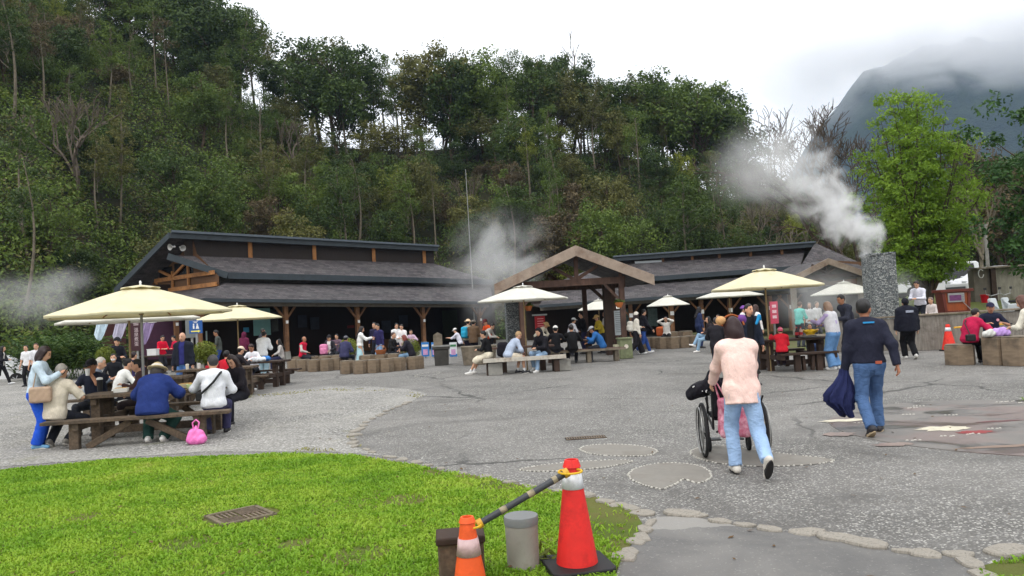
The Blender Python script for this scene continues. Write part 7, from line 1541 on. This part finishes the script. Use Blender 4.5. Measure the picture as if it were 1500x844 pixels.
person('man in black hooded top and blue jeans walking beside the white beanie', (943, 456), 28.6, 72, 1.72, 'walk', L='swb', R='swf', pitch=16, top=((28, 28, 36), 1.0, .06), jac=((28, 28, 36), None, .05), bot=JB(52, 82, 150), shoe=(214, 214, 214))
person('woman in white top shading her eyes with both hands on the block seats', (975, 466), 32.2, 200, 1.62, 'sit', seat=.5, L='brow', R='brow', top=((228, 224, 218), 1.0, .05), bot=('trousers', (24, 24, 28)), hair=('short', BLK), fem=True, shoe=(220, 214, 208))
blob('backpack', 'orange bag on the blocks beside the woman shading her eyes', 'bag', D(967, 480, 32.6, .5), [('b', (0, 0, .2), (.18, .12, .2), .08), ('c', (-.1, 0, .36), (.1, 0, .38), .05)], cloth((182, 92, 50)), .022)
person('woman with long dark hair in denim jacket standing right of the block seats', (1025, 460), 30.5, 75, 1.68, 'stand', L='front', R='down', top=((44, 54, 88), 1.0, .06), bot=JB(40, 52, 88), hair=('long', (28, 24, 28)), fem=True)
person('person with light jeans and white shoes sitting with crossed legs at centre right', (1037, 470), 27.6, 265, 1.64, 'sit', lean=-4, L='front', R='front', top=((48, 40, 44), 1.0, .06), bot=JB(140, 170, 196), hair=('long', BLK), shoe=(230, 226, 222), fem=True, legs=((-.05, .52, .085, 0, 0), (.05, .62, .30, 0, -20)))
person('person in black jacket sitting with back turned left of the pink cardigan', (1049, 480), 21.8, 20, 1.66, 'sit', seat=.47, L='lap', R='lap', top=((36, 34, 40), 1.0, .14), jac=((34, 32, 38), None, .16), hair=('short', (48, 42, 42)), fat=1.12)
person('person with dark hair sitting behind the round headband bobble', (1052, 467), 29.5, 220, 1.64, 'sit', seat=.5, L='front', R='front', top=((40, 42, 64), 1.0, .06), hair=('short', BLK))
# ---- woman with the wheelchair
p = person('woman in pale pink cardigan and light blue jeans pushing a wheelchair, seen from behind', (1075, 492), 7.45, 4, 1.54, 'walk2', lean=9, hunch=10, pitch=24, L='push', R='push', top=((242, 208, 198), 1.0, .17), jac=None, bot=JB(156, 184, 220), hair=('bob', (42, 22, 24)), fem=True, fat=1.06, loose=.012, shoe=(200, 194, 184), sole=(40, 38, 38), legs=((-.10, .06, .09, 4, 0), (.13, -.36, .20, -8, 58)))
hd_ = p['head']; s_ = p['s']; e = empty('headband', hd_, rad(-4), 'brown headband with two round tan bobbles on the dark hair', 'headband')
R_ = Matrix(Rhead(0, 24).tolist()); pts = [R_ @ Vector((.108*math.sin(a), -.0, .02+.125*math.cos(a))) for a in np.linspace(-1.5, 1.5, 13)]; MB().tube(pts, .013, 6).build('band', cloth((150, 84, 48)), e, smooth=60)
for c_, col in ((Vector((-.115, .0, .085)), (206, 160, 112)), (Vector((.1, .02, .1)), (112, 70, 140))):
    S_ = SDF(.01); S_.ell(tuple(R_ @ c_), V3(.052, .048, .05)); v, q = S_.mesh(.008, .003, 2); link_mesh('bobble', np_mesh('bobble', v, q, True), cloth(col), e)
wx = p['e'].location+p['fwd']*.92+p['right']*.085
e = empty('wheelchair', (wx.x, wx.y, 0), rad(-6), 'black folding wheelchair pushed by the woman in the pale pink cardigan', 'wheelchair'); WR = .30; FR = mat('black_frame', (.018, .018, .02), .35, .1, 5, 0)
for s in (-1, 1):
    Mr = Matrix.Rotation(rad(90), 3, 'Y') @ Matrix.Rotation(0, 3, 'Z'); c_ = (s*.315, 0, WR)
    wh = MB().torus(c_, WR-.02, .02, 40, 8, Mr).build('wheel', TYRE, e, smooth=60)
    MB().torus((s*.315, 0, WR), WR-.045, .010, 40, 6, Mr).build('rim', METAL_GREY, wh, smooth=60); MB().torus((s*.355, 0, WR), WR-.05, .008, 36, 6, Mr).build('push_ring', METAL_GREY, wh, smooth=60)
    mb = MB(); [mb.tube([(s*.33, 0, WR), (s*.315, (WR-.045)*math.cos(a), WR+(WR-.045)*math.sin(a))], .0035, 4) for a in [k*2*math.pi/16 for k in range(16)]]; mb.tube([(s*.28, 0, WR), (s*.35, 0, WR)], .03, 10); mb.build('spokes', METAL_GREY, wh)
    MB().tube([(s*.235, -.2, .34), (s*.235, -.23, .78), (s*.235, -.26, .93), (s*.235, -.36, .94)], .013, 8).build('push_handle_tube', FR, e, smooth=60); MB().tube([(s*.235, -.28, .94), (s*.235, -.41, .945)], .02, 8).build('grip', BLACK, e)
    MB().tube([(s*.235, -.2, .34), (s*.235, .26, .46), (s*.235, .34, .4), (s*.235, .5, .12)], .013, 8).build('side_frame', FR, e, smooth=60); MB().tube([(s*.235, -.22, .7), (s*.24, .1, .7), (s*.235, .14, .46)], .013, 8).build('arm_tube', FR, e, smooth=60); MB().box((s*.24, -.02, .72), (.055, .3, .035)).build('armrest', BLACK, e, bevel=.01)
    fw = MB().torus((s*.22, .3, .095), .075, .02, 20, 8, Mr).build('caster_wheel', TYRE, e, smooth=60); MB().tube([(s*.22, .3, .095), (s*.22, .26, .22), (s*.235, .24, .42)], .012, 6).build('caster_fork', FR, e); MB().box((s*.13, .55, .1), (.16, .14, .015)).build('footplate', FR, e); MB().tube([(s*.27, -.16, .56), (s*.3, -.22, .68)], .01, 6).build('brake_lever', BLACK, e)
    MB().tube([(s*.2, -.18, .3), (-s*.2, .2, .42)], .012, 6).build('cross_brace', FR, e)
MB().box((0, .02, .45), (.44, .42, .05)).build('seat', cloth((28, 28, 32)), e, bevel=.015); MB().box((0, -.235, .68), (.45, .03, .42), (rad(5), 0, 0)).build('backrest', cloth((30, 29, 34)), e, bevel=.012)
MW = Matrix.Translation(e.location) @ Matrix.Rotation(rad(-6), 4, 'Z')
b = MW @ Vector((.0, -.33, .52)); eb = blob('tote_bag', 'pink and black patterned tote bag hanging from the wheelchair handles', 'bag', b, [('b', (0, 0, -.04), (.19, .065, .2), .03), ('b', (0, .01, -.14), (.18, .085, .1), .05)], mat('pink_print', lin((206, 92, 126)), .7, .2, 22, .2, col2=lin((232, 176, 190)), dirt=lin((190, 60, 100)), dsc=9), .012, .05, .006, rz=rad(-6))
for s in (-1, 1): strap(eb, [b+Vector((s*.1, .0, .15)), MW @ Vector((s*.235, -.33, .93)), b+Vector((s*.17, .02, .14))], mat('pink_print', (0, 0, 0)), .013); strap(eb, [b+Vector((s*.06, -.01, .15)), MW @ Vector((s*.2, -.36, .95))], cloth((30, 28, 40)), .016)
ec = blob('cushion', 'black spotted cushion draped over the left arm of the wheelchair', 'cushion', MW @ Vector((-.3, -.12, .76)), [('c', (-.09, -.04, .0), (.05, .04, .04), .075), ('c', (-.14, 0, -.05), (.06, .06, -.02), .06), ('c', (.06, 0, .06), (.1, .02, .16), .05)], cloth((26, 25, 32)), .011, .03, .008)
for k in range(9): MB().ball((rng.uniform(-.16, .06), -.085+rng.uniform(-.01, .01), rng.uniform(-.05, .06)), .007, 6).build('white_dot', WHITE, ec)
# ---- right half
person('man facing us in black jacket with turquoise lining beside the pink cardigan', (1098, 468), 15.2, 168, 1.66, 'stand', lean=4, yaw=-14, pitch=2, L='down', R='down', top=((26, 26, 30), 1.0, .06), jac=((34, 40, 54), .085, .1), bot=('trousers', (34, 34, 42)), hair=('short', (30, 26, 26)), sk=(206, 154, 124))
e_ = COL.objects[-1]
q = D(1109, 478, 15.15); S_ = SDF(.02); e = blob('scarf', 'turquoise jacket lining turned out at the collar of the man facing us', 'lining', (q.x-.02, q.y-.09, 1.36), [('c', (-.02, 0, -.09), (.05, .02, .06), .028, .034), ('c', (.05, .02, .06), (.09, .06, -.02), .03, .02)], cloth((40, 140, 196)), .013)
person('person in white jacket walking behind the man with the turquoise lining', (1108, 466), 25, 60, 1.66, 'walk', top=((226, 222, 220), 1.0, .06), hair=('long', (60, 40, 36)), fem=True)
person('person in purple hat near the man with the turquoise lining', (1090, 462), 26.5, 110, 1.62, 'stand', top=((224, 220, 222), 1.0, .06), hat=('bucket', (120, 76, 150)), fem=True)
person('small child in red jacket with pink hat, back turned, at the table', (1143, 488), 17.75, 10, 1.1, 'sit', seat=.5, L='table', R='front', top=((196, 30, 46), 1.0, .1), jac=((196, 30, 46), None, .1), bot=('trousers', (40, 30, 40)), hat=('beanie', (206, 88, 116), (228, 226, 226)), shoe=(40, 40, 48), legs=((-.1, .28, .2, 5, 0), (.1, .3, .2, 5, 0)))
person('small child in yellow jacket looking at us from behind the table', (1187, 490), 19.3, 200, 1.02, 'sit', seat=.55, L='table', R='table', top=((206, 168, 40), 1.0, .08), bot=JB(60, 78, 116), hair=('short', (34, 28, 26)), legs=((-.1, .3, .25, 5, 0), (.1, .3, .25, 5, 0)))
p = person('woman in quilted pale grey vest and wide blue jeans standing at the children\'s table', (1212, 457), 17.9, -38, 1.62, 'stand', lean=4, L='fwd', R='front', pitch=18, top=((178, 162, 204), 1.0, .06), bot=('trousers', (98, 138, 184), True, .03), hair=('bob', (140, 116, 100)), fem=True, shoe=(226, 226, 226), fat=1.05)
Vq = SDF(.02)                                                     # quilted vest: stacked padded rings
Mi = p['M'].inverted(); lp = lambda v: Mi @ v
pe_, mi_, ne_ = lp(p['pel']), lp(p['mid']), lp(p['neck'])
for k in range(8):
    t = k/7; c_ = pe_.lerp(ne_, .05+.78*t); Vq.cap((c_.x-.085, c_.y, c_.z), (c_.x+.085, c_.y, c_.z), .118-.012*abs(t-.4), None, V3(0, 1, 0), .9)
for sg in (-1, 1): a = lp(p['shl'] if sg < 0 else p['shr']); Vq.cap((ne_.x+sg*.05, ne_.y, ne_.z-.03), (a.x-sg*.02, a.y, a.z+.01), .07, .075)
Vq.k = .012; v, q = Vq.mesh(.013, 0); link_mesh('vest', np_mesh('vest', v, q, True), cloth((204, 203, 208)), p['e'])
person('man in dark charcoal hooded top leaning over the table beside the quilted vest', (1232, 444), 19.4, 262, 1.8, 'stand', lean=8, hunch=10, pitch=24, L='front', R='back', top=((44, 46, 58), 1.0, .1), jac=((44, 46, 58), None, .08), bot=('trousers', (28, 30, 44)), hair=('short', (24, 22, 22)), sk=SKD)
person('person in turquoise top standing in the steam beyond the children', (1172, 450), 27.5, 60, 1.66, 'stand', L='front', R='front', pitch=16, top=((112, 206, 196), .6, .08), bot=('trousers', (70, 74, 84)), hair=('short', (90, 70, 60)))
person('left one of two people in white standing in the steam', (1186, 454), 28.5, 200, 1.62, 'stand', top=((222, 222, 224), .6, .08), bot=('trousers', (80, 82, 90)), fem=True, hair=('long', (70, 54, 48)))
person('right one of two people in white standing in the steam', (1197, 453), 28.6, 160, 1.64, 'stand', top=((224, 224, 226), 1.0, .08), bot=('trousers', (90, 92, 98)), hair=('short', (80, 64, 56)))
for px, c_, lb in ((1170, (40, 16, 20), 'dark cola bottle on the children\'s table'), (1176, (190, 160, 150), 'pale drink bottle beside the cola bottle')):
    e = empty('drink_bottle', D(px-2, 500, 18.5, .772), 0, lb, 'bottle'); mb = MB(); mb.lathe([(.04, 0), (.045, .02), (.043, .16), (.016, .23), (.016, .25)], 14); mb.build('bottle', mat('btl%d' % px, lin(c_), .2, .1, 5, 0), e, smooth=40); mb = MB(); mb.lathe([(.018, .245), (.018, .27)], 10); mb.build('cap', mat('red_cap', lin((190, 30, 40)), .5), e); mb = MB(); mb.lathe([(.0455, .07), (.0455, .14)], 14, cap=False); mb.build('label', mat('lbl_red', lin((176, 32, 40)), .5, .1), e)
e = empty('food_tray', D(1186, 500, 18.35, .772), .2, 'silver tray of food in front of the child in yellow', 'tray'); MB().box((0, 0, .02), (.4, .26, .03), None, 1.1).build('tray', METAL_GREY, e); MB().box((0, 0, .045), (.3, .18, .03)).build('food', mat('tray_food', lin((120, 110, 96)), .7, .4, 30), e)
p = person('man in navy sweatshirt and blue jeans walking away with a coat in his left hand', (1266, 463), 9.1, 8, 1.65, 'walk', lean=2, hunch=4, yaw=34, pitch=4, L='down', R='swb', top=((34, 36, 52), 1.0, .0), bot=JB(78, 106, 148), hair=('short', (36, 34, 34)), sk=(164, 112, 86), fat=1.1, loose=.012, shoe=(50, 48, 52), sole=(176, 156, 126), legs=((-.1, -.22, .13, 5, 30), (.13, .2, .09, 25, 0)))
nk = p['neck']-p['f2']*.12+Vector((0, 0, -.015)); MB().box((0, 0, 0), (.13, .008, .02)).build('neck_print', mat('print_blue', lin((40, 140, 200)), .6, .05), p['e']).location = p['M'].inverted() @ (nk-p['f2']*.012+Vector((.0, 0, -.03)))
wl = p['M'].inverted() @ (p['pel']-p['fwd']*.128+p['right']*.07+Vector((0, 0, -.0))); o = MB().box((0, 0, 0), (.075, .012, .035)).build('belt_patch', mat('tan_patch', lin((168, 84, 60)), .6, .1), p['e']); o.location = wl
hl = p['handl']; drape('folded_coat', 'navy coat hanging from the left hand of the man in the navy sweatshirt', 'coat', hl+Vector((-.01, 0, -.05)), cloth((36, 42, 82)), [(.05, .05, .04, 0), (-.03, .06, .045, -.005), (-.11, .095, .06, -.025), (-.2, .14, .075, -.055), (-.28, .165, .08, -.08), (-.36, .155, .075, -.08), (-.42, .11, .06, -.04), (-.5, .08, .05, -.0)])
p = person('person in puffy black jacket and beanie walking away towards the pit wall', (1327, 464), 19.6, 6, 1.6, 'walk', L='down', R='down', lean=2, top=((22, 24, 34), 1.0, .12), jac=((22, 24, 36), None, .12), bot=('trousers', (18, 18, 22)), hair=('short', BLK), hat=('beanie', (26, 26, 34)), shoe=(214, 212, 208), fat=1.3, loose=.03, legs=((-.07, .16, .09, 5, 0), (.08, -.16, .13, 5, 25)))
MB().box((0, 0, 0), (.19, .014, .06)).build('back_print', mat('print_pale', lin((150, 156, 172)), .6, .4, 40), p['e']).location = p['M'].inverted() @ (p['neck']-p['f2']*.215+Vector((0, 0, -.12)))
person('man in white sweater standing inside the hot spring pit', (1344, 441), 24.3, 232, 1.66, 'stand', lean=10, hunch=10, pitch=30, L='front', R='front', top=((224, 224, 236), 1.0, .05), hair=('short', (40, 28, 26)), zb=.5, fat=1.15)
person('person crouching low in the pit beside the white sweater', (1364, 454), 25.5, 250, 1.6, 'sit', seat=.5, zb=.25, L='front', R='front', top=((216, 206, 202), 1.0, .05), hair=('short', (120, 104, 96)))
p = person('woman in crimson jacket with black trousers sitting on the single concrete block', (1430, 472), 17.25, 70, 1.62, 'sit', seat=.5, lean=16, hunch=14, pitch=20, L='table', R='table', top=((176, 26, 70), 1.0, .05), jac=((176, 26, 70), None, .04), bot=('trousers', (22, 21, 25)), hair=('short', (34, 28, 28)), shoe=(42, 38, 40), fem=True, fat=1.2, legs=((-.1, .46, .085, 5, 0), (.12, .34, .085, 5, 0)))
pts = [p['shl']+Vector((0, 0, .08)), p['mid']-p['f2']*.2+Vector((0, 0, .05)), p['pel']-p['fwd']*.16+p['right']*.2]; e = empty('shoulder_bag', p['pel']-p['fwd']*.18+p['right']*.2+Vector((0, 0, .02)), 0, 'small black bag slung behind the woman in crimson', 'bag'); strap(e, pts, BLACK, .012); MB().box((-.02, 0, .02), (.2, .12, .16)).build('pouch', BLACK, e, bevel=.03)
p = person('man in navy polo and dark cap facing us over the concrete table', (1452, 463), 18.4, 196, 1.7, 'sit', seat=.5, yaw=8, L='table', R='table', top=((30, 34, 54), .5, .05), hat=('cap', (40, 38, 62)), fat=1.15, sk=(188, 134, 108))
mb = MB(); mb.lathe([(.035, 0), (.035, .01)], 14, (0, 0, 0), rotm((0, -1, 0))); o = mb.build('chest_emblem', mat('emblem_pink', lin((214, 150, 160)), .6, .2, 30), p['e']); o.location = p['M'].inverted() @ (p['shl']*.55+p['neck']*.45+p['f2']*.15+Vector((0, 0, -.1))); o.rotation_euler = (0, 0, rad(196))
blob('plastic_bag', 'lilac plastic bag on the tall concrete table block', 'bag', D(1465, 490, 16.75, .66), [('c', (-.12, 0, .05), (.14, 0, .06), .085), ('c', (-.08, 0, .1), (.1, 0, .12), .07)], cloth((186, 150, 214)), .015, .04, .01)
blob('plastic_bag', 'clear pale plastic bag of food beside the lilac bag', 'bag', D(1450, 490, 16.65, .66), [('c', (-.1, 0, .05), (.06, 0, .06), .07), ('c', (-.03, 0, .1), (.03, 0, .12), .05)], mat('pale_film', lin((196, 196, 190)), .25, .15, 14, .4, 20, .02), .015, .04, .01)
p = person('woman in cream top with long brown hair cut off by the right edge', (1499, 468), 12.9, -30, 1.6, 'stand', lean=17, hunch=12, pitch=24, L='front', R='front', top=((226, 220, 204), .9, .04), bot=('trousers', (76, 74, 82), False, .008), hair=('long', (92, 60, 50)), fem=True, fat=1.05, shoe=(60, 58, 64))
e = blob('shoulder_bag', 'round black bag at the hip of the woman cut off by the right edge', 'bag', p['pel']-p['right']*.24+p['fwd']*-.02+Vector((0, 0, .04)), [('c', (-.02, -.05, 0), (.02, .05, 0), .1)], cloth((30, 28, 34)), .015); strap(e, [p['pel']-p['right']*.2+Vector((0, 0, .1)), p['mid']-p['f2']*.15, p['shr']+Vector((0, 0, .06))], BLACK, .01)

# back pockets on the two nearest walkers
for q_ in [o_ for o_ in COL.objects if o_.get('label', '').startswith(('woman in pale pink cardigan', 'man in navy sweatshirt'))]:
    tr_ = [c_ for c_ in q_.children if c_.name.startswith('trousers')][0]; vs_ = np.array([v.co for v in tr_.data.vertices]); zt_ = vs_[:, 2].max()
    for sg in (-1, 1):
        pk = []
        for dx, dz in ((-.055, -.12), (.055, -.12), (.06, -.17), (.055, -.235), (0, -.26), (-.055, -.235), (-.06, -.17)):
            near = vs_[(np.abs(vs_[:, 0]-(sg*.085+dx)) < .02) & (np.abs(vs_[:, 2]-(zt_+dz)) < .02)]
            pk.append(Vector((sg*.085+dx, (near[:, 1].min() if len(near) else -.11)-.004, zt_+dz)))
        mb = MB(); mb.slab(pk, .006, (0, -1, 0)); mb.build('pocket', tr_.data.materials[0], q_, bevel=.003)
# ================================================================ steam, cloud, haze
def vol_mat(name, build, col=(.97, .97, .98), step=.5, aniso=.1):
    m = bpy.data.materials.new(name); m.use_nodes = True; nt = NT(m); nt.n.remove(nt.n['Principled BSDF'])
    v = nt.node('ShaderNodeVolumePrincipled'); v.inputs['Color'].default_value = (*col, 1); v.inputs['Anisotropy'].default_value = aniso
    nt.set(v.inputs['Density'], build(nt)); nt.l.new(v.outputs[0], nt.n['Material Output'].inputs['Volume']); m.cycles.volume_step_rate = step; return m
def fbm(nt, tc, sc, seed, det=5, dist=.6, rough=.6): return nt.noise(nt.vmath('ADD', tc, (seed*7.3, seed*3.1, seed*1.7)), sc, det, rough, dist)
def plume(label, S_, E_, r0, r1, dens, seed, sc=1.3, end=.55):
    ax = (E_-S_); L = ax.length; q = ax.normalized().to_track_quat('X', 'Z')
    e = empty('steam', S_, 0, None)
    bpy.data.objects.remove(e)
    def dn(nt):
        tc = nt.node('ShaderNodeTexCoord').outputs['Object']
        wv = nt.vmath('SUBTRACT', nt.noise(nt.vmath('ADD', tc, (seed, 0, 0)), .8, 2, out='Color'), (.5, .5, .5)); s_ = nt.node('ShaderNodeSeparateXYZ'); nt.set(s_.inputs[0], nt.vmath('ADD', tc, nt.vmath('MULTIPLY', wv, (.6, .9, .9))))
        t = nt.math('DIVIDE', s_.outputs[0], L, clamp=True); r = nt.math('ADD', r0, nt.math('MULTIPLY', nt.math('POWER', t, .8), r1-r0))
        rho = nt.math('DIVIDE', nt.math('SQRT', nt.math('ADD', nt.math('MULTIPLY', s_.outputs[1], s_.outputs[1]), nt.math('MULTIPLY', s_.outputs[2], s_.outputs[2]))), r)
        n = fbm(nt, tc, sc, seed, 6, .5); core = nt.math('SUBTRACT', 1, rho)
        d = nt.math('ADD', core, nt.math('MULTIPLY', nt.math('SUBTRACT', n, .56), 4.2)); d = nt.math('MULTIPLY', d, 1.0, clamp=True)
        d = nt.math('MULTIPLY', d, nt.math('GREATER_THAN', core, 0)); d = nt.math('MULTIPLY', d, nt.math('MULTIPLY', core, 3.0, clamp=True))
        fade = nt.math('MULTIPLY', nt.math('POWER', nt.math('SUBTRACT', 1, t), end), nt.math('MULTIPLY', nt.math('ADD', s_.outputs[0], .12), 8, clamp=True))
        return nt.math('MULTIPLY', nt.math('MULTIPLY', d, fade), nt.math('DIVIDE', dens, nt.math('ADD', .6, nt.math('MULTIPLY', t, 3.2))))
    mb = MB(); mb.box((L/2, 0, 0), (L+.5, r1*2.3, r1*2.3)); o = mb.build('steam', vol_mat('steam_'+str(seed), dn, step=.35)); o.location = S_; o.rotation_mode = 'QUATERNION'; o.rotation_quaternion = q
    tag(o, label, 'steam', None, 'stuff')
def puff(label, c, r, dens, seed, sc=.55, contrast=3.2, bias=.5, name='steam', step=.5, col=(.97, .97, .98), zsq=1.0):
    def dn(nt):
        tc = nt.node('ShaderNodeTexCoord').outputs['Object']
        l_ = nt.vmath('LENGTH', nt.vmath('DIVIDE', tc, tuple(r)), out='Value'); core = nt.math('SUBTRACT', 1, l_, clamp=True)
        n = fbm(nt, nt.mapping(tc, (1, 1, zsq)), sc, seed); d = nt.math('ADD', core, nt.math('MULTIPLY', nt.math('SUBTRACT', n, bias), contrast), clamp=True)
        return nt.math('MULTIPLY', nt.math('MULTIPLY', d, nt.math('MULTIPLY', nt.math('MULTIPLY', core, core), 3.4, clamp=True)), dens)
    mb = MB(); mb.ball((0, 0, 0), tuple(x*1.0 for x in r), 20); o = mb.build(name, vol_mat(name+'_'+str(seed), dn, col, step)); o.location = c; tag(o, label, 'steam' if name == 'steam' else 'cloud', None, 'stuff')
ct = Vector((ch.x, ch.y, ch.z)); ct = P(1289, 374, 24.4)
plume('white steam pouring from the stone chimney and drifting up to the left', ct, P(1128, 205, 25.5), .42, 1.9, 5.2, 3)
puff('thin steam spreading above the far shed ridge', P(1120, 245, 27), (2.9, 1.6, 2.3), .35, 5, .6)
puff('grey steam rising behind the pavilion roof at its left', P(738, 372, 36), (3.3, 1.8, 2.9), .42, 7, .55, 4.4)
puff('steam around the chimney under the pavilion eave', P(722, 440, 34.5), (2.2, 1.3, 2.2), .22, 8, .8)
puff('faint steam drifting past the end of the long shed roof', P(690, 410, 38), (3.2, 1.4, 1.6), .12, 9, .7)
puff('grey steam hanging before the slope at the far left', P(30, 440, 41), (5.0, 2.2, 2.3), .22, 11, .4)
puff('wisp of grey steam above the arching plants', P(95, 412, 41), (2.6, 1.6, 1.2), .20, 12, .5)
puff('steam over the hot spring pit beyond the children', P(1205, 436, 27), (2.9, 2.0, 1.6), .26, 13, .6)
puff('steam drifting right of the stone chimney', P(1325, 425, 26.5), (1.0, .8, 1.1), .35, 14, .9)
puff('low cloud resting on the mountain top', P(1440, 58, 1150), (480, 150, 96), .025, 21, .008, 3.0, .5, 'cloud', .35, (.98, .98, .99), 1.8)
puff('low cloud veiling the left shoulder of the mountain', P(1180, 105, 1120), (170, 120, 120), .012, 23, .01, 2.6, .5, 'cloud', .35, (.98, .98, .99), 1.4)
hz = MB().box((525, 1140, 300), (4240, 2480, 602.6)).build('haze', None or vol_mat('haze_air', lambda nt: .00014, (.52, .7, 1.0), 1.0)); tag(hz, 'pale air that fades the far mountain', 'haze', None, 'stuff')
# ================================================================ light, sky, camera
w = bpy.data.worlds.new('World'); SC.world = w; w.use_nodes = True
nt = NT(w); bg = nt.n['Background']
sky = nt.node('ShaderNodeTexSky'); sky.sky_type = 'NISHITA'; sky.sun_disc = False; sky.sun_elevation = rad(58); sky.sun_rotation = rad(200)
tcw = nt.node('ShaderNodeTexCoord').outputs['Generated']
sp = nt.node('ShaderNodeSeparateXYZ'); nt.set(sp.inputs[0], tcw)
cn = nt.noise(nt.mapping(tcw, (1, 1, 2.2)), 2.4, 6, .55, .4)
low = nt.ramp(sp.outputs[2], [(.0, 0), (.32, .55), (.6, 1)])
side = nt.math('MULTIPLY', nt.ramp(sp.outputs[0], [(.22, 0), (.62, 1)]), nt.math('SUBTRACT', 1, nt.ramp(sp.outputs[2], [(.2, 0), (.5, 1)])))
val = nt.math('ADD', 9.3, nt.math('MULTIPLY', low, 6.0))
val = nt.math('ADD', val, nt.math('MULTIPLY', nt.math('SUBTRACT', cn, .5), 2.0))
val = nt.math('SUBTRACT', val, nt.math('MULTIPLY', side, 1.7))
cc = nt.node('ShaderNodeCombineColor')
nt.set(cc.inputs[0], nt.math('MULTIPLY', val, .995)); nt.set(cc.inputs[1], val); nt.set(cc.inputs[2], nt.math('MULTIPLY', val, 1.0))
nt.set(bg.inputs[0], nt.mix(.95, sky.outputs[0], cc.outputs[0])); bg.inputs[1].default_value = .124
sun = bpy.data.lights.new('sun', 'SUN'); sun.energy = 1.1; sun.angle = rad(14); sun.color = (1, .97, .92)
so = bpy.data.objects.new('sun', sun); COL.objects.link(so)
sd = Vector((math.sin(rad(200))*math.cos(rad(58)), math.cos(rad(200))*math.cos(rad(58)), math.sin(rad(58))))
so.rotation_euler = sd.to_track_quat('Z', 'Y').to_euler(); so.location = (0, 0, 60)
cam = bpy.data.cameras.new('camera'); co = bpy.data.objects.new('camera', cam); COL.objects.link(co); SC.camera = co
cam.sensor_width = 36; cam.lens = FPX/1500*36; cam.clip_end = 6000; cam.clip_start = .05
M = Matrix((CR, CU, -_F)).transposed().to_4x4(); M.translation = CAM; co.matrix_world = M
vs = SC.view_settings; vs.view_transform = 'Standard'; vs.look = 'None'; vs.exposure = 0.0; vs.gamma = 1.0; vs.use_curve_mapping = False
SC.render.engine = 'CYCLES'; cy = SC.cycles
cy.max_bounces = 5; cy.diffuse_bounces = 3; cy.glossy_bounces = 2; cy.transmission_bounces = 3; cy.transparent_max_bounces = 6; cy.volume_bounces = 8
cy.caustics_reflective = False; cy.caustics_refractive = False; cy.use_adaptive_sampling = True; cy.adaptive_threshold = .02
cy.volume_step_rate = 2.0; cy.volume_max_steps = 96; cy.use_denoising = True; cy.sample_clamp_indirect = 4
SC.render.use_persistent_data = False
